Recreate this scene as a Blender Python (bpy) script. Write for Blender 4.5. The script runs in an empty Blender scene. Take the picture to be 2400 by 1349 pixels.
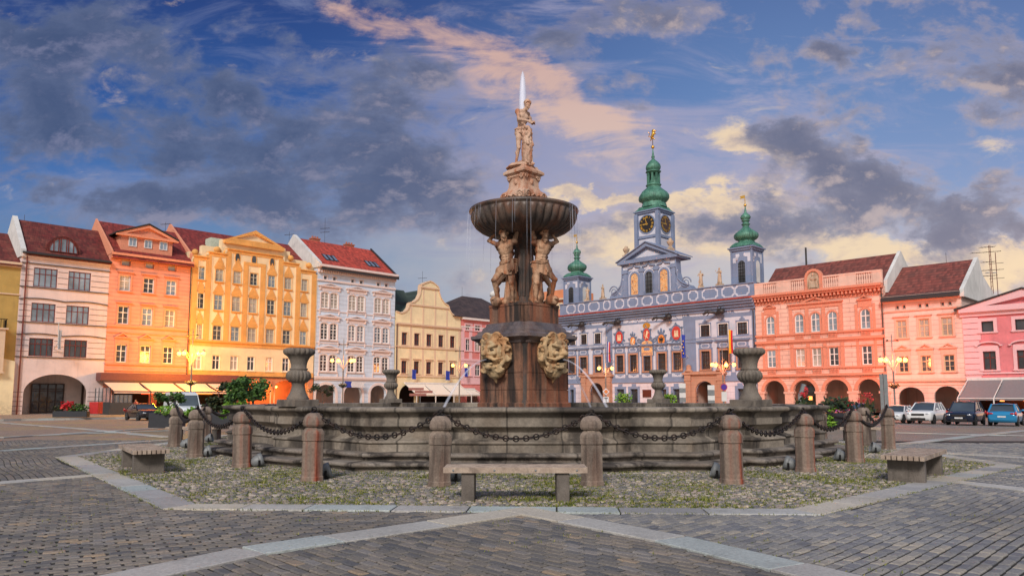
import bpy, bmesh, math, random
from mathutils import Vector, Matrix, noise
from math import sin, cos, pi, sqrt, atan2, radians as R
random.seed(7)
S = bpy.context.scene
C = S.collection

# ------------------------------------------------------------------ camera
F = 1746.0; TH = math.atan(183 / F); CH = 1.6
cam_d = bpy.data.cameras.new('camera'); cam = bpy.data.objects.new('camera', cam_d); C.objects.link(cam)
cam.location = (0, 0, CH); cam.rotation_euler = (pi / 2 + TH, 0, 0)
cam_d.sensor_width = 36; cam_d.lens = F / 2400 * 36; cam_d.shift_y = 74.5 / 2400
cam_d.clip_start = .05; cam_d.clip_end = 3000
S.camera = cam
S.view_settings.view_transform = 'Standard'; S.view_settings.look = 'None'
S.view_settings.exposure = 0; S.view_settings.gamma = 1

def ray(px, py):                      # direction of the picture point (px, py)
    v = (749 - py) / F
    return Vector(((px - 1200) / F, cos(TH) - v * sin(TH), sin(TH) + v * cos(TH)))
def gp(px, py, z=0.0):                # where that ray meets the level z
    d = ray(px, py); t = (z - CH) / d.z
    return Vector((d.x * t, d.y * t, z))
def atY(px, py, Y):
    d = ray(px, py); t = Y / d.y
    return Vector((d.x * t, Y, CH + d.z * t))

# ------------------------------------------------------------------ node helpers
class NT:
    def __init__(s, tree):
        s.t = tree; s.n = tree.nodes; s.l = tree.links
    def put(s, sock, val):
        if val is None: return
        if isinstance(val, bpy.types.NodeSocket): s.l.new(val, sock)
        else:
            if sock.type == 'RGBA' and not hasattr(val, '__len__'): val = (val, val, val, 1)
            elif sock.type == 'RGBA' and len(val) == 3: val = (*val, 1)
            sock.default_value = val
    def node(s, typ, **kw):
        n = s.n.new(typ)
        for k, v in kw.items(): setattr(n, k, v)
        return n
    def math(s, op, a, b=None, c=None, clamp=False):
        n = s.node('ShaderNodeMath', operation=op, use_clamp=clamp)
        s.put(n.inputs[0], a); s.put(n.inputs[1], b)
        if c is not None: s.put(n.inputs[2], c)
        return n.outputs[0]
    def mix(s, f, a, b, mode='MIX'):
        n = s.node('ShaderNodeMix', data_type='RGBA', blend_type=mode)
        s.put(n.inputs[0], f); s.put(n.inputs[6], a); s.put(n.inputs[7], b)
        return n.outputs[2]
    def ramp(s, f, stops, interp='LINEAR'):
        n = s.node('ShaderNodeValToRGB'); r = n.color_ramp; r.interpolation = interp
        while len(r.elements) > 1: r.elements.remove(r.elements[-1])
        r.elements[0].position = stops[0][0]; c = stops[0][1]
        r.elements[0].color = (*c, 1) if hasattr(c, '__len__') else (c, c, c, 1)
        for p, c in stops[1:]:
            e = r.elements.new(p); e.color = (*c, 1) if hasattr(c, '__len__') else (c, c, c, 1)
        s.put(n.inputs[0], f); return n.outputs[0]
    def noise(s, vec=None, scale=5, detail=4, rough=.5, dist=0.0, out=0):
        n = s.node('ShaderNodeTexNoise')
        s.put(n.inputs['Vector'], vec); n.inputs['Scale'].default_value = scale
        n.inputs['Detail'].default_value = detail; n.inputs['Roughness'].default_value = rough
        n.inputs['Distortion'].default_value = dist
        return n.outputs[out]
    def mapping(s, vec, loc=(0, 0, 0), rot=(0, 0, 0), scale=(1, 1, 1)):
        n = s.node('ShaderNodeMapping'); s.put(n.inputs[0], vec)
        n.inputs[1].default_value = loc; n.inputs[2].default_value = rot; n.inputs[3].default_value = scale
        return n.outputs[0]
    def xyz(s, vec):
        n = s.node('ShaderNodeSeparateXYZ'); s.put(n.inputs[0], vec); return n.outputs
    def comb(s, x, y, z=0):
        n = s.node('ShaderNodeCombineXYZ'); s.put(n.inputs[0], x); s.put(n.inputs[1], y); s.put(n.inputs[2], z)
        return n.outputs[0]
    def smooth(s, v, a, b):
        n = s.node('ShaderNodeMapRange', interpolation_type='SMOOTHSTEP')
        s.put(n.inputs[0], v); n.inputs[1].default_value = a; n.inputs[2].default_value = b
        return n.outputs[0]

# ------------------------------------------------------------------ world: dusk sky with clouds
W = bpy.data.worlds.new('World'); S.world = W; W.use_nodes = True
W.node_tree.nodes.clear(); w = NT(W.node_tree)
SUN_EL, SUN_ROT = R(2.0), R(50)
def build_sky():
    gen = w.node('ShaderNodeTexCoord').outputs['Generated']
    X, Y, Z = w.xyz(gen)
    Ym = w.math('MAXIMUM', Y, .22)
    A = w.math('DIVIDE', X, Ym); B = w.math('DIVIDE', Z, Ym)
    def px(x, y):
        d = ray(x, y); return d.x / d.y, d.z / d.y
    def blob(x, y, sx, sy, rot=0):      # soft patch in direction space, round (x, y)
        a0, b0 = px(x, y); sx /= F; sy /= F
        da = w.math('SUBTRACT', A, a0); db = w.math('SUBTRACT', B, b0)
        c, s_ = cos(R(rot)), sin(R(rot))
        u = w.math('ADD', w.math('MULTIPLY', da, c / sx), w.math('MULTIPLY', db, s_ / sx))
        v = w.math('ADD', w.math('MULTIPLY', da, -s_ / sy), w.math('MULTIPLY', db, c / sy))
        q = w.math('ADD', w.math('MULTIPLY', u, u), w.math('MULTIPLY', v, v))
        return w.math('POWER', 2.718, w.math('MULTIPLY', q, -1.0))
    def total(lst):
        acc = None
        for wt, b in lst:
            t = w.math('MULTIPLY', b, wt)
            acc = t if acc is None else w.math('ADD', acc, t)
        return acc
    AB = w.comb(A, B, 0)
    nA = w.noise(w.mapping(AB, scale=(1, 1.7, 1)), 3.2, 9, .60, .2, out=1); nB = w.noise(w.mapping(AB, loc=(5, 2, 0), scale=(1, 1.4, 1)), 11, 8, .62, .3, out=1)
    a1, b1, _ = w.xyz(nA); a2, b2, _ = w.xyz(nB)
    A0, B0 = A, B
    A = w.math('ADD', A0, w.math('ADD', w.math('MULTIPLY', w.math('SUBTRACT', a1, .5), .34), w.math('MULTIPLY', w.math('SUBTRACT', a2, .5), .11)))
    B = w.math('ADD', B0, w.math('ADD', w.math('MULTIPLY', w.math('SUBTRACT', b1, .5), .20), w.math('MULTIPLY', w.math('SUBTRACT', b2, .5), .085)))
    den = w.math('ADD', w.math('MAXIMUM', B, -.05), .20)
    PV = w.comb(w.math('DIVIDE', A, den), w.math('DIVIDE', 1.0, den), 0)
    # base gradient: deep blue above, pale towards the horizon; brighter on the right
    base = w.ramp(B0, [(0, (.38, .42, .52)), (.08, (.27, .36, .50)), (.18, (.16, .275, .46)), (.30, (.060, .165, .44)), (.42, (.026, .095, .33)), (.56, (.015, .050, .22)), (.8, (.012, .04, .18))])
    rightb = w.ramp(B0, [(0, (.82, .62, .46)), (.08, (.56, .54, .60)), (.18, (.34, .43, .62)), (.30, (.20, .31, .57)), (.42, (.13, .24, .50)), (.56, (.09, .17, .40))])
    base = w.mix(w.smooth(A0, -.35, .45), base, rightb)
    glow = total([(1.4, blob(1520, 580, 440, 150)), (.6, blob(2250, 640, 420, 90)), (.4, blob(1050, 620, 300, 110))])
    base = w.mix(w.math('MULTIPLY', glow, .55, clamp=True), base, (.70, .58, .52))
    ABs = w.mapping(w.comb(A0, B0, 0), scale=(1, 1.55, 1), rot=(0, 0, R(14)))
    def nz(vec, sc, det=9, ro=.6, di=.25): return w.noise(vec, sc, det, ro, di)
    off = w.mapping(ABs, loc=(.016, -.026, 0)); off2 = w.mapping(ABs, loc=(.006, -.012, 0))
    n1 = nz(PV, 1.3, 9, .58, .4)
    n2 = nz(ABs, 5.5); n2o = nz(off, 5.5); n5 = nz(ABs, 15, 8, .62); n5o = nz(off2, 15, 8, .62)
    relief = w.math('ADD', w.math('MULTIPLY', w.math('SUBTRACT', n2, n2o), 7.0), w.math('MULTIPLY', w.math('SUBTRACT', n5, n5o), 3.6))
    n3 = w.noise(w.mapping(AB, rot=(0, 0, R(30)), scale=(1, 4.0, 1)), 4.4, 10, .64, .9)
    n4 = nz(w.mapping(AB, loc=(3, 1, 0), scale=(1, 2.0, 1)), 10, 8, .62, .5)
    # thin pale veil, streaky
    veil = w.smooth(w.math('ADD', n3, w.math('MULTIPLY', total([(1, blob(1150, 330, 480, 240)), (.9, blob(1500, 450, 480, 130)), (.9, blob(350, 490, 450, 70)), (.4, blob(2000, 250, 300, 100))]), .26)), .50, .80)
    col = w.mix(w.math('MULTIPLY', veil, .70), base, w.mix(w.smooth(A0, -.3, .2), (.22, .26, .44), (.42, .39, .54)))
    # pink streak running from the top of the picture down behind the fountain
    st = total([(1.0, blob(880, 20, 130, 40, -26)), (1.1, blob(1070, 105, 210, 46, -27)), (1.05, blob(1240, 185, 180, 62, -38)), (1.0, blob(1330, 265, 150, 62, -40)), (.6, blob(1420, 330, 110, 60, -30)), (.45, blob(1100, 190, 130, 90, -30)), (.3, blob(1180, 400, 220, 50, -10))])
    sm = w.smooth(w.math('ADD', w.math('MULTIPLY', st, .50), w.math('MULTIPLY', w.math('SUBTRACT', n3, .5), 3.2)), -.05, 1.0)
    sm = w.math('MULTIPLY', sm, w.smooth(st, .08, .5))
    col = w.mix(w.math('MULTIPLY', sm, .80), col, w.mix(w.smooth(B0, .25, .5), (.82, .60, .47), (.76, .47, .37)))
    # yellow and peach light low behind the towers
    yl = total([(1, blob(1400, 462, 170, 16, 2)), (1.1, blob(1640, 462, 120, 38, 8)), (1.1, blob(1750, 350, 100, 45, -20)), (1.0, blob(2150, 600, 330, 42)), (.9, blob(1560, 560, 240, 70)), (.5, blob(1330, 560, 160, 60)), (.6, blob(790, 430, 60, 26, 20)), (.5, blob(2380, 350, 70, 40)), (1.0, blob(2380, 640, 160, 60)), (.5, blob(1900, 600, 200, 60))])
    ym = w.smooth(w.math('ADD', w.math('MULTIPLY', yl, .75), w.math('MULTIPLY', w.math('SUBTRACT', n4, .5), 2.2)), .2, .8)
    col = w.mix(w.math('MULTIPLY', ym, .9), col, (.92, .70, .46))
    # purple-grey cloud masses
    dk = total([(1.25, blob(60, 130, 420, 200, -12)), (1.2, blob(560, 215, 330, 95, -22)), (1.15, blob(820, 320, 260, 75, -22)), (1.1, blob(600, 400, 320, 70, -12)), (.9, blob(960, 400, 200, 80, -15)), (.9, blob(180, 300, 280, 65, -15)), (.6, blob(300, 480, 300, 40, -6)), (.8, blob(720, 130, 160, 50, -30)), (.7, blob(950, 220, 120, 60, -20)),
                (1.2, blob(960, 510, 300, 75, -14)), (.9, blob(900, 440, 180, 50, -14)), (1.0, blob(480, 500, 300, 45, -6)), (.6, blob(120, 470, 160, 25, -6)), (.9, blob(1480, 20, 330, 50)), (.6, blob(1300, 60, 120, 40)),
                (1.3, blob(2050, 25, 170, 46, 28)), (.9, blob(1990, 85, 90, 34, 25)), (1.2, blob(1830, 290, 110, 50, -10)), (1.2, blob(1960, 375, 170, 52, -14)), (1.4, blob(2180, 450, 230, 75, -8)), (1.4, blob(2310, 260, 95, 75, -20)), (1.1, blob(2150, 380, 160, 55)), (.7, blob(2100, 200, 150, 18, 25)), (.7, blob(2250, 80, 120, 25, 20)),
                (1.2, blob(2370, 520, 170, 65)), (1.1, blob(1920, 490, 190, 50, 5)), (1.0, blob(1620, 510, 210, 55, -8)), (.8, blob(1480, 250, 140, 26, -28)), (1.0, blob(2100, 545, 230, 30)), (.9, blob(1420, 540, 140, 44)), (.9, blob(1750, 560, 260, 40)), (.6, blob(2200, 610, 140, 18)),
                (-.6, blob(760, 50, 160, 40, -20)), (-.5, blob(1650, 160, 160, 60)), (-.4, blob(300, 420, 200, 24)), (-.4, blob(2050, 200, 150, 40)), (-.5, blob(830, 200, 110, 35, -25)), (-.3, blob(250, 210, 60, 20, -20))])
    nd = w.math('ADD', w.math('MULTIPLY', w.math('SUBTRACT', n1, .5), .9), w.math('ADD', w.math('MULTIPLY', w.math('SUBTRACT', n2, .5), 3.3), w.math('MULTIPLY', w.math('SUBTRACT', n5, .5), 1.1)))
    dv = w.math('ADD', w.math('MULTIPLY', dk, .38), nd)
    dm = w.smooth(w.math('SUBTRACT', dv, w.math('MULTIPLY', st, .25)), -.06, .58)
    deep = w.smooth(dv, .15, .95)
    rt = w.smooth(A0, -.45, .35)
    lit = w.mix(rt, (.21, .22, .35), (.56, .44, .42)); mid = w.mix(rt, (.135, .17, .30), (.27, .26, .35)); core = w.mix(rt, (.060, .090, .195), (.125, .135, .225))
    lowf = w.smooth(B0, .34, .14)
    lit = w.mix(w.math('MULTIPLY', lowf, .5), lit, (.60, .50, .54)); mid = w.mix(w.math('MULTIPLY', lowf, .45), mid, (.33, .34, .46)); core = w.mix(w.math('MULTIPLY', lowf, .4), core, (.19, .20, .33))
    body_ = w.mix(deep, mid, core)
    ccol = w.mix(w.math('MULTIPLY', w.smooth(relief, .0, 1.15), .8), body_, lit)
    ccol = w.mix(w.math('MULTIPLY', w.smooth(relief, -.05, -.7), .5), ccol, core)
    ccol = w.mix(w.math('MULTIPLY', w.math('MULTIPLY', w.smooth(dv, .42, .12), rt), .5), ccol, (.70, .50, .44))
    col = w.mix(w.math('MULTIPLY', dm, .92), col, ccol)
    # warm lit rims on the left of the low clouds
    # the half of the sky behind the viewer: broad pale pink dusk
    back = w.ramp(w.math('ADD', w.math('MULTIPLY', Z, .8), w.math('MULTIPLY', w.math('SUBTRACT', w.noise(gen, 2.2, 6, .55), .5), .5)), [(0, (.80, .68, .60)), (.3, (.60, .58, .60)), (.7, (.42, .46, .57)), (1, (.28, .34, .50))])
    col = w.mix(w.smooth(Y, .30, -.15), col, back)
    # below the horizon
    col = w.mix(w.smooth(Z, 0.0, -.03), col, (.22, .20, .20))
    sky = w.node('ShaderNodeTexSky', sky_type='NISHITA'); sky.sun_disc = False
    sky.sun_elevation = SUN_EL; sky.sun_rotation = SUN_ROT; sky.altitude = 380
    bg1 = w.node('ShaderNodeBackground'); w.put(bg1.inputs[0], sky.outputs[0]); bg1.inputs[1].default_value = .02
    bg2 = w.node('ShaderNodeBackground'); w.put(bg2.inputs[0], col); bg2.inputs[1].default_value = .93
    add = w.node('ShaderNodeAddShader'); w.l.new(bg1.outputs[0], add.inputs[0]); w.l.new(bg2.outputs[0], add.inputs[1])
    out = w.node('ShaderNodeOutputWorld'); w.l.new(add.outputs[0], out.inputs[0])
build_sky()

sun_d = bpy.data.lights.new('sun', 'SUN'); sun = bpy.data.objects.new('sun', sun_d); C.objects.link(sun)
sun_d.energy = 2.8; sun_d.angle = R(12); sun_d.color = (1.0, .91, .84)
sun.rotation_euler = Vector((.20, 1.0, -.72)).to_track_quat('-Z', 'Y').to_euler()

# ------------------------------------------------------------------ mesh builder
class MB:
    def __init__(s, M=None): s.v = []; s.f = []; s.sm = []; s.M = M
    def add(s, vs, fs, smooth=False):
        o = len(s.v)
        if s.M is not None: vs = [s.M @ Vector(p) for p in vs]
        s.v += [tuple(p) for p in vs]; s.f += [tuple(i + o for i in f) for f in fs]; s.sm += [smooth] * len(fs)
        return s
    def box(s, x0, x1, y0, y1, z0, z1):
        if x0 > x1: x0, x1 = x1, x0
        if y0 > y1: y0, y1 = y1, y0
        if z0 > z1: z0, z1 = z1, z0
        return s.add([(x0, y0, z0), (x1, y0, z0), (x1, y1, z0), (x0, y1, z0), (x0, y0, z1), (x1, y0, z1), (x1, y1, z1), (x0, y1, z1)],
                     [(0, 3, 2, 1), (4, 5, 6, 7), (0, 1, 5, 4), (1, 2, 6, 5), (2, 3, 7, 6), (3, 0, 4, 7)])
    def bbox(s, x0, x1, y0, y1, z0, z1, b=.01):   # box with chamfered top and vertical edges
        p = []
        for (z, k) in ((z0, 0), (z1 - b, 0), (z1, b)):
            c = b
            for (x, y, ax, ay) in ((x0, y0, 1, 0), (x1, y0, -1, 0), (x1, y0, 0, 1), (x1, y1, 0, -1), (x1, y1, -1, 0), (x0, y1, 1, 0), (x0, y1, 0, -1), (x0, y0, 0, 1)):
                xx = x + ax * c; yy = y + ay * c
                xx = min(max(xx, x0 + k), x1 - k); yy = min(max(yy, y0 + k), y1 - k)
                p.append((xx, yy, z))
        f = [tuple(range(7, -1, -1)), tuple(range(16, 24))]
        for r in range(2):
            for i in range(8): f.append((r * 8 + i, r * 8 + (i + 1) % 8, r * 8 + 8 + (i + 1) % 8, r * 8 + 8 + i))
        return s.add(p, f)
    def prism(s, poly, y0, y1):           # polygon given in (x, z), extruded along y
        n = len(poly)
        vs = [(x, y0, z) for x, z in poly] + [(x, y1, z) for x, z in poly]
        fs = [tuple(range(n)), tuple(range(2 * n - 1, n - 1, -1))] + [(i + n, (i + 1) % n + n, (i + 1) % n, i) for i in range(n)]
        return s.add(vs, fs)
    def prismx(s, poly, x0, x1):          # polygon in (y, z), extruded along x
        n = len(poly)
        vs = [(x0, y, z) for y, z in poly] + [(x1, y, z) for y, z in poly]
        fs = [tuple(range(n)), tuple(range(2 * n - 1, n - 1, -1))] + [(i + n, (i + 1) % n + n, (i + 1) % n, i) for i in range(n)]
        return s.add(vs, fs)
    def prismz(s, poly, z0, z1):
        n = len(poly)
        vs = [(x, y, z0) for x, y in poly] + [(x, y, z1) for x, y in poly]
        fs = [tuple(range(n - 1, -1, -1)), tuple(range(n, 2 * n))] + [(i, (i + 1) % n, (i + 1) % n + n, i + n) for i in range(n)]
        return s.add(vs, fs)
    def revolve(s, prof, n=24, c=(0, 0, 0), phase=0, lobes=0, smooth=True, sq=1.0, caps=True):
        vs = []; m = len(prof)
        for pr in prof:
            r, z = pr[0], pr[1]; amp = pr[2] if len(pr) > 2 else 0
            for i in range(n):
                a = 2 * pi * i / n + phase
                rr = r * (1 - amp + amp * abs(cos(lobes * a / 2)) ** .6) if amp else r
                vs.append((c[0] + rr * cos(a), c[1] + rr * sin(a) * sq, c[2] + z))
        fs = [(j * n + i, j * n + (i + 1) % n, (j + 1) * n + (i + 1) % n, (j + 1) * n + i) for j in range(m - 1) for i in range(n)]
        s.add(vs, fs, smooth)
        if caps:
            s.add(vs[:n], [tuple(range(n - 1, -1, -1))]); s.add(vs[-n:], [tuple(range(n))])
        return s
    def tube(s, pts, r, n=6, smooth=True, closed=False):
        pts = [Vector(p) for p in pts]; m = len(pts); vs = []
        for i, p in enumerate(pts):
            a = pts[(i - 1) % m] if (closed or i) else p
            b = pts[(i + 1) % m] if (closed or i < m - 1) else p
            t = (b - a).normalized(); u = t.orthogonal().normalized() if abs(t.z) > .95 else Vector((0, 0, 1)).cross(t).normalized()
            v = t.cross(u); rr = r[i] if isinstance(r, (list, tuple)) else r
            for k in range(n):
                an = 2 * pi * k / n; vs.append(p + u * (rr * cos(an)) + v * (rr * sin(an)))
        mm = m if closed else m - 1
        fs = [(j * n + k, j * n + (k + 1) % n, ((j + 1) % m) * n + (k + 1) % n, ((j + 1) % m) * n + k) for j in range(mm) for k in range(n)]
        s.add(vs, fs, smooth)
        if not closed: s.add(vs[:n], [tuple(range(n - 1, -1, -1))]); s.add(vs[-n:], [tuple(range(n))])
        return s
    def ball(s, c, rx, ry=None, rz=None, n=12, m=8, M=None):
        ry = rx if ry is None else ry; rz = rx if rz is None else rz; vs = []
        for j in range(1, m):
            t = pi * j / m
            for i in range(n):
                a = 2 * pi * i / n; vs.append(Vector((rx * sin(t) * cos(a), ry * sin(t) * sin(a), rz * cos(t))))
        vs += [Vector((0, 0, rz)), Vector((0, 0, -rz))]
        if M is not None: vs = [M @ p for p in vs]
        vs = [p + Vector(c) for p in vs]
        fs = [(j * n + i, (j + 1) * n + i, (j + 1) * n + (i + 1) % n, j * n + (i + 1) % n) for j in range(m - 2) for i in range(n)]
        fs += [(len(vs) - 2, i, (i + 1) % n) for i in range(n)] + [(len(vs) - 1, (m - 2) * n + (i + 1) % n, (m - 2) * n + i) for i in range(n)]
        return s.add(vs, fs, True)
    def cap(s, p0, p1, r0, r1, n=10):      # tapered capsule
        p0 = Vector(p0); p1 = Vector(p1); t = (p1 - p0); L = t.length
        t = t / L if L > 1e-6 else Vector((0, 0, 1)); u = t.orthogonal().normalized(); v = t.cross(u)
        rings = []
        for a in (-80, -45, 0): rings.append((p0 + t * r0 * sin(R(a)), r0 * cos(R(a))))
        for a in (0, 45, 80): rings.append((p1 + t * r1 * sin(R(a)), r1 * cos(R(a))))
        vs = [c + u * (rr * cos(2 * pi * k / n)) + v * (rr * sin(2 * pi * k / n)) for c, rr in rings for k in range(n)]
        m = len(rings)
        fs = [(j * n + k, j * n + (k + 1) % n, (j + 1) * n + (k + 1) % n, (j + 1) * n + k) for j in range(m - 1) for k in range(n)]
        fs += [tuple(range(n - 1, -1, -1)), tuple(range((m - 1) * n, m * n))]
        return s.add(vs, fs, True)
    def grid(s, fn, nu, nv, smooth=True, flip=False):
        vs = [fn(i / nu, j / nv) for j in range(nv + 1) for i in range(nu + 1)]
        fs = [(j * (nu + 1) + i, j * (nu + 1) + i + 1, (j + 1) * (nu + 1) + i + 1, (j + 1) * (nu + 1) + i) for j in range(nv) for i in range(nu)]
        if flip: fs = [f[::-1] for f in fs]
        return s.add(vs, fs, smooth)
    def mesh(s, name):
        me = bpy.data.meshes.new(name); me.from_pydata(s.v, [], s.f)
        me.polygons.foreach_set('use_smooth', s.sm); me.update(); return me
    def clusters(s, gap=.22):
        """pieces that do not touch, as separate builders"""
        n = len(s.v); par = list(range(n))
        def find(a):
            while par[a] != a: par[a] = par[par[a]]; a = par[a]
            return a
        for f_ in s.f:
            r = find(f_[0])
            for q in f_[1:]: par[find(q)] = r
        comp = {}
        for i, f_ in enumerate(s.f): comp.setdefault(find(f_[0]), []).append(i)
        bb = []
        for c_ in comp.values():
            P = [s.v[i] for k in c_ for i in s.f[k]]; bb.append([[min(p[a] for p in P) for a in range(3)], [max(p[a] for p in P) for a in range(3)], c_])
        done = False
        while not done:
            done = True; out = []
            for b in bb:
                for o in out:
                    if all(b[0][a] - gap <= o[1][a] and o[0][a] - gap <= b[1][a] for a in range(3)):
                        o[0] = [min(o[0][a], b[0][a]) for a in range(3)]; o[1] = [max(o[1][a], b[1][a]) for a in range(3)]; o[2] = o[2] + b[2]; done = False; break
                else: out.append(b)
            bb = out
        res = []
        for _, _, c_ in bb:
            m = MB(); idx = {}
            for k in c_:
                for i in s.f[k]:
                    if i not in idx: idx[i] = len(m.v); m.v.append(s.v[i])
                m.f.append(tuple(idx[i] for i in s.f[k])); m.sm.append(s.sm[k])
            res.append(m)
        return res
    def build(s, name, mat, parent=None, fix=False):
        if parent is not None and name in SPLIT and len(s.f) < 6000:
            cl = s.clusters(SPLIT[name])
            if 1 < len(cl) < 60:
                return [c_.build(name + '_', mat, parent, fix) for c_ in cl][0]
        if name.endswith('_'): name = name[:-1]
        me = s.mesh(name)
        if fix:
            bm = bmesh.new(); bm.from_mesh(me); bmesh.ops.recalc_face_normals(bm, faces=bm.faces); bm.to_mesh(me); bm.free()
        o = bpy.data.objects.new(name, me); C.objects.link(o)
        if mat: me.materials.append(mat)
        if parent is not None: o.parent = parent
        return o
    def sculpt(s, name, mat, parent=None, voxel=.03, smooth=2, disp=0, dscale=6):
        """fuse all the pieces into one continuous skin"""
        me = s.mesh(name + '_raw'); o = bpy.data.objects.new(name + '_raw', me); C.objects.link(o)
        m = o.modifiers.new('r', 'REMESH'); m.mode = 'VOXEL'; m.voxel_size = voxel
        if smooth:
            m2 = o.modifiers.new('s', 'SMOOTH'); m2.iterations = smooth; m2.factor = .5
        dg = bpy.context.evaluated_depsgraph_get(); dg.update()
        me2 = bpy.data.meshes.new_from_object(o.evaluated_get(dg)); me2.name = name
        bpy.data.objects.remove(o); bpy.data.meshes.remove(me)
        if disp:
            for v in me2.vertices:
                n_ = v.normal; k = noise.fractal(v.co * dscale, 1.0, 2.0, 3); v.co += n_ * (k * disp)
        me2.polygons.foreach_set('use_smooth', [True] * len(me2.polygons)); me2.update()
        o = bpy.data.objects.new(name, me2); C.objects.link(o); me2.materials.clear(); me2.materials.append(mat)
        if parent is not None: o.parent = parent
        return o

SPLIT = {'balustrade': .5}; SPLIT |= dict.fromkeys('pilasters_and_hoods portal corner_shaft window_hoods pilaster window_frames string_course scroll bolt hood_panels hood_panel_centres pier stone_balls white_fields frieze_panels frieze_ornament parapet_panels lamps legs top_spotlights side_window arch_moulding lunette gable_moulding seat backrest white_mouldings shop_window side_stripe corner_strip voussoir white_panel wheel_arches glazing stars step_coping attic_block pilaster_edge white_panels window_hood mirror'.split(), .15)
def tag(o, label=None, cat=None, group=None, kind=None):
    if label: o['label'] = label
    if cat: o['category'] = cat
    if group: o['group'] = group
    if kind: o['kind'] = kind
    return o
def thing(name, label, cat, loc=(0, 0, 0), rz=0, group=None):
    o = bpy.data.objects.new(name, None); C.objects.link(o); o.location = loc; o.rotation_euler = (0, 0, rz)
    o.empty_display_size = .3
    return tag(o, label, cat, group)
def copy_tree(o, parent=None):
    c = o.copy(); C.objects.link(c)
    if parent is not None: c.parent = parent
    for ch in [x for x in o.children]: copy_tree(ch, c)
    return c

# ------------------------------------------------------------------ materials
def newmat(name):
    m = bpy.data.materials.new(name); m.use_nodes = True; m.node_tree.nodes.clear(); t = NT(m.node_tree)
    b = t.node('ShaderNodeBsdfPrincipled'); o = t.node('ShaderNodeOutputMaterial'); t.l.new(b.outputs[0], o.inputs[0])
    return m, t, b
def bump(t, b, h, strength=.4, dist=.02):
    n = t.node('ShaderNodeBump'); n.inputs['Strength'].default_value = strength; n.inputs['Distance'].default_value = dist
    t.put(n.inputs['Height'], h); t.l.new(n.outputs[0], b.inputs['Normal'])
def plain(name, col, rough=.6, metal=0, var=.12, scale=6, bmp=.15, bd=.01, coords='Object'):
    m, t, b = newmat(name); v = t.node('ShaderNodeTexCoord').outputs[coords]
    n = t.noise(v, scale, 5, .6)
    k = t.ramp(n, [(.25, 1 - var * 2), (.75, 1 + var)])
    t.put(b.inputs['Base Color'], t.mix(1.0, col, k, 'MULTIPLY'))
    b.inputs['Roughness'].default_value = rough; b.inputs['Metallic'].default_value = metal
    if bmp: bump(t, b, n, bmp, bd)
    return m
def stucco(name, col, joint=0, var=.08, dirt=.25, groove=.5, dirtcol=(.12, .09, .08), brick=0):
    """painted render; joint > 0 draws shallow horizontal grooves that many metres apart"""
    m, t, b = newmat(name); v = t.node('ShaderNodeTexCoord').outputs['Object']
    x, y, z = t.xyz(v)
    n = t.noise(v, .7, 6, .62); nf = t.noise(v, 9, 4, .6)
    st = t.noise(t.mapping(v, scale=(2.6, 2.6, .16)), 1.3, 6, .65)
    c = t.mix(1.0, col, t.ramp(n, [(.3, 1 - var * 1.8), (.7, 1 + var)]), 'MULTIPLY')
    c = t.mix(t.math('MULTIPLY', t.smooth(st, .50, .78), dirt * 1.5), c, dirtcol)
    pt = t.noise(t.mapping(v, loc=(9, 4, 1)), .35, 7, .7)
    c = t.mix(1.0, c, t.ramp(pt, [(.35, .86), (.5, 1.0), (.65, 1.06)]), 'MULTIPLY')
    gr_ = t.math('MULTIPLY', t.smooth(z, 1.6, -.2), t.smooth(nf, .3, .7)); c = t.mix(t.math('MULTIPLY', gr_, .45), c, dirtcol)
    h = t.math('MULTIPLY', nf, .25)
    if joint:
        fr = t.math('FRACT', t.math('DIVIDE', z, joint))
        g = t.math('LESS_THAN', fr, .06 / joint if joint > .2 else .12)
        if brick:
            row = t.math('FLOOR', t.math('DIVIDE', z, joint))
            fx = t.math('FRACT', t.math('ADD', t.math('DIVIDE', x, brick), t.math('MULTIPLY', t.math('MODULO', row, 2), .5)))
            g = t.math('MAXIMUM', g, t.math('LESS_THAN', fx, .05 / brick))
        h = t.math('SUBTRACT', h, g)
        c = t.mix(t.math('MULTIPLY', g, groove), c, t.mix(1.0, c, (.35, .26, .26), 'MULTIPLY'))
    t.put(b.inputs['Base Color'], c); b.inputs['Roughness'].default_value = .85
    bump(t, b, h, .6, .02)
    return m
def tiles(name, col, col2, row=.30, colw=.22):
    m, t, b = newmat(name); v = t.node('ShaderNodeTexCoord').outputs['Object']; x, y, z = t.xyz(v)
    fr = t.math('FRACT', t.math('DIVIDE', z, row)); rw = t.math('FLOOR', t.math('DIVIDE', z, row))
    fx = t.math('FRACT', t.math('ADD', t.math('DIVIDE', x, colw), t.math('MULTIPLY', rw, .5)))
    cell = t.node('ShaderNodeTexWhiteNoise', noise_dimensions='2D')
    t.put(cell.inputs[0], t.comb(t.math('FLOOR', t.math('ADD', t.math('DIVIDE', x, colw), t.math('MULTIPLY', rw, .5))), rw))
    n = t.noise(v, .8, 6, .65)
    c = t.mix(t.smooth(n, .35, .7), col, col2)
    c = t.mix(1.0, c, t.ramp(cell.outputs[0], [(0, .68), (1, 1.3)]), 'MULTIPLY')
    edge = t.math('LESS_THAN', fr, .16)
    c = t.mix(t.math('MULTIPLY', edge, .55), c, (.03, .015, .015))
    t.put(b.inputs['Base Color'], c); b.inputs['Roughness'].default_value = .75
    bump(t, b, t.math('ADD', fr, t.math('MULTIPLY', t.math('PINGPONG', fx, .5), .6)), .8, .05)
    return m
def emis(name, col, s):
    m, t, b = newmat(name); t.put(b.inputs['Base Color'], col); t.put(b.inputs['Emission Color'], col); b.inputs['Emission Strength'].default_value = s
    return m
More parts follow.
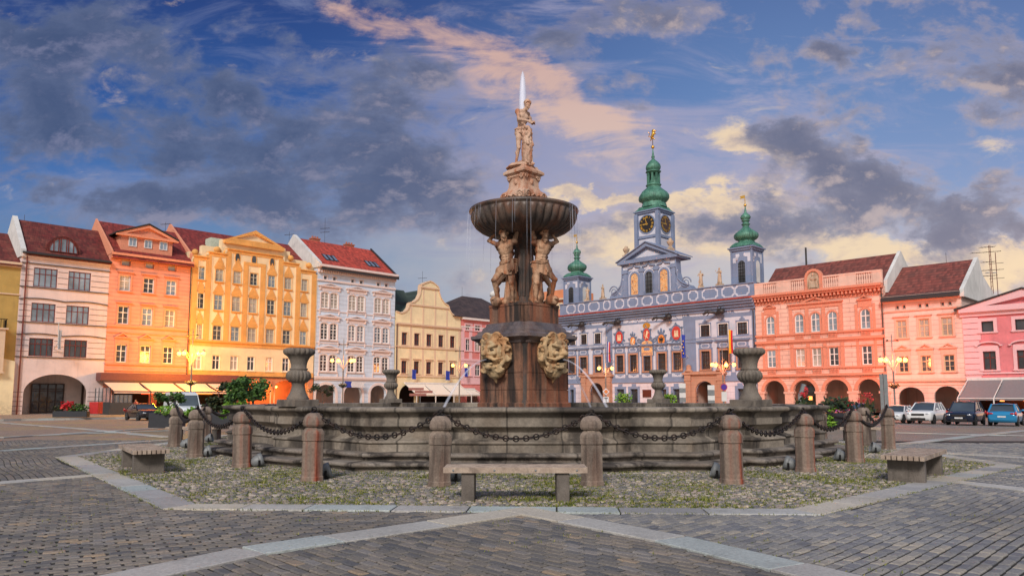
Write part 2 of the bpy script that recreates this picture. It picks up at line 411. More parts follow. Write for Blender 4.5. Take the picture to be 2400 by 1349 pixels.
def glassm(name, col, metal=.55, rough=.08, var=.5):
    m, t, b = newmat(name); g = t.node('ShaderNodeNewGeometry').outputs['Position']
    n = t.noise(g, .45, 5, .6, .6)
    t.put(b.inputs['Base Color'], t.mix(1.0, col, t.ramp(n, [(.3, 1 - var), (.7, 1 + var)]), 'MULTIPLY'))
    b.inputs['Roughness'].default_value = rough; b.inputs['Metallic'].default_value = metal
    bump(t, b, t.noise(g, 1.6, 2, .5), .25, .05)
    return m
def weathered(name, col, col2, rust=.5, rustcol=(.30, .10, .04), dark=.4, scale=2.2, rough=.8, bmp=.5, zs=.25, bd=.03, dt=.50, rt=.46):
    """old stone: two tones, dark crust and iron stains running down"""
    m, t, b = newmat(name); v = t.node('ShaderNodeTexCoord').outputs['Object']
    n = t.noise(v, scale, 8, .65); nf = t.noise(v, scale * 14, 5, .7)
    stv = t.mapping(v, scale=(1, 1, zs))
    r1 = t.noise(stv, scale * 1.4, 6, .6, .4); r2 = t.noise(t.mapping(stv, loc=(7, 3, 2)), scale * 1.1, 6, .65, .3)
    c = t.mix(t.smooth(n, .35, .65), col, col2)
    c = t.mix(t.math('MULTIPLY', t.smooth(r1, rt, rt + .17), rust), c, rustcol)
    c = t.mix(t.math('MULTIPLY', t.smooth(r2, dt, dt + .15), dark), c, (.018, .015, .014))
    c = t.mix(1.0, c, t.ramp(nf, [(.3, .72), (.7, 1.2)]), 'MULTIPLY')
    t.put(b.inputs['Base Color'], c); b.inputs['Roughness'].default_value = rough
    bump(t, b, t.math('ADD', n, t.math('MULTIPLY', nf, .5)), bmp, bd)
    return m

M = {}
M['white'] = stucco('white_paint', (.74, .66, .64), dirt=.12)
M['trimwhite'] = plain('white_trim', (.78, .74, .70), .6, var=.05)
M['redframe'] = plain('red_brown_frame', (.17, .025, .018), .5)
M['brown'] = plain('dark_brown', (.05, .025, .018), .6)
M['black'] = plain('black_iron', (.015, .015, .016), .45, .6)
M['gutter'] = plain('dark_gutter', (.05, .045, .045), .5, .3)
M['glass'] = glassm('window_glass', (.30, .36, .42))
M['glassd'] = glassm('dark_window_glass', (.07, .075, .085), .35)
M['curtain'] = glassm('curtained_glass', (.42, .38, .33), .25, .2, .35)
M['gold'] = plain('gilding', (.85, .50, .10), .3, .9, var=.1)
M['warm'] = emis('warm_lit_interior', (1.0, .42, .10), 4)
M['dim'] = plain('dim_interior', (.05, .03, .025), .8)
# ------------------------------------------------------------------ ground
FX, FY = .42, 26.0
def gz(x, y):
    r = math.hypot(x - FX, y - FY); t = min(max((r - 24) / 30, 0), 1)
    return -.25 * t * t * (3 - 2 * t)
def gpz(px, py):
    p = gp(px, py)
    for _ in range(6): p = gp(px, py, gz(p.x, p.y))
    return p
def island(t): return t.node('ShaderNodeNewGeometry').outputs['Random Per Island']
def paver_mat(name, stops, rough=.75, grime=.35):
    m, t, b = newmat(name); v = t.node('ShaderNodeTexCoord').outputs['Object']; r = island(t)
    n = t.noise(v, .35, 6, .6); nf = t.noise(v, 30, 5, .7)
    c = t.ramp(r, stops)
    c = t.mix(1.0, c, t.ramp(nf, [(.25, .65), (.75, 1.3)]), 'MULTIPLY')
    c = t.mix(1.0, c, t.ramp(n, [(.3, .75), (.7, 1.2)]), 'MULTIPLY')
    g = t.noise(v, 1.7, 7, .7)
    c = t.mix(t.math('MULTIPLY', t.smooth(g, .5, .75), grime), c, (.05, .042, .035))
    t.put(b.inputs['Base Color'], c); b.inputs['Roughness'].default_value = rough
    bump(t, b, nf, .5, .006); return m
M['paver'] = paver_mat('clay_pavers', [(0, (.092, .094, .10)), (.25, (.135, .128, .12)), (.5, (.17, .154, .132)), (.75, (.21, .182, .152)), (.93, (.19, .182, .175)), (1, (.29, .22, .15))])
M['sett'] = paver_mat('grey_setts', [(0, (.145, .15, .165)), (.3, (.185, .188, .195)), (.6, (.225, .222, .215)), (.85, (.26, .248, .225)), (1, (.34, .31, .26))])
M['cobble'] = paver_mat('river_cobbles', [(0, (.12, .12, .13)), (.3, (.20, .19, .175)), (.55, (.27, .24, .20)), (.75, (.31, .24, .205)), (.9, (.40, .36, .31)), (1, (.50, .42, .31))], .7, .2)
M['slab'] = paver_mat('granite_slabs', [(0, (.27, .265, .26)), (.3, (.36, .36, .355)), (.55, (.48, .44, .36)), (.8, (.42, .42, .40)), (1, (.38, .45, .44))], .7, .35)
def soil_mat():
    m, t, b = newmat('mossy_soil'); v = t.node('ShaderNodeTexCoord').outputs['Object']
    n = t.noise(v, 2.2, 7, .7); n2 = t.noise(v, 25, 4, .6)
    c = t.mix(t.smooth(n, .42, .62), (.09, .075, .045), (.11, .15, .02))
    t.put(b.inputs['Base Color'], t.mix(1.0, c, t.ramp(n2, [(.2, .6), (.8, 1.4)]), 'MULTIPLY')); b.inputs['Roughness'].default_value = .95
    bump(t, b, n2, .8, .02); return m
M['soil'] = soil_mat()
def far_paving():
    m, t, b = newmat('square_paving'); v = t.node('ShaderNodeTexCoord').outputs['Object']
    x, y, z = t.xyz(v); dx = t.math('SUBTRACT', x, FX); dy = t.math('SUBTRACT', y, FY)
    br = t.node('ShaderNodeTexBrick'); t.put(br.inputs['Vector'], t.mapping(v, rot=(0, 0, R(45))))
    br.inputs['Scale'].default_value = 1; br.inputs['Brick Width'].default_value = .22; br.inputs['Row Height'].default_value = .11
    br.inputs['Mortar Size'].default_value = .008; br.inputs['Bias'].default_value = 0
    t.put(br.inputs['Color1'], (.36, .28, .21)); t.put(br.inputs['Color2'], (.27, .25, .22)); t.put(br.inputs['Mortar'], (.05, .045, .035))
    n = t.noise(v, .12, 6, .6); n2 = t.noise(v, 1.1, 6, .65)
    left = t.smooth(x, 8, -14)  # warm lamplight on the left side, painted into the paving colour
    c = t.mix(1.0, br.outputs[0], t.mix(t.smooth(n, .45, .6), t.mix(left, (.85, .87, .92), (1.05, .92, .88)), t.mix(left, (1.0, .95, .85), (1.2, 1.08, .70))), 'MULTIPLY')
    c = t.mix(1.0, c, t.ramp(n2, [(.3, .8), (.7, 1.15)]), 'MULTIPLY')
    t.put(b.inputs['Base Color'], c); b.inputs['Roughness'].default_value = .7
    bump(t, b, t.math('SUBTRACT', n2, br.outputs[1]), .5, .01); return m
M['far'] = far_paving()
rr = [0, 8] + [10 + i for i in range(50)] + [62, 66, 72, 80, 95, 120, 160, 240, 400, 800, 1500]
na = 96; vs = []; fs = []
for r in rr:
    for i in range(na):
        a = 2 * pi * i / na; x = FX + r * cos(a); y = FY + r * sin(a)
        vs.append((x, y, gz(x, y) - .026))
for j in range(len(rr) - 1):
    for i in range(na): fs.append((j * na + i, j * na + (i + 1) % na, (j + 1) * na + (i + 1) % na, (j + 1) * na + i))
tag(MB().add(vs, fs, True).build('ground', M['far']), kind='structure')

# dark sand bed that shows in the joints of the near paving
_mb = MB()
for _i in range(21):
    for _j in range(14):
        _x0, _y0 = -21 + _i * 2, 4 + _j * 1.75
        _P = [(_x0, _y0), (_x0 + 2, _y0), (_x0 + 2, _y0 + 1.75), (_x0, _y0 + 1.75)]
        if all(math.hypot(_x - FX, _y - FY) < 25.5 for _x, _y in _P): _mb.add([(_x, _y, gz(_x, _y) - .017) for _x, _y in _P], [(0, 1, 2, 3)])
tag(_mb.build('paving_bed', plain('dark_sand_bed', (.028, .025, .020), .95, var=.3)), kind='structure')
# the octagon of cobbles round the fountain
OCT = [(-5.06, 11.0), (4.25, 10.45), (12.1, 17.9), (12.6, 33.5), (5.2, 41), (-5, 41), (-12.6, 32.5), (-12.4, 20.5)]
OCTI = []
for i, p in enumerate(OCT):      # inset by the slab width
    a = Vector(OCT[i - 1]); b_ = Vector(p); c_ = Vector(OCT[(i + 1) % 8])
    t1 = (b_ - a).normalized(); t2 = (c_ - b_).normalized(); n1_ = Vector((-t1.y, t1.x)); n2_ = Vector((-t2.y, t2.x))
    m_ = (n1_ + n2_).normalized(); OCTI.append(tuple(b_ + m_ * (.52 / m_.dot(n1_))))
def inside(poly, x, y):
    for i in range(len(poly)):
        ax, ay = poly[i - 1]; bx, by = poly[i]
        if (bx - ax) * (y - ay) - (by - ay) * (x - ax) < 0: return False
    return True
def vis(x, y, m=1.0): return y > 5.6 and abs(x) < .70 * y + m
tag(MB().add([(x, y, -.006) for x, y in OCTI], [tuple(range(8))]).build('soil', M['soil']), kind='structure')

def lay(name, mat, x0, x1, y0, y1, L, Wd, ang, test, gap=.022, top=0.0, wob=0):
    mb = MB(); c, s = cos(R(ang)), sin(R(ang)); cx, cy = (x0 + x1) / 2, (y0 + y1) / 2
    rad = math.hypot(x1 - x0, y1 - y0) / 2; nr = int(rad / Wd) + 1; nc = int(rad / L) + 1; rnd = random.Random(hash(name) % 999 if False else len(name))
    for j in range(-nr, nr + 1):
        off = (j % 2) * .5 * L + rnd.uniform(-.04, .04) * L
        for i in range(-nc, nc + 1):
            u = i * L + off; v = j * Wd
            x = cx + u * c - v * s; y = cy + u * s + v * c
            if not (x0 < x < x1 and y0 < y < y1) or not vis(x, y) or not test(x, y): continue
            if wob: v += wob * sin(u * 1.3 + j * .05) + wob * .6 * sin(u * .53 + 2)
            hl = (L - gap) / 2 * rnd.uniform(.94, 1); hw = (Wd - gap) / 2 * rnd.uniform(.93, 1); a2 = rnd.uniform(-.02, .02)
            z = top + rnd.uniform(-.003, .002); tx = rnd.uniform(-.003, .003); ty = rnd.uniform(-.003, .003); q = []
            for (h1, h2, zz) in ((hl, hw, -.035), (hl, hw, -.011), (hl - .012, hw - .012, 0)):
                for (sx, sy) in ((-1, -1), (1, -1), (1, 1), (-1, 1)):
                    uu = u + sx * h1 - sy * h2 * a2; vv = v + sy * h2 + sx * h1 * a2
                    q.append((cx + uu * c - vv * s, cy + uu * s + vv * c, z + zz + (sx * tx + sy * ty if zz > -.01 else 0)))
            mb.add(q, [(8, 9, 10, 11)] + [(r * 4 + k, r * 4 + (k + 1) % 4, r * 4 + 4 + (k + 1) % 4, r * 4 + 4 + k) for r in (0, 1) for k in range(4)])
    return tag(mb.build(name, mat), kind='structure')
def side(p, q): 
    a = gp(*p); b_ = gp(*q)
    return lambda x, y: (b_.x - a.x) * (y - a.y) - (b_.y - a.y) * (x - a.x) > 0
above_l = side((1205, 1199), (300, 1349)); above_r = side((1960, 1349), (1205, 1192))
north_l = side((235, 1112), (0, 1131)); north_r = side((2400, 1149), (2150, 1118))
lp = lambda x, y: not inside(OCT, x, y)
bot = lambda x, y: above_l(x, y) and above_r(x, y)     # set below by sign checks
# which side is which, checked with known points
pb = gp(1200, 1330); pl = gp(300, 1250); pr_ = gp(2000, 1250)
def same(fn, p): 
    s_ = fn(p.x, p.y); return lambda x, y: fn(x, y) == s_
isbotL = same(above_l, pb); isbotR = same(above_r, pb)
nl = same(north_l, gp(100, 1080)); nr_ = same(north_r, gp(2390, 1110))
front = lambda x, y: isbotL(x, y) and isbotR(x, y)
lay('paving_front', M['paver'], -6, 7, 5.5, 11.6, .25, .132, -48, lambda x, y: lp(x, y) and front(x, y))
lay('paving_left', M['paver'], -12, .5, 5.5, 19.5, .235, .128, 30, lambda x, y: lp(x, y) and not front(x, y) and x < .1 and not (nl(x, y) and y > 14), wob=.012)
lay('paving_far_left', M['paver'], -19, -8, 14, 29, .24, .13, -52, lambda x, y: lp(x, y) and nl(x, y), wob=.04)
lay('paving_right', M['sett'], -.5, 14, 5.5, 18.5, .25, .13, 45, lambda x, y: lp(x, y) and not front(x, y) and x > .1 and not (nr_(x, y) and y > 13), wob=.022)
lay('paving_far_right', M['sett'], 8, 20, 13, 27, .24, .13, -12, lambda x, y: lp(x, y) and nr_(x, y), wob=.04)

def slabs(mb, p, q, w0, L, z=.012, rnd=random.Random(3), e0=0, e1=0, skew=0):
    p = Vector(p[:2]); q = Vector(q[:2]); t = (q - p); T = t.length; t /= T; n = Vector((-t.y, t.x)); u = 0
    while u < T - .02:
        l = min(L * rnd.uniform(.75, 1.25), T - u)
        if T - u - l < .3: l = T - u
        a = u + .011; b_ = u + l - .011; sk = [skew, skew]
        s0 = e0 if u == 0 else skew; s1 = e1 if u + l >= T - 1e-6 else skew
        hw = w0 / 2; qd = [(a - s0, -hw), (b_ - s1, -hw), (b_ + s1, hw), (a + s0, hw)]
        vs = []
        zz_ = rnd.uniform(-.004, .004); wj = rnd.uniform(-.006, .006)
        for dz, k in ((-.03, 0), (-.006, 0), (0, .008)):
            for i, (uu, vv) in enumerate(qd):
                uu += k if i in (0, 3) else -k; vv += k if i < 2 else -k
                P = p + t * uu + n * vv; vs.append((P.x, P.y, gz(P.x, P.y) + z + dz + zz_ + rnd.uniform(-.0015, .0015)))
        mb.add(vs, [(8, 9, 10, 11)] + [(r * 4 + k, r * 4 + (k + 1) % 4, r * 4 + 4 + (k + 1) % 4, r * 4 + 4 + k) for r in (0, 1) for k in range(4)])
        u += l
mb = MB()
for i in range(8):
    mid0 = (Vector(OCT[i]) + Vector(OCTI[i])) / 2; mid1 = (Vector(OCT[(i + 1) % 8]) + Vector(OCTI[(i + 1) % 8])) / 2
    a = Vector(OCT[(i + 1) % 8]) - Vector(OCT[i]); t_ = a.normalized()
    d0 = (Vector(OCTI[i]) - Vector(OCT[i])).dot(t_) / 2; d1 = (Vector(OCTI[(i + 1) % 8]) - Vector(OCT[(i + 1) % 8])).dot(t_) / 2
    slabs(mb, mid0, mid1, .52, 1.15, .014, e0=d0, e1=d1)
tag(mb.build('granite_border', M['slab']), kind='structure')
def strip(name, pts, w0, L=1.3, z=.02):
    mb = MB()
    for a, b_ in zip(pts[:-1], pts[1:]):
        slabs(mb, a, b_, w0, L, z)
    return tag(mb.build(name, M['slab']), kind='structure')
strip('granite_strip_left', [gp(1215, 1199), gp(590, 1292), gp(190, 1377)], .50, 1.45, .018)
strip('granite_strip_right', [gp(1205, 1193), gp(1572, 1264), gp(2080, 1386)], .50, 1.45, .022)
for pts, w0 in (([(236, 1112), (-60, 1136)], .42), ([(400, 1030), (0, 1056), (-80, 1061)], .42), ([(395, 1024), (122, 999), (0, 989)], .45), ([(380, 1002), (0, 1025)], .35), ([(540, 1003), (200, 1015), (0, 1024)], .3),
                ([(2160, 1119), (2420, 1150)], .42), ([(2205, 1061), (2420, 1073)], .45), ([(2115, 1040), (2270, 1022), (2420, 1007)], .45), ([(2100, 1013), (2420, 1021)], .3)):
    strip('granite_strip', [gpz(*p) for p in pts], w0, 1.3, .016)

# cobbles and the grass between them
def cobbles():
    rnd = random.Random(11); mb = MB(); g = MB(); step = .118
    for j in range(int(30 / step)):
        for i in range(int(27 / step)):
            x = -13.2 + i * step * 1.08 + (j % 2) * step * .5 + rnd.uniform(-.3, .3) * step; y = 10.4 + j * step * .9 + rnd.uniform(-.3, .3) * step
            r = math.hypot(x - FX, y - FY)
            if r < 9.7 or y > 31 or not inside(OCTI, x, y): continue
            nz = noise.noise(Vector((x * .55, y * .55, 3)))
            gr = .62 * nz + .42 * noise.noise(Vector((x * 2.2, y * 2.2, 9)))
            if gr > .22 and rnd.random() < .40: 
                pass
            else:
                rx = step * rnd.uniform(.44, .62); ry = step * rnd.uniform(.34, .50); ph = rnd.uniform(0, 3); h = rnd.uniform(.008, .026); k = 7
                tilt = rnd.uniform(-.12, .12); vs = []
                rad = [rnd.uniform(.82, 1.12) for _ in range(k)]
                for (s_, z) in ((1.0, -.012), (.9, h * .62), (.5, h)):
                    for q in range(k):
                        a = 2 * pi * q / k; xx = rx * rad[q] * s_ * cos(a); yy = ry * rad[q] * s_ * sin(a)
                        vs.append((x + xx * cos(ph * .3) - yy * sin(ph * .3), y + xx * sin(ph * .3) + yy * cos(ph * .3), z + xx * tilt))
                mb.add(vs, [tuple(range(2 * k, 3 * k))] + [(a * k + q, a * k + (q + 1) % k, a * k + k + (q + 1) % k, a * k + k + q) for a in (0, 1) for q in range(k)], True)
            p = .72 + 1.2 * max(gr, -.4)
            if rnd.random() < p * (1.0 if y < 20 else .6):
                for _ in range(rnd.randint(6, 14) if gr > .05 else rnd.randint(3, 6)):
                    gx = x + rnd.gauss(0, .055); gy = y + rnd.gauss(0, .055); hh = rnd.uniform(.02, .045) * (1.3 if gr > .3 else 1); a = rnd.uniform(0, pi); wd = rnd.uniform(.008, .017)
                    dx, dy = cos(a) * wd, sin(a) * wd; lx, ly = rnd.uniform(-.035, .035), rnd.uniform(-.035, .035)
                    g.add([(gx - dx, gy - dy, 0), (gx + dx, gy + dy, 0), (gx + lx, gy + ly, hh)], [(0, 1, 2)])
    # weeds in the joints of the paving and along the slabs
    for _ in range(5200):
        if rnd.random() < .5:
            i = rnd.randint(0, 7); pol = OCT if rnd.random() < .5 else OCTI; a = Vector(pol[i]); b_ = Vector(pol[(i + 1) % 8]); p = a.lerp(b_, rnd.random()); x, y = p.x + rnd.gauss(0, .02), p.y + rnd.gauss(0, .02)
        else:
            x, y = rnd.uniform(-12, 12), rnd.uniform(6, 20)
            if noise.noise(Vector((x * .9, y * .9, 5))) < .12: continue
        if not vis(x, y) or math.hypot(x - FX, y - FY) < 9.7: continue
        for _ in range(3):
            gx = x + rnd.gauss(0, .02); gy = y + rnd.gauss(0, .02); a = rnd.uniform(0, pi); hh = rnd.uniform(.01, .03)
            g.add([(gx - cos(a) * .006, gy - sin(a) * .006, 0), (gx + cos(a) * .006, gy + sin(a) * .006, 0), (gx + rnd.uniform(-.02, .02), gy + rnd.uniform(-.02, .02), hh + .008)], [(0, 1, 2)])
    tag(mb.build('cobblestones', M['cobble']), kind='structure')
    m, t, b = newmat('grass_blades'); r = island(t)
    t.put(b.inputs['Base Color'], t.ramp(r, [(0, (.07, .10, .015)), (.5, (.14, .17, .025)), (.85, (.24, .24, .05)), (1, (.34, .28, .10))])); b.inputs['Roughness'].default_value = .7
    tag(g.build('grass', m), 'short green grass and moss growing between the cobbles', 'grass', kind='stuff')
cobbles()

# ------------------------------------------------------------------ stone materials for the fountain
M['granite'] = weathered('basin_granite', (.17, .148, .12), (.31, .27, .22), rust=.30, rustcol=(.12, .075, .04), dark=.80, scale=.8, bmp=.5, zs=.35, dt=.44)
M['granite2'] = weathered('step_granite', (.19, .165, .14), (.25, .22, .185), rust=.3, rustcol=(.12, .075, .045), dark=.85, scale=1.3, zs=1, dt=.47)
M['pillar'] = weathered('rusty_pillar_stone', (.30, .15, .09), (.17, .10, .07), rust=.7, rustcol=(.26, .075, .03), dark=.95, scale=1.35, zs=.09, dt=.455)
M['wet'] = weathered('wet_dark_stone', (.10, .09, .10), (.19, .15, .14), rust=.25, rustcol=(.15, .05, .02), dark=.5, scale=1.2, rough=.35)
M['bowlstone'] = weathered('bowl_stone', (.075, .065, .06), (.14, .10, .08), rust=.45, rustcol=(.22, .085, .04), dark=.5, scale=1.4, rough=.45, zs=.3)
M['sand'] = weathered('statue_sandstone', (.52, .32, .22), (.60, .42, .31), rust=.75, rustcol=(.42, .13, .045), dark=.28, scale=2.2, bmp=.6)
M['atlas'] = weathered('atlas_sandstone', (.44, .25, .145), (.56, .36, .23), rust=.9, rustcol=(.34, .10, .03), dark=.60, scale=2.2, bmp=.8, dt=.45, rt=.42)
M['mask'] = weathered('mask_sandstone', (.56, .37, .19), (.47, .36, .21), rust=.6, rustcol=(.36, .13, .035), dark=.45, scale=2.8, bmp=.8, dt=.50, rt=.44)
M['urn'] = weathered('urn_stone', (.145, .125, .105), (.20, .175, .145), rust=.25, rustcol=(.13, .08, .045), dark=.45, scale=2.5, zs=.5)
M['bollard'] = weathered('bollard_granite', (.19, .145, .115), (.30, .24, .19), rust=.55, rustcol=(.15, .075, .05), dark=.5, scale=2.4, bmp=.6, zs=.14)
M['bollardrust'] = weathered('rust_streaked_granite', (.20, .15, .118), (.29, .225, .175), rust=1.0, rustcol=(.26, .05, .018), dark=.5, scale=1.3, bmp=.6, zs=.05, rt=.50)
def joints(m, N, N2=None):
    """dark upright joints between the curved blocks of the basin"""
    t = NT(m.node_tree); b = [n for n in t.n if n.type == 'BSDF_PRINCIPLED'][0]; src = b.inputs['Base Color'].links[0].from_socket
    x, y, z = t.xyz(t.node('ShaderNodeTexCoord').outputs['Object']); a = t.math('ARCTAN2', y, x)
    f = t.math('FRACT', t.math('MULTIPLY', t.math('ADD', a, 3.2), N / (2 * pi)))
    g = t.math('LESS_THAN', t.math('ABSOLUTE', t.math('SUBTRACT', f, .5)), .0007 * N / 2)
    cell = t.node('ShaderNodeTexWhiteNoise', noise_dimensions='1D'); t.put(cell.inputs[1], t.math('FLOOR', t.math('ADD', t.math('MULTIPLY', t.math('ADD', a, 3.2), N / (2 * pi)), .5)))
    c = t.mix(1.0, src, t.ramp(cell.outputs[0], [(0, .78), (1, 1.22)]), 'MULTIPLY')
    c = t.mix(t.math('MULTIPLY', g, .7), c, (.03, .027, .022)); t.put(b.inputs['Base Color'], c)
joints(M['granite'], 46); joints(M['granite2'], 38)
def watermat(name, a, tint=(.75, .80, .95)):
    m, t, b = newmat(name); v = t.node('ShaderNodeTexCoord').outputs['Object']
    lw = t.node('ShaderNodeLayerWeight'); lw.inputs[0].default_value = .35
    n = t.noise(t.mapping(v, scale=(3, 3, .25)), 2.2, 3, .6)
    f = t.math('MULTIPLY', t.math('SUBTRACT', 1.0, lw.outputs['Facing']), t.math('MULTIPLY', t.ramp(n, [(.3, .6), (.7, 1.0)]), a), clamp=True)
    t.put(b.inputs['Alpha'], f); t.put(b.inputs['Base Color'], tint); b.inputs['Roughness'].default_value = .5
    return m
M['spray'] = watermat('falling_water', .95)
M['mist'] = watermat('thin_water_veil', .11); M['jet'] = watermat('arching_water', .30)
def pool():
    m, t, b = newmat('pool_water'); v = t.node('ShaderNodeTexCoord').outputs['Object']
    t.put(b.inputs['Base Color'], (.012, .018, .024)); b.inputs['Roughness'].default_value = .12
    bump(t, b, t.noise(v, 5, 4, .6), .35, .03); return m
M['pool'] = pool()

# ------------------------------------------------------------------ fountain basin
fo = thing('fountain', 'large baroque stone fountain with lobed basin, masks and raised bowl in the square', 'fountain', (FX, FY, 0))
def outline():
    pts = []
    ap = 8.85; k = ap * math.tan(R(22.5))
    for q in range(4):                                   # straight side with projecting middle, then the pier for an urn
        a = R(-90 + 90 * q); c, s = cos(a), sin(a)
        for u, v in ((-3.66, 8.85), (-2.3, 8.72), (-1.6, 9.12), (1.6, 9.12), (2.3, 8.72), (3.66, 8.85)): pts.append((v * c - u * s, v * s + u * c))
        a = R(-51 + 90 * q) if q in (0, 2) else R(-39 + 90 * q); c, s = cos(a), sin(a)
        for u, v in ((-.72, 9.02), (-.66, 9.42), (.66, 9.42), (.72, 9.02)): pts.append((v * c - u * s, v * s + u * c))
    return pts
OL = outline()
def subdiv(pts, d=.5):
    out = []
    for i in range(len(pts)):
        a = Vector(pts[i]); b_ = Vector(pts[(i + 1) % len(pts)]); n = max(1, int((b_ - a).length / d))
        for k in range(n): out.append(tuple(a.lerp(b_, k / n)))
    return out
def offset(pts, d):
    n = len(pts); out = []
    for i in range(n):
        a = Vector(pts[i - 1]); b_ = Vector(pts[i]); c_ = Vector(pts[(i + 1) % n])
        t1 = (b_ - a).normalized(); t2 = (c_ - b_).normalized(); n1_ = Vector((t1.y, -t1.x)); n2_ = Vector((t2.y, -t2.x))
        m_ = (n1_ + n2_).normalized(); out.append(tuple(b_ + m_ * (d / max(m_.dot(n1_), .6))))
    return out
def sweep(mb, prof, smooth=False):
    rings = [offset(OL, d) for d, z in prof]; n = len(OL); vs = []
    for (d, z), r in zip(prof, rings): vs += [(x, y, z) for x, y in r]
    fs = [(j * n + i, j * n + (i + 1) % n, (j + 1) * n + (i + 1) % n, (j + 1) * n + i) for j in range(len(prof) - 1) for i in range(n)]
    return mb.add(vs, fs, smooth)
def torus_prof(d, z0, z1, b=.05, n=6, inner=0):
    zc = (z0 + z1) / 2; h = (z1 - z0) / 2
    return [(d + b * cos(-pi / 2 + pi * i / n), zc + h * sin(-pi / 2 + pi * i / n)) for i in range(n + 1)]
sweep(MB(), [(-.3, 0)] + [(.60, 0), (.60, .09)] + torus_prof(.66, .09, .19, .06) + [(.30, .20), (-.3, .20)]).build('step', M['granite2'], fo)
sweep(MB(), [(-.1, .20), (.24, .20), (.24, .28)] + torus_prof(.30, .28, .38, .06) + [(0, .385), (-.3, .385)]).build('step', M['granite2'], fo)
wall = [(-.1, .385), (0.02, .385), (.02, .55)] + torus_prof(.0, .555, .635, .06) + [(-.05, .65), (-.17, .70), (-.17, .83), (-.10, .90), (-.015, .945), (0, .96), (0, 1.12), (-.035, 1.125), (-.035, 1.17), (-.01, 1.22), (.05, 1.262)]
sweep(MB(), wall).build('basin_wall', M['granite'], fo)
sweep(MB(), [(.03, 1.262)] + torus_prof(.10, 1.264, 1.385, .065) + [(-.05, 1.395), (-.42, 1.39), (-.46, 1.37), (-.46, .95)]).build('rim', M['granite'], fo)
mb = MB(); mb.add([(x, y, 1.20) for x, y in offset(OL, -.455)], [tuple(range(len(OL)))]); mb.build('water', M['pool'], fo)

# pillar: a square turned 45 degrees with notched corners
def plus(e, wd):
    P = [(wd, -e), (wd, -wd), (e, -wd), (e, wd), (wd, wd), (wd, e), (-wd, e), (-wd, wd), (-e, wd), (-e, -wd), (-wd, -wd), (-wd, -e)]
    c, s = cos(R(45)), sin(R(45)); return [(x * c - y * s, x * s + y * c) for x, y in P]
def pstack(mb, lv):       # rings (e, w, z)
    n = 12; vs = []
    for e, wd, z in lv: vs += [(x, y, z) for x, y in plus(e, wd)]
    fs = [(j * n + i, j * n + (i + 1) % n, (j + 1) * n + (i + 1) % n, (j + 1) * n + i) for j in range(len(lv) - 1) for i in range(n)]
    fs += [tuple(range(n - 1, -1, -1)), tuple(range((len(lv) - 1) * n, len(lv) * n))]
    return mb.add(vs, fs)
mb = MB()
pstack(mb, [(1.24, 1.04, 1.0), (1.24, 1.04, 1.42), (1.18, .98, 1.46), (1.18, .98, 1.86), (1.155, .955, 1.865), (1.155, .955, 1.88), (1.18, .98, 1.88), (1.18, .98, 2.42), (1.155, .955, 2.425), (1.155, .955, 2.44), (1.18, .98, 2.44), (1.18, .98, 3.42)])
mb.build('pillar', M['pillar'], fo)
mb = MB()
for q in range(4):
    a = R(90 * q - 90); mb.revolve([(.24, 1.1), (.24, 1.5), (.20, 1.55), (.20, 3.3), (.25, 3.4)], 14, (1.27 * cos(a), 1.27 * sin(a), 0))
mb.build('corner_shaft', M['wet'], fo); weathered('black_wet_stone', (.04, .035, .033), (.075, .055, .045), rust=.3, dark=.5, rough=.75); M['blackwet'] = bpy.data.materials['black_wet_stone']
for _o in fo.children:
    if _o.name.startswith('corner_shaft'): _o.data.materials[0] = M['blackwet']
mb = MB(); pstack(mb, [(1.20, 1.0, 3.42), (1.23, 1.03, 3.46), (1.23, 1.03, 3.50), (1.30, 1.10, 3.56), (1.42, 1.20, 3.62), (1.42, 1.20, 3.72), (1.32, 1.10, 3.74), (1.26, 1.04, 3.80), (1.26, 1.04, 3.86), (1.15, .93, 3.90), (1.12, .90, 4.0), (1.06, .84, 4.04), (1.03, .81, 4.14), (.98, .76, 4.16)])
mb.build('cornice', M['wet'], fo)
mb = MB(); pstack(mb, [(.96, .74, 4.16), (.96, .74, 4.70), (.98, .76, 4.72), (.98, .76, 4.80)]); mb.build('plinth', M['pillar'], fo)
mb = MB(); mb.revolve([(.62, 4.80), (.58, 4.9), (.36, 4.96), (.34, 5.1), (.31, 5.15), (.31, 6.6), (.36, 6.7), (.33, 6.8), (.45, 6.95), (.62, 7.15), (.75, 7.32)], 72, lobes=0); me_ = mb.build('column', M['blackwet'], fo)
mb = MB(); mb.revolve([(.36, 5.12, .22), (.35, 6.55, .22), (.33, 6.62, 0)], 96, lobes=12); mb.build('fluted_shaft', M['blackwet'], fo)
mb = MB()
bp = [(.50, 7.22, 0), (.55, 7.24, .0), (.70, 7.26, .05), (1.0, 7.29, .08), (1.3, 7.36, .09), (1.55, 7.47, .09), (1.73, 7.61, .09), (1.84, 7.78, .085), (1.89, 7.92, .075), (1.90, 8.02, .05), (1.87, 8.07, 0), (1.87, 8.09, 0), (1.93, 8.12, 0), (1.95, 8.17, 0), (1.93, 8.22, 0), (1.85, 8.235, 0), (1.75, 8.18, 0), (1.2, 8.02, 0), (.5, 7.98, 0)]
mb.revolve(bp, 288, lobes=40); mb.build('bowl', M['bowlstone'], fo)
mb = MB(); mb.revolve([(1.8, 8.19), (1.79, 8.2)], 48); mb.build('bowl_water', M['pool'], fo)
mb = MB(); c45 = pi / 4
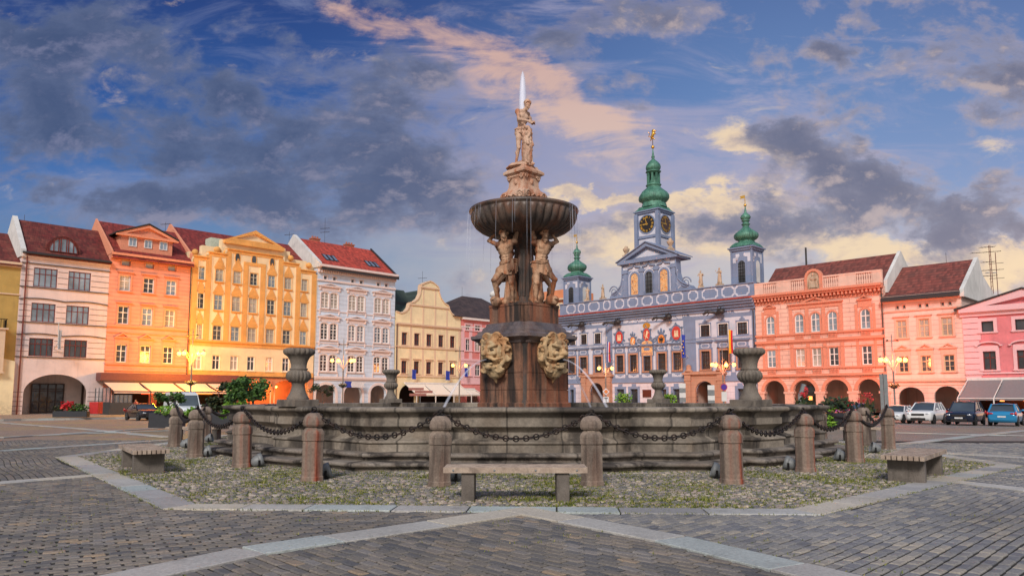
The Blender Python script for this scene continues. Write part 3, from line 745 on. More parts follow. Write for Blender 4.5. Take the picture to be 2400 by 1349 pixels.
mb.revolve([(.80, 8.0), (.80, 8.42), (.76, 8.46), (.82, 8.52), (.86, 8.62), (.84, 8.76), (.74, 8.86), (.60, 8.94), (.54, 9.06), (.53, 9.22), (.56, 9.34), (.62, 9.40), (.60, 9.46), (.74, 9.52), (.74, 9.60), (.62, 9.68), (.52, 9.74), (.50, 9.80)], 4, (0, 0, 0), pi / 2, smooth=False)
def spiral(mb, c, r0, turns, rad, ax=Vector((1, 0, 0)), up=Vector((0, 0, 1)), flip=1, n=26):
    pts = []; rs = []
    for i in range(n + 1):
        t = i / n; a = flip * t * turns * 2 * pi; r = r0 * (1 - .85 * t)
        pts.append(Vector(c) + ax * (r * cos(a)) + up * (r * sin(a))); rs.append(rad * (1 - .5 * t))
    mb.tube(pts, rs, 6)
sp = MB()
for q in range(4):
    a = R(90 * q - 45); nrm = Vector((cos(a), sin(a), 0)); tg = Vector((-sin(a), cos(a), 0))
    for sgn in (-1, 1):
        spiral(sp, nrm * .60 + tg * (.40 * sgn) + Vector((0, 0, 8.66)), .15, 1.6, .055, tg * -sgn, Vector((0, 0, 1)))
        spiral(sp, nrm * .43 + tg * (.30 * sgn) + Vector((0, 0, 9.36)), .09, 1.4, .035, tg * -sgn, Vector((0, 0, 1)))
        sp.tube([nrm * .60 + tg * (.27 * sgn) + Vector((0, 0, 8.6)), nrm * .63 + tg * (.12 * sgn) + Vector((0, 0, 8.70)), nrm * .60 + Vector((0, 0, 8.64))], .04, 6)
    sp.ball(nrm * .39 + Vector((0, 0, 9.2)), .07, .07, .10)
for i in range(len(sp.v)): pass
pd = mb.build('pedestal', M['sand'], fo); sp.build('scroll', M['sand'], pd)

# urns on the basin
def urn_mesh():
    m = MB()
    m.revolve([(.27, 0), (.275, .04), (.25, .07), (.20, .16), (.165, .28), (.15, .37), (.17, .39), (.17, .405), (.16, .415), (.22, .43, .1), (.285, .50, .14), (.315, .57, .15), (.30, .65, .14), (.25, .71, .1), (.20, .735, 0), (.225, .745), (.225, .77), (.19, .785), (.195, .87), (.22, .97), (.27, 1.06), (.32, 1.10), (.36, 1.12, .08), (.39, 1.16, .12), (.395, 1.21, .12), (.37, 1.255, .1), (.33, 1.275, 0), (.30, 1.25), (.26, 1.1)], 144, lobes=18)
    return m
urn0 = None
for i, (x, y, lab) in enumerate([(-5.78, -7.25, 'large fluted stone urn, near left on the basin rim, before the yellow house'), (5.55, -7.25, 'large fluted stone urn, near right on the basin rim, before the town hall edge'),
                                 (-5.78, 7.1, 'smaller looking stone urn on the far left of the basin, before the cream gabled house'), (6.05, 7.1, 'smaller looking stone urn on the far right of the basin, before the blue town hall')]):
    if urn0 is None:
        u = thing('stone_urn', lab, 'urn', group='stone urns on the basin rim')
        urn_mesh().build('vessel', M['urn'], u).location.z = .17
        MB().bbox(-.37, .37, -.37, .37, 0, .17, .015).build('pedestal', M['urn'], u); urn0 = u
    else:
        u = copy_tree(urn0); u['label'] = lab
    u.location = (FX + x, FY + y, 1.393); u.rotation_euler.z = math.atan2(y, x) + pi / 2

# ------------------------------------------------------------------ figures
def V3(*a): return Vector(a)
def hand(mb, wr, d, up, s=1.0, curl=.5):
    d = Vector(d).normalized(); up = Vector(up).normalized(); sd = d.cross(up).normalized()
    pc = wr + d * (.055 * s); mb.cap(wr, wr + d * (.09 * s), .03 * s, .036 * s, 8)
    for k, ln in enumerate((.075, .085, .08, .065)):
        o = wr + d * (.085 * s) + sd * ((k - 1.5) * .021 * s)
        k1 = o + (d * (1 - curl * .4) + up * curl * .6).normalized() * (ln * .55 * s); k2 = k1 + (d * (1 - curl) + up * curl).normalized() * (ln * .5 * s)
        mb.cap(o, k1, .0115 * s, .0105 * s, 6); mb.cap(k1, k2, .0105 * s, .009 * s, 6)
    t0 = wr + d * (.03 * s) - sd * (.028 * s); t1 = t0 + (d * .6 - sd * .8 + up * .3).normalized() * (.045 * s)
    mb.cap(t0, t1, .014 * s, .011 * s, 6); mb.cap(t1, t1 + (d * .8 + up * .6).normalized() * (.035 * s), .011 * s, .009 * s, 6)
def body(mb, J, s=1.0, fd=Vector((0, -1, 0)), hf=None):
    """one human figure laid out on its joints; fd = where the chest faces, hf = where the face looks"""
    g = {k: Vector(v) * s for k, v in J.items()}; hf = (Vector(hf) if hf else fd).normalized()
    sh = (g['shR'] - g['shL']).normalized(); pel, ch, nk, hd = g['pelvis'], g['chest'], g['neck'], g['head']
    rot = Matrix((sh, -fd, V3(0, 0, 1))).transposed()
    def el(c, rx, ry, rz): mb.ball(c, rx * s, ry * s, rz * s, 14, 10, rot)
    el(pel, .165, .12, .13); el(pel.lerp(ch, .45), .135, .10, .17); el(ch, .175, .125, .17); el(ch + V3(0, 0, .09 * s), .19, .105, .09)
    for q in (-1, 1):
        el(ch + fd * (.085 * s) + sh * (q * .075 * s) + V3(0, 0, .045 * s), .08, .045, .062)
        el(ch - fd * (.08 * s) + sh * (q * .08 * s), .07, .05, .12)
        el(pel - fd * (.08 * s) + sh * (q * .07 * s) - V3(0, 0, .04 * s), .085, .075, .09)
        for k in range(3): el(pel.lerp(ch, .3 + .2 * k) + fd * (.088 * s) + sh * (q * .036 * s), .034, .025, .03)
    mb.cap(ch + V3(0, 0, .1 * s), nk, .075 * s, .058 * s); mb.cap(nk, hd - V3(0, 0, .06 * s), .056 * s, .055 * s)
    for a in 'LR':
        mb.cap(nk - V3(0, 0, .02 * s), g['sh' + a], .055 * s, .062 * s); mb.ball(g['sh' + a], .078 * s)
        e, w_ = g['el' + a], g['wr' + a]
        mb.cap(g['sh' + a], e, .058 * s, .042 * s); m_ = g['sh' + a].lerp(e, .45); mb.ball(m_ + fd * (.012 * s), .058 * s)
        mb.cap(e, w_, .042 * s, .027 * s); mb.ball(e.lerp(w_, .25), .046 * s)
        dh = Vector(J.get('hd' + a, w_ / s - e / s)); hand(mb, w_, dh, J.get('hu' + a, fd), s * 1.1)
        h, k, n_ = g['hip' + a], g['kn' + a], g['an' + a]
        mb.cap(h, k, .098 * s, .060 * s); mb.ball(h.lerp(k, .35) + fd * (.02 * s), .095 * s, .09 * s, .12 * s); mb.ball(k + fd * (.015 * s), .06 * s)
        mb.cap(k, n_, .056 * s, .036 * s); mb.ball(k.lerp(n_, .3) - fd * (.025 * s), .058 * s, .055 * s, .09 * s)
        td = Vector(J.get('toe' + a, fd)); td = td.normalized(); hl = n_ - V3(0, 0, .055 * s) - td * (.04 * s)
        mb.cap(hl, hl + td * (.15 * s), .038 * s, .038 * s); mb.cap(n_, hl + td * (.08 * s), .036 * s, .036 * s)
        sd = td.cross(V3(0, 0, 1))
        for q in range(5): o = hl + td * (.15 * s) + sd * ((q - 2) * .016 * s); mb.cap(o, o + td * ((.055 - .006 * abs(q - 1)) * s) - V3(0, 0, .01 * s), .015 * s, .012 * s, 6)
    # head with face
    up = (hd - nk).normalized(); up = (up * .5 + V3(0, 0, 1) * .5); up = (up - hf * up.dot(hf)).normalized(); sd = hf.cross(up).normalized()
    Rm = Matrix((sd, hf, up)).transposed()
    def hl_(x, y, z): return hd + (sd * x + hf * y + up * z) * s
    mb.ball(hl_(0, -.01, .02), .076 * s, .094 * s, .098 * s, 14, 10, Rm); mb.ball(hl_(0, .03, -.045), .058 * s, .06 * s, .075 * s, 12, 8, Rm)
    mb.cap(hl_(0, .085, .02), hl_(0, .112, -.03), .011 * s, .019 * s, 8)
    for q in (-1, 1):
        mb.cap(hl_(q * .012, .083, .032), hl_(q * .052, .070, .03), .015 * s, .011 * s, 6); mb.ball(hl_(q * .032, .076, .008), .014 * s)
        mb.ball(hl_(q * .042, .062, -.03), .026 * s); mb.ball(hl_(q * .077, 0, 0), .012 * s, .022 * s, .03 * s)
        mb.cap(hl_(0, .090, -.058), hl_(q * .026, .080, -.060), .010 * s, .006 * s, 6)
    mb.cap(hl_(-.018, .084, -.073), hl_(.018, .084, -.073), .009 * s, .009 * s, 6); mb.ball(hl_(0, .078, -.105), .024 * s)
    return hl_
def hairdo(mb, hl_, s, beard=True, rnd=random.Random(4)):
    for i in range(70):
        a = rnd.uniform(0, 2 * pi); t = rnd.uniform(-.2, 1); x = .085 * cos(a) * sqrt(max(0, 1 - t * t * .8)); y = -.015 + .10 * sin(a) * sqrt(max(0, 1 - t * t * .8)); z = .03 + .10 * t
        if y > .045 and z < .07: continue
        mb.ball(hl_(x, y, z), .024 * s * rnd.uniform(.8, 1.3), n=7, m=5)
    if beard:
        for i in range(46):
            x = rnd.uniform(-.06, .06); z = rnd.uniform(-.20, -.05); y = .085 - abs(x) * .9 + .03 * rnd.random() - max(0, -.12 - z) * .3
            if abs(x) < .028 and z > -.088: continue
            if z < -.13 and abs(x) > .04: continue
            mb.ball(hl_(x, y, z), .019 * s * rnd.uniform(.8, 1.3), n=7, m=5)
def cloth(mb, pel, s, fd, seed=1, rx=.185, ry=.15, h=.30):
    ph = seed * 1.7; ang0 = atan2(fd.y, fd.x)
    def fn(u, v):
        a = u * 2 * pi; hem = h * (.75 + .45 * cos(a - ang0 - .7)); k = 1 + .05 * v + (.03 + .075 * v) * sin(9 * a + ph + 2.2 * v) + .03 * sin(23 * a + ph)
        return Vector((pel.x + rx * s * k * cos(a), pel.y + ry * s * k * sin(a), pel.z + .07 * s - hem * s * v + .03 * s * sin(a - ang0)))
    mb.grid(fn, 72, 10)
    def fn2(u, v):
        p = fn(u, v); c_ = Vector((pel.x, pel.y, p.z)); return c_ + (p - c_) * .88
    mb.grid(fn2, 72, 10, flip=True)
    for k in range(2):
        pts = [fn(i / 40, .05 + .12 * k + .05 * sin(i / 40 * 2 * pi * 3 + k)) for i in range(40)]
        mb.tube(pts, .022 * s, 6, closed=True)
    # knot with hanging folds on one hip
    o = fn((ang0 + .8) / (2 * pi), .1)
    for k in range(5): mb.cap(o + Vector((0, 0, 0)), o + fd * (.05 * s) + Vector(((k - 2) * .03 * s, 0, -(.22 + .03 * (k % 2)) * s)), .03 * s, .02 * s, 6)

ATL = 1.40
def atlas(kind):
    q = 1 if kind else -1
    J = dict(pelvis=(-.02 * q, .0, .95), chest=(.03 * q, -.05, 1.29), neck=(.03 * q, -.08, 1.50), head=(.02 * q, -.14, 1.63),
             hipL=(-.11, 0, .90), hipR=(.09, 0, .90))
    if kind:
        J.update(shL=(-.17, -.03, 1.44), shR=(.22, -.03, 1.44), elL=(-.25, -.10, 1.66), wrL=(-.13, .05, 1.80), hdL=(.1, .1, .9), elR=(.46, .03, 1.55), wrR=(.30, .04, 1.74), hdR=(-.2, 0, .9),
                 knL=(-.14, -.06, .48), anL=(-.12, .02, .09), knR=(.24, -.18, .58), anR=(.22, -.10, .20), toeR=(.5, -1, -.1), toeL=(-.2, -1, 0))
    else:
        J.update(shL=(-.22, -.03, 1.43), shR=(.17, -.03, 1.46), elL=(-.47, .0, 1.56), wrL=(-.30, .06, 1.74), hdL=(.2, 0, .9), elR=(.24, -.03, 1.70), wrR=(.21, .0, 1.90), hdR=(0, 0, 1),
                 knL=(-.25, -.16, .56), anL=(-.26, .0, .19), knR=(.12, -.07, .48), anR=(.10, .03, .09), toeL=(-.3, -1, -.1), toeR=(.2, -1, 0))
    return J
def rock(mb, x, y, r, h, seed):
    rnd = random.Random(seed)
    for _ in range(5): mb.ball((x + rnd.uniform(-.5, .5) * r, y + rnd.uniform(-.5, .5) * r, h * rnd.uniform(.2, .5)), r * rnd.uniform(.5, .8), r * rnd.uniform(.5, .8), h * .55, 7, 5)
labs = ['bearded sandstone giant under the bowl, one arm stretched straight, left of the column', 'bearded sandstone giant with both arms bent over his head, right of the column',
        'stone giant carrying the rear of the bowl, mostly hidden behind the right-hand giant', 'stone giant carrying the rear of the bowl, mostly hidden behind the left-hand giant']
for i, (ang, kind) in enumerate([(-135, 0), (-45, 1), (45, 0), (135, 1)]):
    st = thing('giant_statue', labs[i], 'statue', (FX + .80 * cos(R(ang)), FY + .80 * sin(R(ang)), 4.80), R(ang + 90) * (1 if 1 else 0), 'four giants carrying the bowl')
    if i < 2:
        st.rotation_euler.z = R(ang + 90 + (18 if i == 0 else -14)); st.scale = (1.16, 1.14, 1.05)
    mb = MB(); J = atlas(kind); hl_ = body(mb, J, ATL, hf=(-.25 if kind else .3, -1, -.45))
    o_ = mb.sculpt('body', M['atlas'], st, .021, 1, .006, 9)
    mb = MB(); hairdo(mb, hl_, ATL); mb.sculpt('hair', M['atlas'], st, .017, 0, .006, 14)
    mb = MB(); cloth(mb, Vector(J['pelvis']) * ATL, ATL, Vector((0, -1, 0)), i + 1); mb.build('loincloth', M['atlas'], st)
    mb = MB(); rock(mb, .34 if kind else -.38, -.12, .20, .30, i); rock(mb, .0, .25, .3, .3, i + 9); mb.cap((0, .22, .2), (0, .20, 1.0), .24, .14, 10); mb.sculpt('rock', M['atlas'], st, .03, 1, .02, 5)

# Samson with the lion
sm = thing('man_statue', 'pale sandstone nude man bending over an upright lion, at the very top of the fountain', 'statue', (FX - .06, FY, 9.79), R(40)); sm.scale = (1.0, 1.0, 1.17)
J = dict(pelvis=(-.02, .03, .95), chest=(.0, -.03, 1.27), neck=(.02, -.09, 1.49), head=(.05, -.18, 1.60), shL=(-.19, -.02, 1.42), shR=(.20, -.03, 1.42),
         elL=(-.24, -.14, 1.18), wrL=(-.08, -.33, 1.13), elR=(.28, -.14, 1.18), wrR=(.13, -.36, 1.12), hdL=(.5, -.5, -.3), hdR=(-.4, -.6, -.2),
         hipL=(-.11, .03, .90), hipR=(.09, .03, .90), knL=(-.15, -.02, .49), anL=(-.14, .12, .09), knR=(.14, -.14, .52), anR=(.14, -.02, .10))
mb = MB(); hl_ = body(mb, J, 1.22, hf=(.25, -1, -.6)); mb.sculpt('body', M['sand'], sm, .018, 1, .004, 9)
mb = MB(); hairdo(mb, hl_, 1.22, False); mb.sculpt('hair', M['sand'], sm, .016, 0, .004, 14)
mb = MB(); cloth(mb, Vector(J['pelvis']) * 1.22, 1.22, Vector((0, -1, 0)), 5, .175, .14, .16); mb.build('loincloth', M['sand'], sm)
lion = thing('lion_statue', 'shaggy upright stone lion held by the man at the top of the fountain', 'statue', (FX - .12, FY + .06, 9.79), R(40)); lion.scale = (.82, .90, 1.02)
mb = MB(); rnd = random.Random(5)
mb.cap((0, -.40, .2), (.0, -.40, 1.15), .22, .19, 12); mb.ball((0, -.42, 1.30), .15, .17, .16); mb.cap((0, -.52, 1.28), (0, -.60, 1.20), .09, .06); mb.cap((0, -.50, 1.16), (0, -.58, 1.06), .05, .04)
for q in (-1, 1):
    mb.cap((q * .12, -.45, .45), (q * .17, -.52, .12), .11, .06); mb.cap((q * .17, -.52, .1), (q * .17, -.64, .06), .06, .05); mb.cap((q * .12, -.50, .98), (q * .14, -.62, .74), .06, .05); mb.ball((q * .11, -.40, 1.42), .04)
mb.cap((0, -.3, .1), (.1, .1, .25), .12, .08)
for i in range(150):
    a = rnd.uniform(0, 2 * pi); z = rnd.uniform(.35, 1.42); r = .20 - .02 * rnd.random()
    if sin(a) < -.75 and z > 1.12: continue
    mb.ball((r * cos(a), -.41 + r * sin(a), z), .05 * rnd.uniform(.7, 1.3), .05, .065, 7, 5)
mb.sculpt('body', M['sand'], lion, .022, 0, .01, 12)
mb = MB(); mb.revolve([(.62, 0), (.60, .05), (.48, .12), (.3, .16)], 10, smooth=False); mb.sculpt('base_rock', M['sand'], lion, .03, 1, .03, 4)

M['eyeshade'] = plain('hollow_shade', (.06, .035, .02), .9)  # dark colour painted where the brow would shade the eyes
# masks spouting water
def mask():
    mb = MB(); rnd = random.Random(8); c = V3
    mb.ball((0, .05, .02), .50, .20, .66); mb.ball((0, -.08, .50), .36, .20, .22); mb.ball((0, -.08, -.56), .30, .20, .28); mb.ball((0, -.14, .08), .31, .27, .44); mb.ball((0, -.12, -.40), .24, .22, .28)
    mb.cap((0, -.36, .24), (0, -.54, .0), .05, .095); mb.ball((0, -.34, .36), .22, .11, .10)
    for q in (-1, 1):
        mb.cap((q * .04, -.43, .21), (q * .25, -.33, .29), .065, .05); mb.ball((q * .17, -.36, .0), .10, .10, .09); mb.ball((q * .08, -.47, -.01), .055)
        mb.cap((q * .03, -.46, -.09), (q * .22, -.38, -.20), .065, .06); mb.cap((q * .22, -.38, -.20), (q * .36, -.22, -.14), .055, .03)
        for k in range(3): mb.tube([(q * .02, -.33, .40 + .04 * k), (q * .12, -.31, .385 + .04 * k), (q * .20, -.24, .40 + .04 * k)], .018, 5)
        spiral(mb, (q * .17, -.24, .56), .15, 1.6, .06, c(q, 0, 0), c(0, 0, 1)); spiral(mb, (q * .38, -.16, .40), .13, 1.5, .055, c(q, .2, 0), c(0, 0, 1))
        spiral(mb, (q * .45, -.10, .16), .10, 1.5, .05, c(q, .2, 0), c(0, 0, 1)); spiral(mb, (q * .43, -.10, -.14), .12, 1.5, .05, c(q, .2, 0), c(0, 0, -1))
        spiral(mb, (q * .26, -.22, -.48), .15, 1.7, .055, c(q, 0, 0), c(0, 0, -1))
        mb.tube([(q * .34, -.18, .50), (q * .42, -.16, .3), (q * .38, -.2, .05), (q * .42, -.14, -.18), (q * .33, -.2, -.35), (q * .2, -.22, -.6)], [.09, .07, .06, .07, .07, .04], 7)
        mb.tube([(q * .10, -.28, -.30), (q * .16, -.28, -.42), (q * .08, -.26, -.56), (q * .10, -.2, -.68)], [.06, .06, .05, .03], 7)
    for i in range(46):
        a = rnd.uniform(0, 2 * pi); mb.ball((.40 * cos(a), .0 - .06 * rnd.random(), .05 + .60 * sin(a)), .05 * rnd.uniform(.7, 1.3), n=7, m=5)
    mb.cap((-.12, -.38, -.34), (.12, -.38, -.34), .05, .05); mb.ball((0, -.34, -.44), .13, .12, .10)
    mb.cap((0, -.15, -.6), (0, -.05, -.95), .14, .03)
    return mb
for i, ang in enumerate((-135, -45, 45, 135)):
    a = R(ang); z = 3.06
    if i == 0:
        mk0 = mask().sculpt('mask', M['mask'], fo, .022, 1, .008, 10)
        MB().ball((0, -.37, -.235), .13, .09, .07).build('mouth', M['black'], mk0); [MB().ball((q * .13, -.375, .12), .065, .045, .032).build('eye', M['eyeshade'], mk0) for q in (-1, 1)]; mk = mk0  # dark ellipsoids stand for the shade in mouth and eye sockets
    else: mk = copy_tree(mk0)
    mk.location = (1.28 * cos(a), 1.28 * sin(a), z); mk.rotation_euler.z = a + pi / 2; mk.scale = (1.28, 1.15, 1.0)
    if i < 3:
        w_ = MB(); pts = []; rs = []
        for k in range(17):
            t = k / 16; d = 1.58 + 2.1 * t; zz = 2.88 + .10 * t - 1.8 * t * t
            pts.append((d * cos(a), d * sin(a), zz)); rs.append(.018 + .035 * t)
        w_.tube(pts, rs, 8)
        tag(w_.build('water_jet', M['jet']), ['thin white water jet from the left mask into the basin', 'thick white water jet arching from the right mask into the basin', 'faint water jet from the hidden rear mask'][i], 'water jet', 'water jets').location = (FX, FY, 0)
w_ = MB(); w_.revolve([(.03, 11.0), (.09, 11.5), (.14, 11.9), (.145, 12.3), (.13, 12.7), (.105, 13.05), (.075, 13.25), (.045, 13.36), (.02, 13.42), (.004, 13.44)], 20)
tag(w_.build('top_jet', M['spray']), 'white spindle of water shooting up above the head of the topmost statue', 'water jet').location = (FX - .03, FY + .10, 0)
w_ = MB(); rnd = random.Random(2)
for i in range(46):
    a = rnd.uniform(0, 2 * pi); r = 1.95 + rnd.uniform(0, .03); l = rnd.uniform(.3, 2.6)
    w_.tube([(r * cos(a), r * sin(a), 8.15), ((r + .03) * cos(a), (r + .03) * sin(a), 8.15 - l * .5), ((r + .05) * cos(a), (r + .05) * sin(a), 8.15 - l)], [.012, .016, .004], 5)
tag(w_.build('water_drips', M['mist']), 'thin threads of water dripping from the lip of the bowl', 'water', kind='stuff').location = (FX, FY, 0)

# ------------------------------------------------------------------ bollards, chains, floodlights
BP = [(409, 1047), (458, 1071), (567, 1095), (731, 1127), (1030, 1139), (1388, 1138), (1716, 1133), (1888, 1105), (2004, 1083), (2083, 1052), (2028, 1044), (1926, 1029), (480, 1034), (557, 1017)]
BL = ['stained granite bollard behind the left bench, leftmost of the ring', 'pale granite bollard just right of the leftmost one, beside the left bench', 'granite bollard with a diagonal crack and a rust stripe, third from the left',
      'granite bollard with bright rust down its right edge, below the near left urn', 'granite bollard at the left end of the front bench', 'granite bollard at the right end of the front bench',
      'granite bollard with a rusty left face, below the near right urn', 'granite bollard with a dark red left face, before the right end of the basin', 'granite bollard left of the right bench, with a dark red middle stripe',
      'granite bollard directly behind the right bench, rightmost of the ring', 'dark granite bollard half hidden between the two beside the right bench', 'distant granite bollard just right of the basin, before the flower planter',
      'distant granite bollard half hidden behind the two left ones', 'distant granite bollard behind the one with the crack, at the left end of the basin']
def bollard():
    t = thing('bollard', '', 'bollard', group='bollards ringing the fountain'); mb = MB(); ph = R(22.5); k = 1 / cos(ph)
    mb.revolve([(.215 * k, -.02), (.21 * k, .09), (.197 * k, .11), (.190 * k, .76), (.19 * k, .765), (.208 * k, .77), (.208 * k, .90), (.20 * k, .935), (.165 * k, .985), (.145 * k, 1.0), (.145 * k, 1.03)], 8, phase=ph, smooth=False)
    sh = mb.build('shaft', M['bollard'], t)
    mb = MB(); mb.revolve([(.145 * k, 1.03), (.185 * k, 1.04), (.20 * k, 1.075), (.20 * k, 1.13), (.185 * k, 1.19), (.15 * k, 1.245), (.10 * k, 1.28), (.06 * k, 1.29)], 8, phase=ph, smooth=False); mb.build('cap', M['bollard'], t)
    mb = MB(); mb.revolve([(.075, 1.285), (.05, 1.31), (.02, 1.325)], 12)
    mb.tube([(.045 * cos(2 * pi * i / 12), 0, 1.355 + .045 * sin(2 * pi * i / 12)) for i in range(12)], .011, 6, closed=True); mb.build('ring', M['black'], t)
    return t
b0 = bollard(); bpos = []
for i, (p, lab) in enumerate(zip(BP, BL)):
    o = b0 if i == 0 else copy_tree(b0); q = gp(*p); bpos.append(q); o.location = (q.x, q.y, 0); o['label'] = lab
    o.rotation_euler.z = [.3, .1, .8, .2, .05, -.1, .25, .5, .7, 1.1, .6, .2, .1, .4][i]; o.rotation_euler.x = .013 * sin(i * 2.3); o.rotation_euler.y = .014 * cos(i * 1.7); hs = [1, 1, 1, 1.02, .99, .99, 1, .98, 1, 1, 1, 1, 1, 1][i]; o.scale = (1, 1, hs)
    if i in (2, 3, 6, 7, 8, 9):
        for ch in o.children:
            if 'ring' not in ch.name:
                ch.data = ch.data.copy(); ch.data.materials[0] = M['bollardrust']
M['chain'] = weathered('rusty_iron_chain', (.022, .020, .020), (.045, .036, .032), rust=.4, rustcol=(.08, .035, .022), dark=.3, scale=8, rough=.5)
M['chain'].node_tree.nodes['Principled BSDF'].inputs['Metallic'].default_value = .5
def link(mb, p, t, rad, a, b_, roll):
    t = t.normalized(); u = t.cross(V3(0, 0, 1)).normalized(); v = t.cross(u); u2 = u * cos(roll) + v * sin(roll); pts = []
    for k in range(12):
        an = 2 * pi * k / 12; pts.append(p + t * (a * cos(an)) + u2 * (b_ * sin(an)))
    mb.tube(pts, rad, 6, closed=True)
def chain(i, j, lab, sag=.46, z=1.335):
    a = Vector((bpos[i].x, bpos[i].y, z)); b_ = Vector((bpos[j].x, bpos[j].y, z)); L = (b_ - a).length; T = 80
    P = [a.lerp(b_, k / T) - V3(0, 0, sag * (1 - (2 * k / T - 1) ** 2)) for k in range(T + 1)]
    acc = [0]
    for k in range(T): acc.append(acc[-1] + (P[k + 1] - P[k]).length)
    n = int(acc[-1] / .093); mb = MB()
    for m_ in range(n + 1):
        s = acc[-1] * m_ / n; k = max(q for q in range(T) if acc[q] <= s + 1e-9); f = (s - acc[k]) / (acc[k + 1] - acc[k]); p = P[k].lerp(P[k + 1], min(f, 1))
        if m_ % 2: link(mb, p, P[k + 1] - P[k], .0135, .092, .030, R(20))
        else: link(mb, p, P[k + 1] - P[k], .015, .052, .050, R(90))
    tag(mb.build('chain', M['chain']), lab, 'chain', 'chains between the bollards')
for i, j, lab, sg in [(0, 12, 'iron chain from the leftmost bollard to the distant one behind it', .45), (0, 1, 'iron chain hanging between the two leftmost bollards', .42), (1, 2, 'iron chain leading from the pale left bollard to the cracked bollard', .45), (2, 3, 'iron chain between the cracked bollard and the one with a bright rust edge', .46), (3, 4, 'iron chain before the basin, ending at the left end of the front bench', .47), (4, 5, 'iron chain sagging above the front bench', .48),
                  (5, 6, 'iron chain before the basin, starting at the right end of the front bench', .48), (6, 7, 'iron chain hanging below the near right urn', .46), (7, 8, 'iron chain before the right end of the basin steps', .46), (8, 9, 'iron chain behind the left end of the right bench', .5),
                  (9, 10, 'iron chain between the rightmost bollard and the dark one behind it', .5), (10, 11, 'distant iron chain before the right flower planter', .46), (12, 13, 'distant rusty chain before the left planters', .45)]:
    chain(i, j, lab, sg)
M['lampgrey'] = plain('grey_lamp_housing', (.20, .215, .22), .5, 0)
M['lens'] = glassm('lamp_lens', (.25, .27, .28), .3)
def flood():
    t = thing('floodlight', '', 'floodlight', group='floodlights beside the bollards')
    Mx = Matrix.Rotation(R(-72), 4, 'X')
    m = MB(Matrix.Translation((0, 0, .13)) @ Mx); m.revolve([(.04, -.15), (.085, -.12), (.115, -.05), (.12, .0)], 20); m.build('housing', M['lampgrey'], t)
    m = MB(Matrix.Translation((0, 0, .13)) @ Mx); m.revolve([(.12, .0), (.137, .005), (.137, .085), (.125, .085), (.122, .04), (.11, .035)], 24, caps=False); m.build('rim', M['lampgrey'], t)
    m = MB(Matrix.Translation((0, 0, .13)) @ Mx); m.revolve([(.118, .035), (.06, .05), (.01, .055)], 20); m.build('lens', M['lens'], t)
    m = MB(); m.box(-.07, .07, -.02, .06, -.01, .02); m.box(-.14, -.13, -.02, .02, 0, .15); m.box(.13, .14, -.02, .02, 0, .15); m.build('bracket', M['black'], t)
    return t
f0 = flood()
for i, (px, py, lab) in enumerate([(436, 1050, 'grey floodlight between the two leftmost bollards'), (486, 1070, 'grey floodlight right of the pale left bollard'), (491, 1036, 'distant grey floodlight behind the left bollards'), (605, 1094, 'grey floodlight at the foot of the cracked bollard'), (763, 1121, 'grey floodlight behind the bollard with the bright rust edge'),
                                   (1061, 1128, 'grey floodlight half hidden by the left end of the front bench'), (1680, 1120, 'grey floodlight left of the bollard below the near right urn'), (1850, 1101, 'grey floodlight before the right end of the basin'), (1968, 1080, 'grey floodlight left of the bollard nearest the right bench'), (2050, 1061, 'grey floodlight just behind the right bench')]):
    o = f0 if i == 0 else copy_tree(f0); q = gp(px, py); o.location = (q.x, q.y, 0); o['label'] = lab
    o.rotation_euler.z = R(-72) if px < 1200 else R(72); o.scale = (1.15,) * 3; o.rotation_euler.z += [0, .1, -.2, .15, -.1, .2, .1, -.15, 0, .1][i]

# ------------------------------------------------------------------ benches
M['wood'] = weathered('weathered_wood', (.33, .255, .20), (.46, .37, .29), rust=.2, rustcol=(.14, .08, .05), dark=.35, scale=5, bmp=.3, bd=.006, zs=1)
M['concrete'] = weathered('speckled_concrete', (.12, .105, .09), (.17, .15, .13), rust=.2, rustcol=(.1, .07, .05), dark=.3, scale=4, bmp=.3)
def bench(lab, loc, rz, L, Wd, h, ns=8, leg_in=.38):
    t = thing('bench', lab, 'bench', loc, rz, 'slatted benches round the fountain'); sw = Wd / ns
    for k in range(ns):
        y0 = -Wd / 2 + k * sw + .010; y1 = -Wd / 2 + (k + 1) * sw - .010
        MB().bbox(-L / 2, L / 2, y0, y1, h - .085, h + .002 * (k % 2), .005).build('slat', M['wood'], t)
    for q in (-1, 1):
        x = q * (L / 2 - leg_in); MB().bbox(x - .10, x + .10, -Wd / 2 + .06, Wd / 2 - .06, -.02, h - .086, .008).build('leg', M['concrete'], t)
    mb = MB()
    for f in (.07, .355, .64, .925): 
        for q in (-1, 1): mb.revolve([(.016, 0), (.014, .006)], 8, (-L / 2 + L * f, 0, 0)) if False else mb.ball((-L / 2 + L * f, q * (Wd / 2 - .004), h - .045), .017, .006, .017, 8, 5)
    mb.build('bolt', M['lampgrey'], t); return t
a = gp(1052, 1168); b_ = gp(1375, 1168)
bench('long slatted wooden bench on two stone legs in front of the fountain', (.055, 12.02, 0), R(-.5), 2.24, .62, .53)
bench('slatted bench at the left corner of the cobbles, seen from its end', (-8.25, 16.85, 0), R(124), 2.55, .72, .52)
bench('slatted bench at the right corner of the cobbles, pale wood, seen from its end', (8.15, 15.25, 0), R(52), 2.65, .76, .52)
q = gpz(462, 1030); bench('distant bench behind the left bollards', (q.x, q.y, 0), R(4), 2.2, .6, .5)
q = gpz(2015, 1032); bench('distant bench half hidden behind the right-hand chains', (q.x, q.y, 0), R(-5), 1.6, .6, .5)
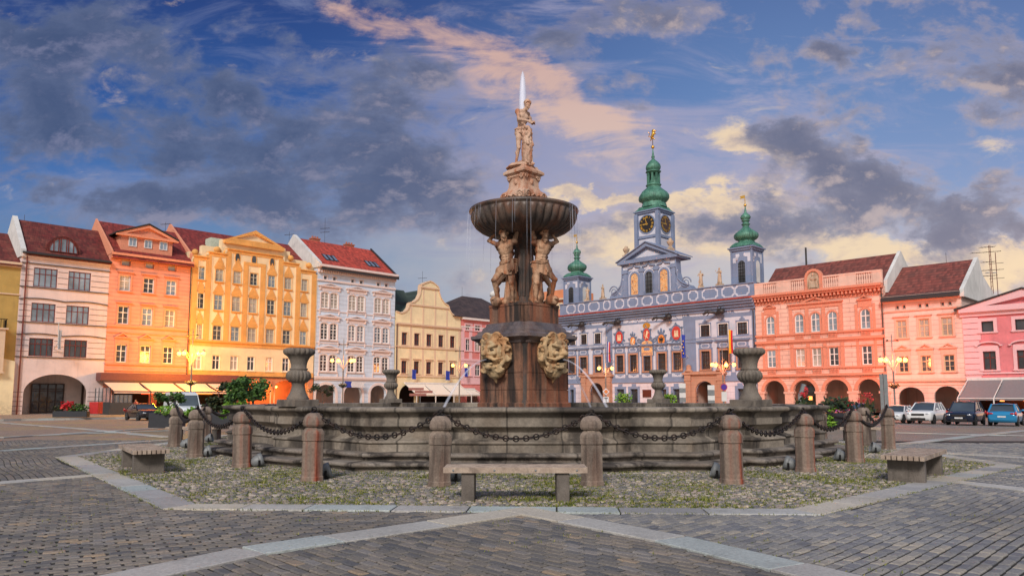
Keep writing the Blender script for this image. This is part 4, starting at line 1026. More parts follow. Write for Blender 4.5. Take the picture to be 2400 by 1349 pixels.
# ------------------------------------------------------------------ facades
BZ = .06
class Fac:
    """local frame of one front: x along the front, y into the building, z up"""
    def __init__(s, row, name, label, cat, pl, pr, zm=(1, 0, 0), group=None):
        if row == 'L': s.e = V3(1, 1, 0) / sqrt(2); s.n = V3(-1, 1, 0) / sqrt(2); s.O = V3(-120, 0, 0); rz = R(45)
        else: s.e = V3(1, -1, 0) / sqrt(2); s.n = V3(1, 1, 0) / sqrt(2); s.O = V3(120, 0, 0); rz = R(-45)
        s.zm = zm; s.x00 = 0; s.o = V3(0, 0, 0)
        W0 = s.world(*pl); s.o = V3(W0.x, W0.y, BZ)
        s.T = thing(name, label, cat, s.o, rz, group)
        s.w = s.loc(*pr).x
    def _px(s, px, py): return px / s.zm[0] + s.zm[1], py / s.zm[0] + s.zm[2]
    def world(s, px, py, d=0, raw=False):
        if not raw: px, py = s._px(px, py)
        D = ray(px, py); c = V3(0, 0, CH); t = (d + s.n.dot(s.O - c)) / s.n.dot(D)
        return c + D * t
    def loc(s, px, py, d=0, raw=False):
        q = s.world(px, py, d, raw) - s.o
        return V3(q.dot(s.e), d, q.z)
    def X(s, px, py, d=0): return s.loc(px, py, d).x
    def Z(s, px, py, d=0): return s.loc(px, py, d).z
    def ridge(s, px, py, xl):
        lo, hi = 0, 30; g = s.loc(px, py, 0).x - xl
        for _ in range(40):
            m_ = (lo + hi) / 2
            if (s.loc(px, py, m_).x - xl) * g > 0: lo = m_
            else: hi = m_
        return lo, s.loc(px, py, lo).z
    def rects(s, rows):
        """rows of (xl, xr, yt, yb): evened out into one grid"""
        nc = max(len(r) for r in rows); cx = [[] for _ in range(nc)]; out = []; rr_ = []
        for r in rows:
            q = []
            for (a, b_, c, d) in r:
                x0 = s.X(a, (c + d) / 2); x1 = s.X(b_, (c + d) / 2); q.append((x0, x1, s.Z((a + b_) / 2, d), s.Z((a + b_) / 2, c)))
            rr_.append(q)
        full = [q for q in rr_ if len(q) == nc]
        cols = [sum((q[k][0] + q[k][1]) / 2 for q in full) / len(full) for k in range(nc)]
        for q in rr_:
            z0 = sum(a[2] for a in q) / len(q); z1 = sum(a[3] for a in q) / len(q); wd = sum(a[1] - a[0] for a in q) / len(q)
            cc = cols if len(q) == nc else [(a[0] + a[1]) / 2 for a in q]
            out.append([(c - wd / 2, c + wd / 2, z0, z1) for c in cc])
        return out

def arcpts(x0, x1, z1, rise, n=12):
    xc = (x0 + x1) / 2; a = (x1 - x0) / 2
    return [(xc - a * cos(pi * i / n), z1 - rise + rise * sin(pi * i / n)) for i in range(n + 1)]
def wallmesh(mb, x0, x1, z0, z1, holes, y=0, depth=.25):
    """holes: (x0, x1, z0, z1, rise)"""
    hs = [(max(a, x0), min(b_, x1), max(c, z0), min(d, z1), (h[0] if h else 0)) for a, b_, c, d, *h in holes if b_ > x0 and a < x1 and d > z0 and c < z1]
    xs = sorted({x0, x1, *[h[0] for h in hs], *[h[1] for h in hs]}); zs = sorted({z0, z1, *[h[2] for h in hs], *[h[3] for h in hs]})
    for i in range(len(xs) - 1):
        for j in range(len(zs) - 1):
            cx, cz = (xs[i] + xs[i + 1]) / 2, (zs[j] + zs[j + 1]) / 2
            if any(h[0] < cx < h[1] and h[2] < cz < h[3] for h in hs): continue
            mb.add([(xs[i], y, zs[j]), (xs[i + 1], y, zs[j]), (xs[i + 1], y, zs[j + 1]), (xs[i], y, zs[j + 1])], [(0, 1, 2, 3)])
    for a, b_, c, d, rise in hs:
        sp = d - rise
        mb.add([(a, y, c), (a, y + depth, c), (a, y + depth, sp), (a, y, sp)], [(0, 1, 2, 3)])
        mb.add([(b_, y, c), (b_, y + depth, c), (b_, y + depth, sp), (b_, y, sp)], [(3, 2, 1, 0)])
        mb.add([(a, y, c), (b_, y, c), (b_, y + depth, c), (a, y + depth, c)], [(0, 1, 2, 3)])
        if rise:
            P = arcpts(a, b_, d, rise, 16)
            for p, q in zip(P[:-1], P[1:]):
                mb.add([(p[0], y, p[1]), (q[0], y, q[1]), (q[0], y, d), (p[0], y, d)], [(0, 1, 2, 3)])
                mb.add([(p[0], y, p[1]), (q[0], y, q[1]), (q[0], y + depth, q[1]), (p[0], y + depth, p[1])], [(3, 2, 1, 0)])
        else: mb.add([(a, y, d), (b_, y, d), (b_, y + depth, d), (a, y + depth, d)], [(3, 2, 1, 0)])
    return mb
def shell(f, z1, holes, mat, depth=.25, x0=0, x1=None, back=11, z0=-.5):
    x1 = f.w if x1 is None else x1
    mb = MB(); wallmesh(mb, x0, x1, z0, z1, holes, 0, depth)
    mb.add([(x0, 0, z0), (x0, back, z0), (x0, back, z1), (x0, 0, z1)], [(3, 2, 1, 0)]); mb.add([(x1, 0, z0), (x1, back, z0), (x1, back, z1), (x1, 0, z1)], [(0, 1, 2, 3)])
    mb.add([(x0, back, z0), (x1, back, z0), (x1, back, z1), (x0, back, z1)], [(3, 2, 1, 0)]); mb.add([(x0, 0, z1), (x1, 0, z1), (x1, back, z1), (x0, back, z1)], [(0, 1, 2, 3)])
    return mb.build('wall', mat, f.T)
def ring(mb, outer, inner, y0, y1):
    n = len(outer); vs = [(x, y0, z) for x, z in outer] + [(x, y0, z) for x, z in inner] + [(x, y1, z) for x, z in outer] + [(x, y1, z) for x, z in inner]
    fs = []
    for i in range(n):
        j = (i + 1) % n; fs += [(i, j, n + j, n + i), (2 * n + i, 2 * n + j, j, i), (n + i, n + j, 3 * n + j, 3 * n + i)]
    return mb.add(vs, fs)
def archpoly(x0, x1, z0, z1, rise, n=10):
    return [(x0, z0), (x1, z0)] + [(p[0], p[1]) for p in arcpts(x0, x1, z1, rise, n)][::-1] if rise else [(x0, z0), (x1, z0), (x1, z1), (x0, z1)]
def grow(x0, x1, z0, z1, k): return x0 - k, x1 + k, z0 - k, z1 + k
def window(f, r, fm, gm, nx=2, hs=(.62,), depth=.16, fw=.075, rise=0, sur=None, sm=None, par=None, mull=.07, sillk=True, bars=None, barw=.03):
    x0, x1, z0, z1 = r; T = par or f.T; mb = MB(); w_ = x1 - x0; h = z1 - z0
    if rise:
        k = fw / (w_ / 2); ring(mb, archpoly(x0, x1, z0, z1, rise), archpoly(x0 + fw, x1 - fw, z0 + fw, z1 - fw, rise * (1 - k)), depth - .05, depth + .05)
    else: ring(mb, archpoly(x0, x1, z0, z1, 0), archpoly(x0 + fw, x1 - fw, z0 + fw, z1 - fw, 0), depth - .05, depth + .05)
    for i in range(1, nx):
        x = x0 + w_ * i / nx; mb.box(x - mull / 2, x + mull / 2, depth - .045, depth + .04, z0 + fw * .5, z1 - (rise * .15 if rise else fw * .5))
    for q in hs:
        z = z0 + h * q; mb.box(x0 + fw * .5, x1 - fw * .5, depth - .048, depth + .035, z - mull / 2, z + mull / 2)
    if bars:                                   # thin glazing bars
        for q in bars:
            z = z0 + h * q; mb.box(x0 + fw * .5, x1 - fw * .5, depth - .03, depth + .03, z - barw / 2, z + barw / 2)
    o = mb.build('window', fm, T)
    MB().prism(archpoly(x0 + fw * .4, x1 - fw * .4, z0 + fw * .4, z1 - fw * .4, rise), depth + .012, depth + .03).build('pane', gm, o)
    if sur:
        s_ = MB(); a = sur.get('w', .14); pr = sur.get('p', .06); bot = z0
        ring(s_, archpoly(x0 - a, x1 + a, z0 - .001, z1 + a, rise + (a if rise else 0)), archpoly(x0, x1, z0, z1, rise), -pr, 0)
        k = sur.get('k', ''); zt = z1 + a; xc = (x0 + x1) / 2; hw = w_ / 2 + a + .12
        if k == 'hood': s_.box(xc - hw, xc + hw, -.20, 0, zt + .14, zt + .24); s_.box(xc - hw + .08, xc + hw - .08, -.12, 0, zt + .06, zt + .14); s_.box(xc - hw + .16, xc + hw - .16, -.05, 0, zt, zt + .06)
        if k == 'ped':
            g = sur.get('g', .28); s_.box(xc - hw + .08, xc + hw - .08, -.07, 0, zt, zt + g)
            hp = sur.get('hp', .42); s_.box(xc - hw, xc + hw, -.22, 0, zt + g, zt + g + .09)
            ring(s_, [(xc - hw, zt + g + .09), (xc + hw, zt + g + .09), (xc, zt + g + .09 + hp)], [(xc - hw + .3, zt + g + .15), (xc + hw - .3, zt + g + .15), (xc, zt + g + .09 + hp - .13)], -.24, 0)
        if k == 'seg':
            P = arcpts(xc - hw, xc + hw, zt + .55, .35, 10); P2 = [(x, z + .12) for x, z in P]
            ring_ = P + P2[::-1]; s_.prism(ring_[::-1], -.22, 0); s_.box(xc - hw - .18, xc - hw + .05, -.22, 0, zt + .18, zt + .30); s_.box(xc + hw - .05, xc + hw + .18, -.22, 0, zt + .18, zt + .30)
            s_.box(xc - hw + .15, xc + hw - .15, -.05, 0, zt, zt + .25)
        if k == 'gem':                           # stepped pointed crown with a raised cube pattern
            g = sur.get('g', 1.0); W2 = w_ / 2 + .12; st = 5
            for q in range(st):
                ww = W2 * (1 - q / st) + .07; s_.box(xc - ww, xc + ww, -.05 - .008 * (q % 2), 0, zt + g * q / st * .82, zt + g * (q + 1) / st * .82)
            s_.box(xc - .07, xc + .07, -.07, 0, zt + g * .8, zt + g)
        if sur.get('sill', 1): s_.box(x0 - a - .06, x1 + a + .06, -.16, 0, z0 - .12, z0 - .002); s_.box(x0 - a + .02, x1 + a - .02, -.08, 0, z0 - .2, z0 - .12)
        s_.build('surround', sm, o)
    return o
def roof(f, ze, rd, zr, mat, x0=0, x1=None, ov=.35, gable=None, fit=True):
    x1 = f.w if x1 is None else x1; sl = (zr - ze) / rd; t = .16
    P = [(-ov, ze - ov * sl), (rd, zr), (2 * rd + ov, ze - ov * sl), (2 * rd + ov, ze - ov * sl - t), (rd, zr - t * 1.3), (-ov, ze - ov * sl - t)]
    o = MB().prismx(P[::-1], x0, x1).build('roof', mat, f.T, fix=True)
    if gable:
        MB().prismx([(.0, ze - .2), (rd, zr - .25), (2 * rd, ze - .2)][::-1], x0 + .02, x1 - .02).build('gable_wall', gable, f.T, fix=True)
    return o
def bandm(f, name, mat, x0, x1, segs, parent=None):
    mb = MB()
    for z0, z1, p in segs: mb.box(x0, x1, -p, .02, z0, z1)
    return mb.build(name, mat, parent or f.T)
def brackets(f, mat, x0, x1, z0, z1, p, n, wd, parent=None, name='bracket_row'):
    mb = MB()
    for i in range(n):
        x = x0 + (x1 - x0) * (i + .5) / n; mb.box(x - wd / 2, x + wd / 2, -p, .01, z0, z1)
    return mb.build(name, mat, parent or f.T)
def pipe(f, x, z0, z1, mat, y=-.12):
    return MB().tube([(x, y, z0), (x, y, z1)], .06, 8).build('downpipe', mat, f.T)
def arcade(f, holes, z1, mat, depth=3.6, floor=-.02, dm=None, name='arcade_interior'):
    x0 = min(h[0] for h in holes) - .5; x1 = max(h[1] for h in holes) + .5; mb = MB()
    mb.add([(x0, .6, floor), (x1, .6, floor), (x1, depth, floor), (x0, depth, floor), (x0, .6, z1), (x1, .6, z1), (x1, depth, z1), (x0, depth, z1)], [(0, 1, 2, 3), (7, 6, 5, 4), (3, 2, 6, 7), (0, 3, 7, 4), (2, 1, 5, 6)])
    return mb.build(name, mat, f.T)

# colours
M['b1'] = stucco('white_pink_render', (.74, .60, .57), joint=0, dirt=.12, var=.04)
M['b2'] = stucco('salmon_render', (.80, .33, .22), joint=.42, dirt=.15, groove=.35)
M['b3'] = stucco('yellow_render', (.86, .68, .42), dirt=.1, var=.05)
M['b3t'] = stucco('ochre_trim', (.82, .42, .12), joint=.16, dirt=.15, groove=.4)
M['b3g'] = stucco('orange_ground_render', (.66, .25, .12), dirt=.2)
M['b4'] = stucco('pale_blue_render', (.58, .68, .80), joint=.55, dirt=.12, groove=.3, var=.05)
M['b4t'] = plain('pale_pink_trim', (.74, .63, .60), .8, var=.06)
M['b5'] = stucco('cream_render', (.82, .70, .44), dirt=.12, var=.06)
M['b5t'] = plain('beige_trim', (.70, .52, .36), .8, var=.06)
M['b6'] = stucco('rose_render', (.72, .24, .22), dirt=.12)
M['b0'] = stucco('olive_render', (.48, .33, .10), dirt=.15)
M['thb'] = stucco('blue_grey_render', (.205, .26, .39), dirt=.14, var=.06)
M['thw'] = stucco('cool_white_render', (.58, .60, .69), dirt=.1, var=.04)
M['thg'] = stucco('rusticated_white_render', (.66, .60, .66), joint=.75, dirt=.15, groove=.35)
M['sstone'] = stucco('portal_sandstone', (.50, .26, .17), joint=.8, dirt=.3, groove=.3)
M['b8'] = stucco('rusticated_pink_render', (.80, .50, .40), joint=.50, dirt=.12, groove=.6, brick=1.6)
M['b8t'] = plain('coral_trim', (.70, .27, .17), .8, var=.1)
M['b8p'] = stucco('plain_pink_render', (.78, .50, .40), dirt=.15)
M['b9'] = stucco('pale_peach_render', (.76, .55, .47), joint=.5, dirt=.15, groove=.35)
M['b9t'] = plain('peach_trim', (.74, .42, .32), .8, var=.1)
M['b10'] = stucco('pink_render', (.68, .22, .24), dirt=.1)
M['b10t'] = plain('light_pink_trim', (.76, .48, .50), .8, var=.05)
M['inner'] = stucco('arcade_plaster', (.50, .36, .30), dirt=.3)
M['innerw'] = stucco('pale_arcade_plaster', (.60, .50, .46), dirt=.2)
M['white2'] = stucco('white_gable_plaster', (.66, .66, .64), dirt=.35, dirtcol=(.3, .33, .33))
M['tile_old'] = tiles('old_brown_tiles', (.12, .014, .012), (.17, .045, .03), .30, .20)
M['tile_red'] = tiles('dark_red_tiles', (.20, .022, .018), (.24, .04, .03), .30, .20)
M['tile_bright'] = tiles('bright_red_tiles', (.46, .06, .035), (.36, .055, .035), .34, .24)
M['tile_brown'] = tiles('brown_grey_tiles', (.045, .032, .032), (.075, .05, .045), .34, .3)
M['tile_rb'] = tiles('red_brown_tiles', (.22, .055, .04), (.16, .055, .042), .36, .26)
M['sheet_green'] = tiles('dark_green_sheet', (.035, .055, .045), (.05, .07, .055), 3.0, .5)

# ---- white house with red-brown window frames
zA = (2.594, 0, 480)
f = Fac('L', 'townhouse', 'white house with dark red window strips, a wide arch and an eyebrow dormer', 'house', (66, 1265), (621, 1250), zA)
W1 = f.rects([[(203, 348, 385, 500), (415, 552, 408, 520)], [(188, 335, 597, 710), (400, 540, 615, 725)], [(176, 325, 808, 918), (390, 527, 822, 928)]])
ze = f.Z(120, 275); ax0, ax1 = .9, f.w - 1.5; az = f.Z(300, 1028)
arch1 = (ax0, ax1, -.4, az, 1.9)
shell(f, ze, [r for row in W1 for r in row] + [arch1], M['b1'], .3)
for row in W1:
    for r in row: window(f, r, M['redframe'], M['glass'] if row is not W1[2] else M['glassd'], nx=4, hs=(.68,), fw=.07, mull=.06, depth=.12)
mb = MB()
for ri, row in enumerate(W1):
    z0, z1 = row[0][2], row[0][3]
    for q in range(5):
        z = z0 - .12 + (z1 - z0 + .45) * q / 4; hh = .07 if q in (0, 4) else .035; p = .12 if q in (0, 4) else .025
        if q in (0, 4):
            N = 24
            for i in range(N):
                xa, xb = f.w * i / N, f.w * (i + 1) / N; wv = (.16 * (abs(sin(2 * pi * (xa / f.w))) - .4) if (q == 4 and ri > 0) else 0); wv2 = (.16 * (abs(sin(2 * pi * (xb / f.w))) - .4) if (q == 4 and ri > 0) else 0)
                mb.prism([(xa, z + wv), (xb, z + wv2), (xb, z + wv2 + hh), (xa, z + wv + hh)], -p, .01)
        else:
            cuts = [0, row[0][0], row[0][1], row[1][0], row[1][1], f.w]
            for a, b_ in ((0, 1), (2, 3), (4, 5)): mb.box(cuts[a] + .05, cuts[b_] - .05, -p, .01, z, z + hh)
for q in range(9): 
    z = .3 + q * .45
    if z < az - 1.7: mb.box(.05, ax0 - .05, -.02, .01, z, z + .035); mb.box(ax1 + .05, f.w - .05, -.02, .01, z, z + .035)
mb.build('moulding', M['brown'], f.T)
arcade(f, [arch1], az + .2, M['innerw'], 3.2)
mb = MB(); dx0, dx1, dz1 = f.loc(190, 1150, 3.0).x, f.loc(385, 1150, 3.0).x, f.loc(290, 1085, 3.0).z
mb.box(dx0, dx1, 2.95, 3.15, 0, dz1); dr = mb.build('door', M['glassd'], f.T)
mb = MB()
for i in range(5): x = dx0 + (dx1 - dx0) * i / 4; mb.box(x - .05, x + .05, 2.88, 2.95, 0, dz1)
for z in (0.05, 1.1, 2.2, dz1 - .1, dz1 - .6): mb.box(dx0, dx1, 2.89, 2.95, z, z + .1)
mb.build('door_frame', M['brown'], dr)
mb = MB(); mb.box(dx1 + 1.7, dx1 + 3.0, 2.95, 3.1, .0, dz1 + .9); mb.build('dark_panel', M['brown'], f.T)
mb = MB(); mb.box(dx1 + 2.0, dx1 + 2.7, 2.90, 2.94, 1.0, 1.5); mb.build('lit_screen', emis('cash_machine_screen', (1, .75, .5), 2.0), f.T)
rd, zr = f.ridge(85, 85, 0); M1 = (rd, zr)
roof(f, ze, rd, zr, M['tile_old'], x0=.3, gable=M['white2'])
MB().prismx([(-.25, ze - .6), (-.25, ze + .15), (rd, zr + .35), (2 * rd, ze), (2 * rd, ze - .6)][::-1], -.15, .3).build('parapet', M['white2'], f.T, fix=True)
MB().prismx([(-.55, ze - .28), (-.55, ze - .16), (.0, ze + .02), (0, ze - .3)], 0, f.w).build('gutter', M['gutter'], f.T, fix=True)
bandm(f, 'cornice', M['b1'], 0, f.w, [(ze - .5, ze - .25, .30), (ze - .65, ze - .5, .15)])
pipe(f, .45, -.3, ze - .3, M['redframe'])
# eyebrow dormer
sl = (zr - ze) / rd; dq = 1.0
for _ in range(30): dq = dq + .5 * ((f.loc(385, 292, dq).z - ze) / sl - dq)
ex0, ex1 = f.loc(278, 250, dq).x, f.loc(492, 275, dq).x; ez0 = f.loc(380, 292, dq).z; ez1 = f.loc(385, 190, dq).z
dm = MB(); wi = ex1 - ex0
pts_o = arcpts(ex0, ex1, ez1, ez1 - ez0, 18); pts_i = arcpts(ex0 + .3, ex1 - .3, ez1 - .22, ez1 - ez0 - .25, 18)
dm.prism([(x, z) for x, z in pts_o][::-1], dq, dq + 4.0); do = dm.build('dormer', M['tile_old'], f.T, fix=True)
dd = MB(); dd.prism([(x, z) for x, z in pts_i][::-1], dq - .06, dq - .01); dd.build('dormer_pane', M['glass'], do, fix=True)
dd = MB(); ring(dd, pts_i[::-1], [((x - (ex0 + ex1) / 2) * .94 + (ex0 + ex1) / 2, ez0 + .08 + (z - ez0) * .90) for x, z in pts_i][::-1], dq - .15, dq - .05)
for q in (.22, .36, .42, .58, .64, .78): x = ex0 + wi * q; hgt = (ez1 - ez0) * sqrt(max(0, 1 - (2 * q - 1) ** 2)) * .86; dd.box(x - .04, x + .04, dq - .15, dq - .07, ez0 + .08, ez0 + hgt)
dd.build('dormer_frame', M['redframe'], do)

# ---- salmon house
f = Fac('L', 'townhouse', 'salmon orange house with three window columns and a pedimented dormer with three small windows', 'house', (618, 1250), (1130, 1240), zA)
W2 = f.rects([[(740, 795, 320, 370), (885, 937, 338, 388), (1022, 1073, 357, 403)], [(727, 795, 428, 523), (873, 938, 445, 535), (1010, 1073, 457, 550)], [(713, 783, 612, 722), (863, 925, 625, 733), (1000, 1060, 637, 742)], [(703, 768, 848, 955), (850, 912, 852, 960), (990, 1050, 862, 965)]])
ze = f.Z(665, 285); gz_ = f.Z(880, 1068)
door2 = [(.9, 4.6, -.4, 3.3, .9), (5.4, 8.2, -.4, 3.3, .9), (9.0, f.w - .8, -.4, 3.3, .9)]
shell(f, ze, [r for row in W2 for r in row] + door2, M['b2'])
M['b2t'] = plain('salmon_trim', (.74, .30, .18), .8, var=.1)
for i, row in enumerate(W2):
    for j, r in enumerate(row):
        if i == 0: window(f, r, M['b2t'], M['curtain'], nx=1, hs=(), sur=dict(w=.10, k='', sill=0), sm=M['b2t'])
        else: window(f, r, M['trimwhite'], [M['glass'], M['curtain'], M['glassd']][(i + j) % 3 if i < 3 else 2], nx=2, hs=(.64,), bars=(.32,), fw=.09, mull=.08, sur=dict(w=.16, k={1: 'hood', 2: 'hood', 3: 'ped'}[i], g=.5, hp=.5), sm=M['b2t'])
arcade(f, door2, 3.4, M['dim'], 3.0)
zb = f.Z(640, 728); zc = f.Z(640, 962)
bandm(f, 'string_course', M['b2t'], 0, f.w, [(zb - .12, zb + .10, .14), (zb - .75, zb - .65, .10), (zc - .1, zc + .1, .14), (zc - .75, zc - .62, .10)])
bandm(f, 'cornice', M['b2t'], 0, f.w, [(ze - .28, ze - .02, .55), (ze - .42, ze - .28, .35), (ze - .75, ze - .70, .1)]); brackets(f, M['b2t'], 0, f.w, ze - .62, ze - .42, .32, 46, .12)
rd, zr = f.ridge(585, 95, 0); roof(f, ze, rd, zr, M['tile_red'], gable=M['b1'], x0=.12, ov=.6)
MB().prismx([(-.5, ze - .2), (-.5, ze + .12), (rd, zr + .22), (2 * rd, ze), (2 * rd, ze - .6)][::-1], -.05, .12).build('verge_wall', M['b2t'], f.T, fix=True)
pd0 = .7; x0, x1 = f.loc(735, 240, pd0).x, f.loc(1047, 270, pd0).x; z0 = f.loc(880, 262, pd0).z; z1 = f.loc(880, 200, pd0).z - .05; za = f.loc(905, 132, pd0).z
mb = MB(); mb.box(x0, x1, pd0, 4.5, z0 - .9, z1); mb.prism([(x0 - .1, z1), (x1 + .1, z1), ((x0 + x1) / 2, za - .15)], pd0, 5.5); dr2 = mb.build('dormer', M['b2t'], f.T)
mb = MB(); mb.box(x0 - .55, x1 + .55, pd0 - .35, pd0, z1 - .05, z1 + .12); ring(mb, [(x0 - .55, z1 + .12), (x1 + .55, z1 + .12), ((x0 + x1) / 2, za + .1)], [(x0 + .4, z1 + .25), (x1 - .4, z1 + .25), ((x0 + x1) / 2, za - .22)], pd0 - .3, pd0 + .02); mb.build('dormer_moulding', M['b2t'], dr2)
mb = MB(); xm = (x0 + x1) / 2
for a, b_ in (((x0 - .6, z1 + .15), (xm, za + .15)), ((xm, za + .15), (x1 + .6, z1 + .15))): mb.prism([a, b_, (b_[0], b_[1] + .14), (a[0], a[1] + .14)], pd0 - .4, 6.0)
mb.build('dormer_roof', M['gutter'], dr2)
for a, b_, c, d in ((783, 833, 195, 250), (878, 925, 210, 262), (970, 1018, 222, 273)):
    xa, xb = f.loc(a, c, pd0).x, f.loc(b_, c, pd0).x; zz0, zz1 = f.loc(a, d, pd0).z, f.loc(a, c, pd0).z
    m2 = MB(); ring(m2, archpoly(xa, xb, zz0, zz1, 0), archpoly(xa + .08, xb - .08, zz0 + .08, zz1 - .08, 0), pd0 - .08, pd0 + .01); m2.box((xa + xb) / 2 - .03, (xa + xb) / 2 + .03, pd0 - .06, pd0, zz0, zz1)
    o = m2.build('dormer_window', M['trimwhite'], dr2)
    MB().box(xa + .08, xb - .08, pd0 - .03, pd0 - .01, zz0 + .08, zz1 - .08).build('window_glass', M['glass'], dr2)
pipe(f, f.w - .15, -.3, ze - .3, M['gutter'])
mb = MB()
for a in range(3):                                   # fan of voussoirs over the ground floor windows
    xc = (door2[a][0] + door2[a][1]) / 2
    for k in range(7): an = R(30 + 20 * k); mb.prism([(xc + 1.9 * cos(an + .02), 3.0 + 1.0 * sin(an + .02)), (xc + 2.4 * cos(an + .02), 3.1 + 1.6 * sin(an + .02)), (xc + 2.4 * cos(an - .02), 3.1 + 1.6 * sin(an - .02)), (xc + 1.9 * cos(an - .02), 3.0 + 1.0 * sin(an - .02))], -.03, .01)
mb.build('arch_moulding', M['b2t'], f.T)

# ---- yellow house with stepped attic
zB = (2.9325, 400, 520)
f = Fac('L', 'townhouse', 'yellow house with stepped attic, pediment, seven window columns and pointed ochre crowns', 'house', (116, 1140), (975, 1200), zB)
rows3 = [[(182, 240, 305, 395), (308, 363, 322, 410), (432, 485, 338, 422), (545, 597, 352, 437), (668, 720, 368, 450), (783, 830, 383, 465), (893, 940, 395, 475)],
         [(170, 235, 487, 593), (300, 360, 500, 603), (422, 480, 512, 615), (537, 592, 523, 625), (660, 715, 533, 637), (778, 828, 545, 645), (887, 938, 557, 652)],
         [(160, 223, 702, 802), (288, 350, 710, 812), (412, 472, 717, 818), (530, 587, 725, 825), (655, 710, 735, 832), (770, 825, 743, 840), (882, 933, 752, 843)],
         [(155, 207, 905, 1010), (283, 337, 915, 1012), (408, 462, 920, 1018), (525, 577, 925, 1022), (652, 700, 930, 1025), (765, 812, 933, 1027), (880, 925, 937, 1029)]]
W3 = f.rects(rows3)
zt = [f.Z(200, 240), f.Z(330, 218), f.Z(580, 215)]      # roof-line heights of the three steps
cx = [(r[0] + r[1]) / 2 for r in W3[0]]; xs = [0, (cx[0] + cx[1]) / 2 - .35, (cx[1] + cx[2]) / 2 - .3, (cx[4] + cx[5]) / 2 + .3, (cx[5] + cx[6]) / 2 + .35, f.w]
zg = f.Z(600, 1068); arches3 = [(cx[3] - .6, cx[3] + 3.2, -.4, 3.6, 1.5), (cx[4] + .4, cx[4] + 4.3, -.4, 3.7, 1.6), (cx[6] - .5, f.w - .5, -.4, 3.6, 1.4), (1.2, cx[3] - 1.6, -.4, 3.2, 0)]
shell(f, zt[0] - .02, [r for row in W3 for r in row] + arches3, M['b3'], .28)
mb = MB(); mb.box(xs[1], xs[4], .003, .6, zt[0] - .02, zt[1]); mb.box(xs[2], xs[3], .001, .6, zt[1], zt[2])
sw = mb.build('attic', M['b3'], f.T)
for k, (px, py) in enumerate(((460, 248), (573, 263), (697, 280))):
    q = f.loc(px, py); ov = [(q.x + .28 * cos(a), q.z + .62 * sin(a)) for a in [2 * pi * i / 16 for i in range(16)]]; ov2 = [(q.x + .36 * cos(a), q.z + .70 * sin(a)) for a in [2 * pi * i / 16 for i in range(16)]]
    m2 = MB(); ring(m2, ov2, ov, -.06, .01); o = m2.build('oval_window', M['b3t'], f.T); MB().prism(ov, -.012, .0).build('pane', M['glassd'], o)
for i, row in enumerate(W3):
    for j, r in enumerate(row):
        if i < 3: window(f, r, plain('greenish_frame', (.52, .50, .40), .6) if (i, j) == (0, 0) else bpy.data.materials['greenish_frame'], [M['glass'], M['curtain'], M['curtain'], M['glassd']][(i * 3 + j) % 4], nx=2, hs=(.66,), bars=(.33,), fw=.09, mull=.08, depth=.12,
                         sur=dict(w=.06, p=.03, k='gem' if not (i == 0 and j in (0, 3, 6)) else '', g=1.45, sill=1), sm=M['b3t'])
        else: window(f, r, M['trimwhite'], M['glassd'] if j % 2 else M['curtain'], nx=2, hs=(.66,), fw=.09, mull=.08, depth=.12, sur=dict(w=.08, p=.03), sm=M['b3'])
zlow = f.Z(560, 850) + .35
mb = MB()
ztop = [zt[0], zt[0], zt[1], zt[2], zt[2], zt[1], zt[0], zt[0]]
pil = [(.25, zt[0] - .3), (xs[1] + .1, zt[1] - .3), (xs[2] + .25, zt[2] - .3), ((cx[2] + cx[3]) / 2, W3[0][0][3] + .9), ((cx[3] + cx[4]) / 2, W3[0][0][3] + .9), (xs[3] - .25, zt[2] - .3), (xs[4] - .1, zt[1] - .3), (f.w - .25, zt[0] - .3)]
for x, z in pil: mb.box(x - .30, x + .30, -.10, .005, zlow, z)
mb.box(pil[3][0] - .3, pil[4][0] + .3, -.12, .005, pil[3][1], pil[3][1] + .35)
mb.build('pilaster', M['b3t'], f.T)
mb = MB()
for x, _ in pil: mb.box(x - .46, x - .33, -.05, .004, zlow, _); mb.box(x + .33, x + .46, -.05, .004, zlow, _)
mb.build('pilaster_edge', M['b3'], f.T)
bandm(f, 'string_course', M['b3t'], 0, f.w, [(zlow - .15, zlow, .28), (zlow - .55, zlow - .15, .12)])
bandm(f, 'lower_cornice', M['brown'], 0, f.w, [(zg, zg + .12, .22)]); bandm(f, 'ground_front', M['b3t'], 0, f.w, [(zg + .12, zg + .7, .06)])
mb = MB(); wallmesh(mb, 0, f.w, -.4, zg - .01, [(a + (.0 if r_ else 0), b_, c, d, r_) for a, b_, c, d, r_ in arches3], -.05, .3); mb.build('ground_floor', M['b3g'], f.T)
mb = MB()
for (a, b_, z) in ((0, xs[1], zt[0]), (xs[1], xs[2], zt[1]), (xs[2], xs[3], zt[2]), (xs[3], xs[4], zt[1]), (xs[4], f.w, zt[0])):
    mb.box(a + .02, b_ - .02, -.22, .6, z, z + .14); mb.box(a + .04, b_ - .04, -.08, .0, z - .35, z)
mb.build('step_coping', M['b3t'], f.T)
mb = MB()                                           # stepped blocks behind, and the pediment
for (px0, px1, py, pyt) in ((120, 215, 235, 208), (215, 350, 212, 168), (350, 385, 168, 130), (765, 820, 250, 200), (820, 935, 290, 262), (935, 985, 325, 298)):
    xa, xb = f.loc(px0, py, .8).x, f.loc(px1, py, .8).x; mb.box(xa + .01, xb - .01, .8, 1.6, zt[0] - .5, f.loc((px0 + px1) / 2, pyt, .8).z)
xa, xb = f.loc(352, 190, .5).x, f.loc(790, 240, .5).x; z0_ = f.loc(575, 150, .5).z
mb.box(xa, xb, .603, 1.4, zt[0], z0_); bl = mb.build('attic_block', M['b3'], f.T)
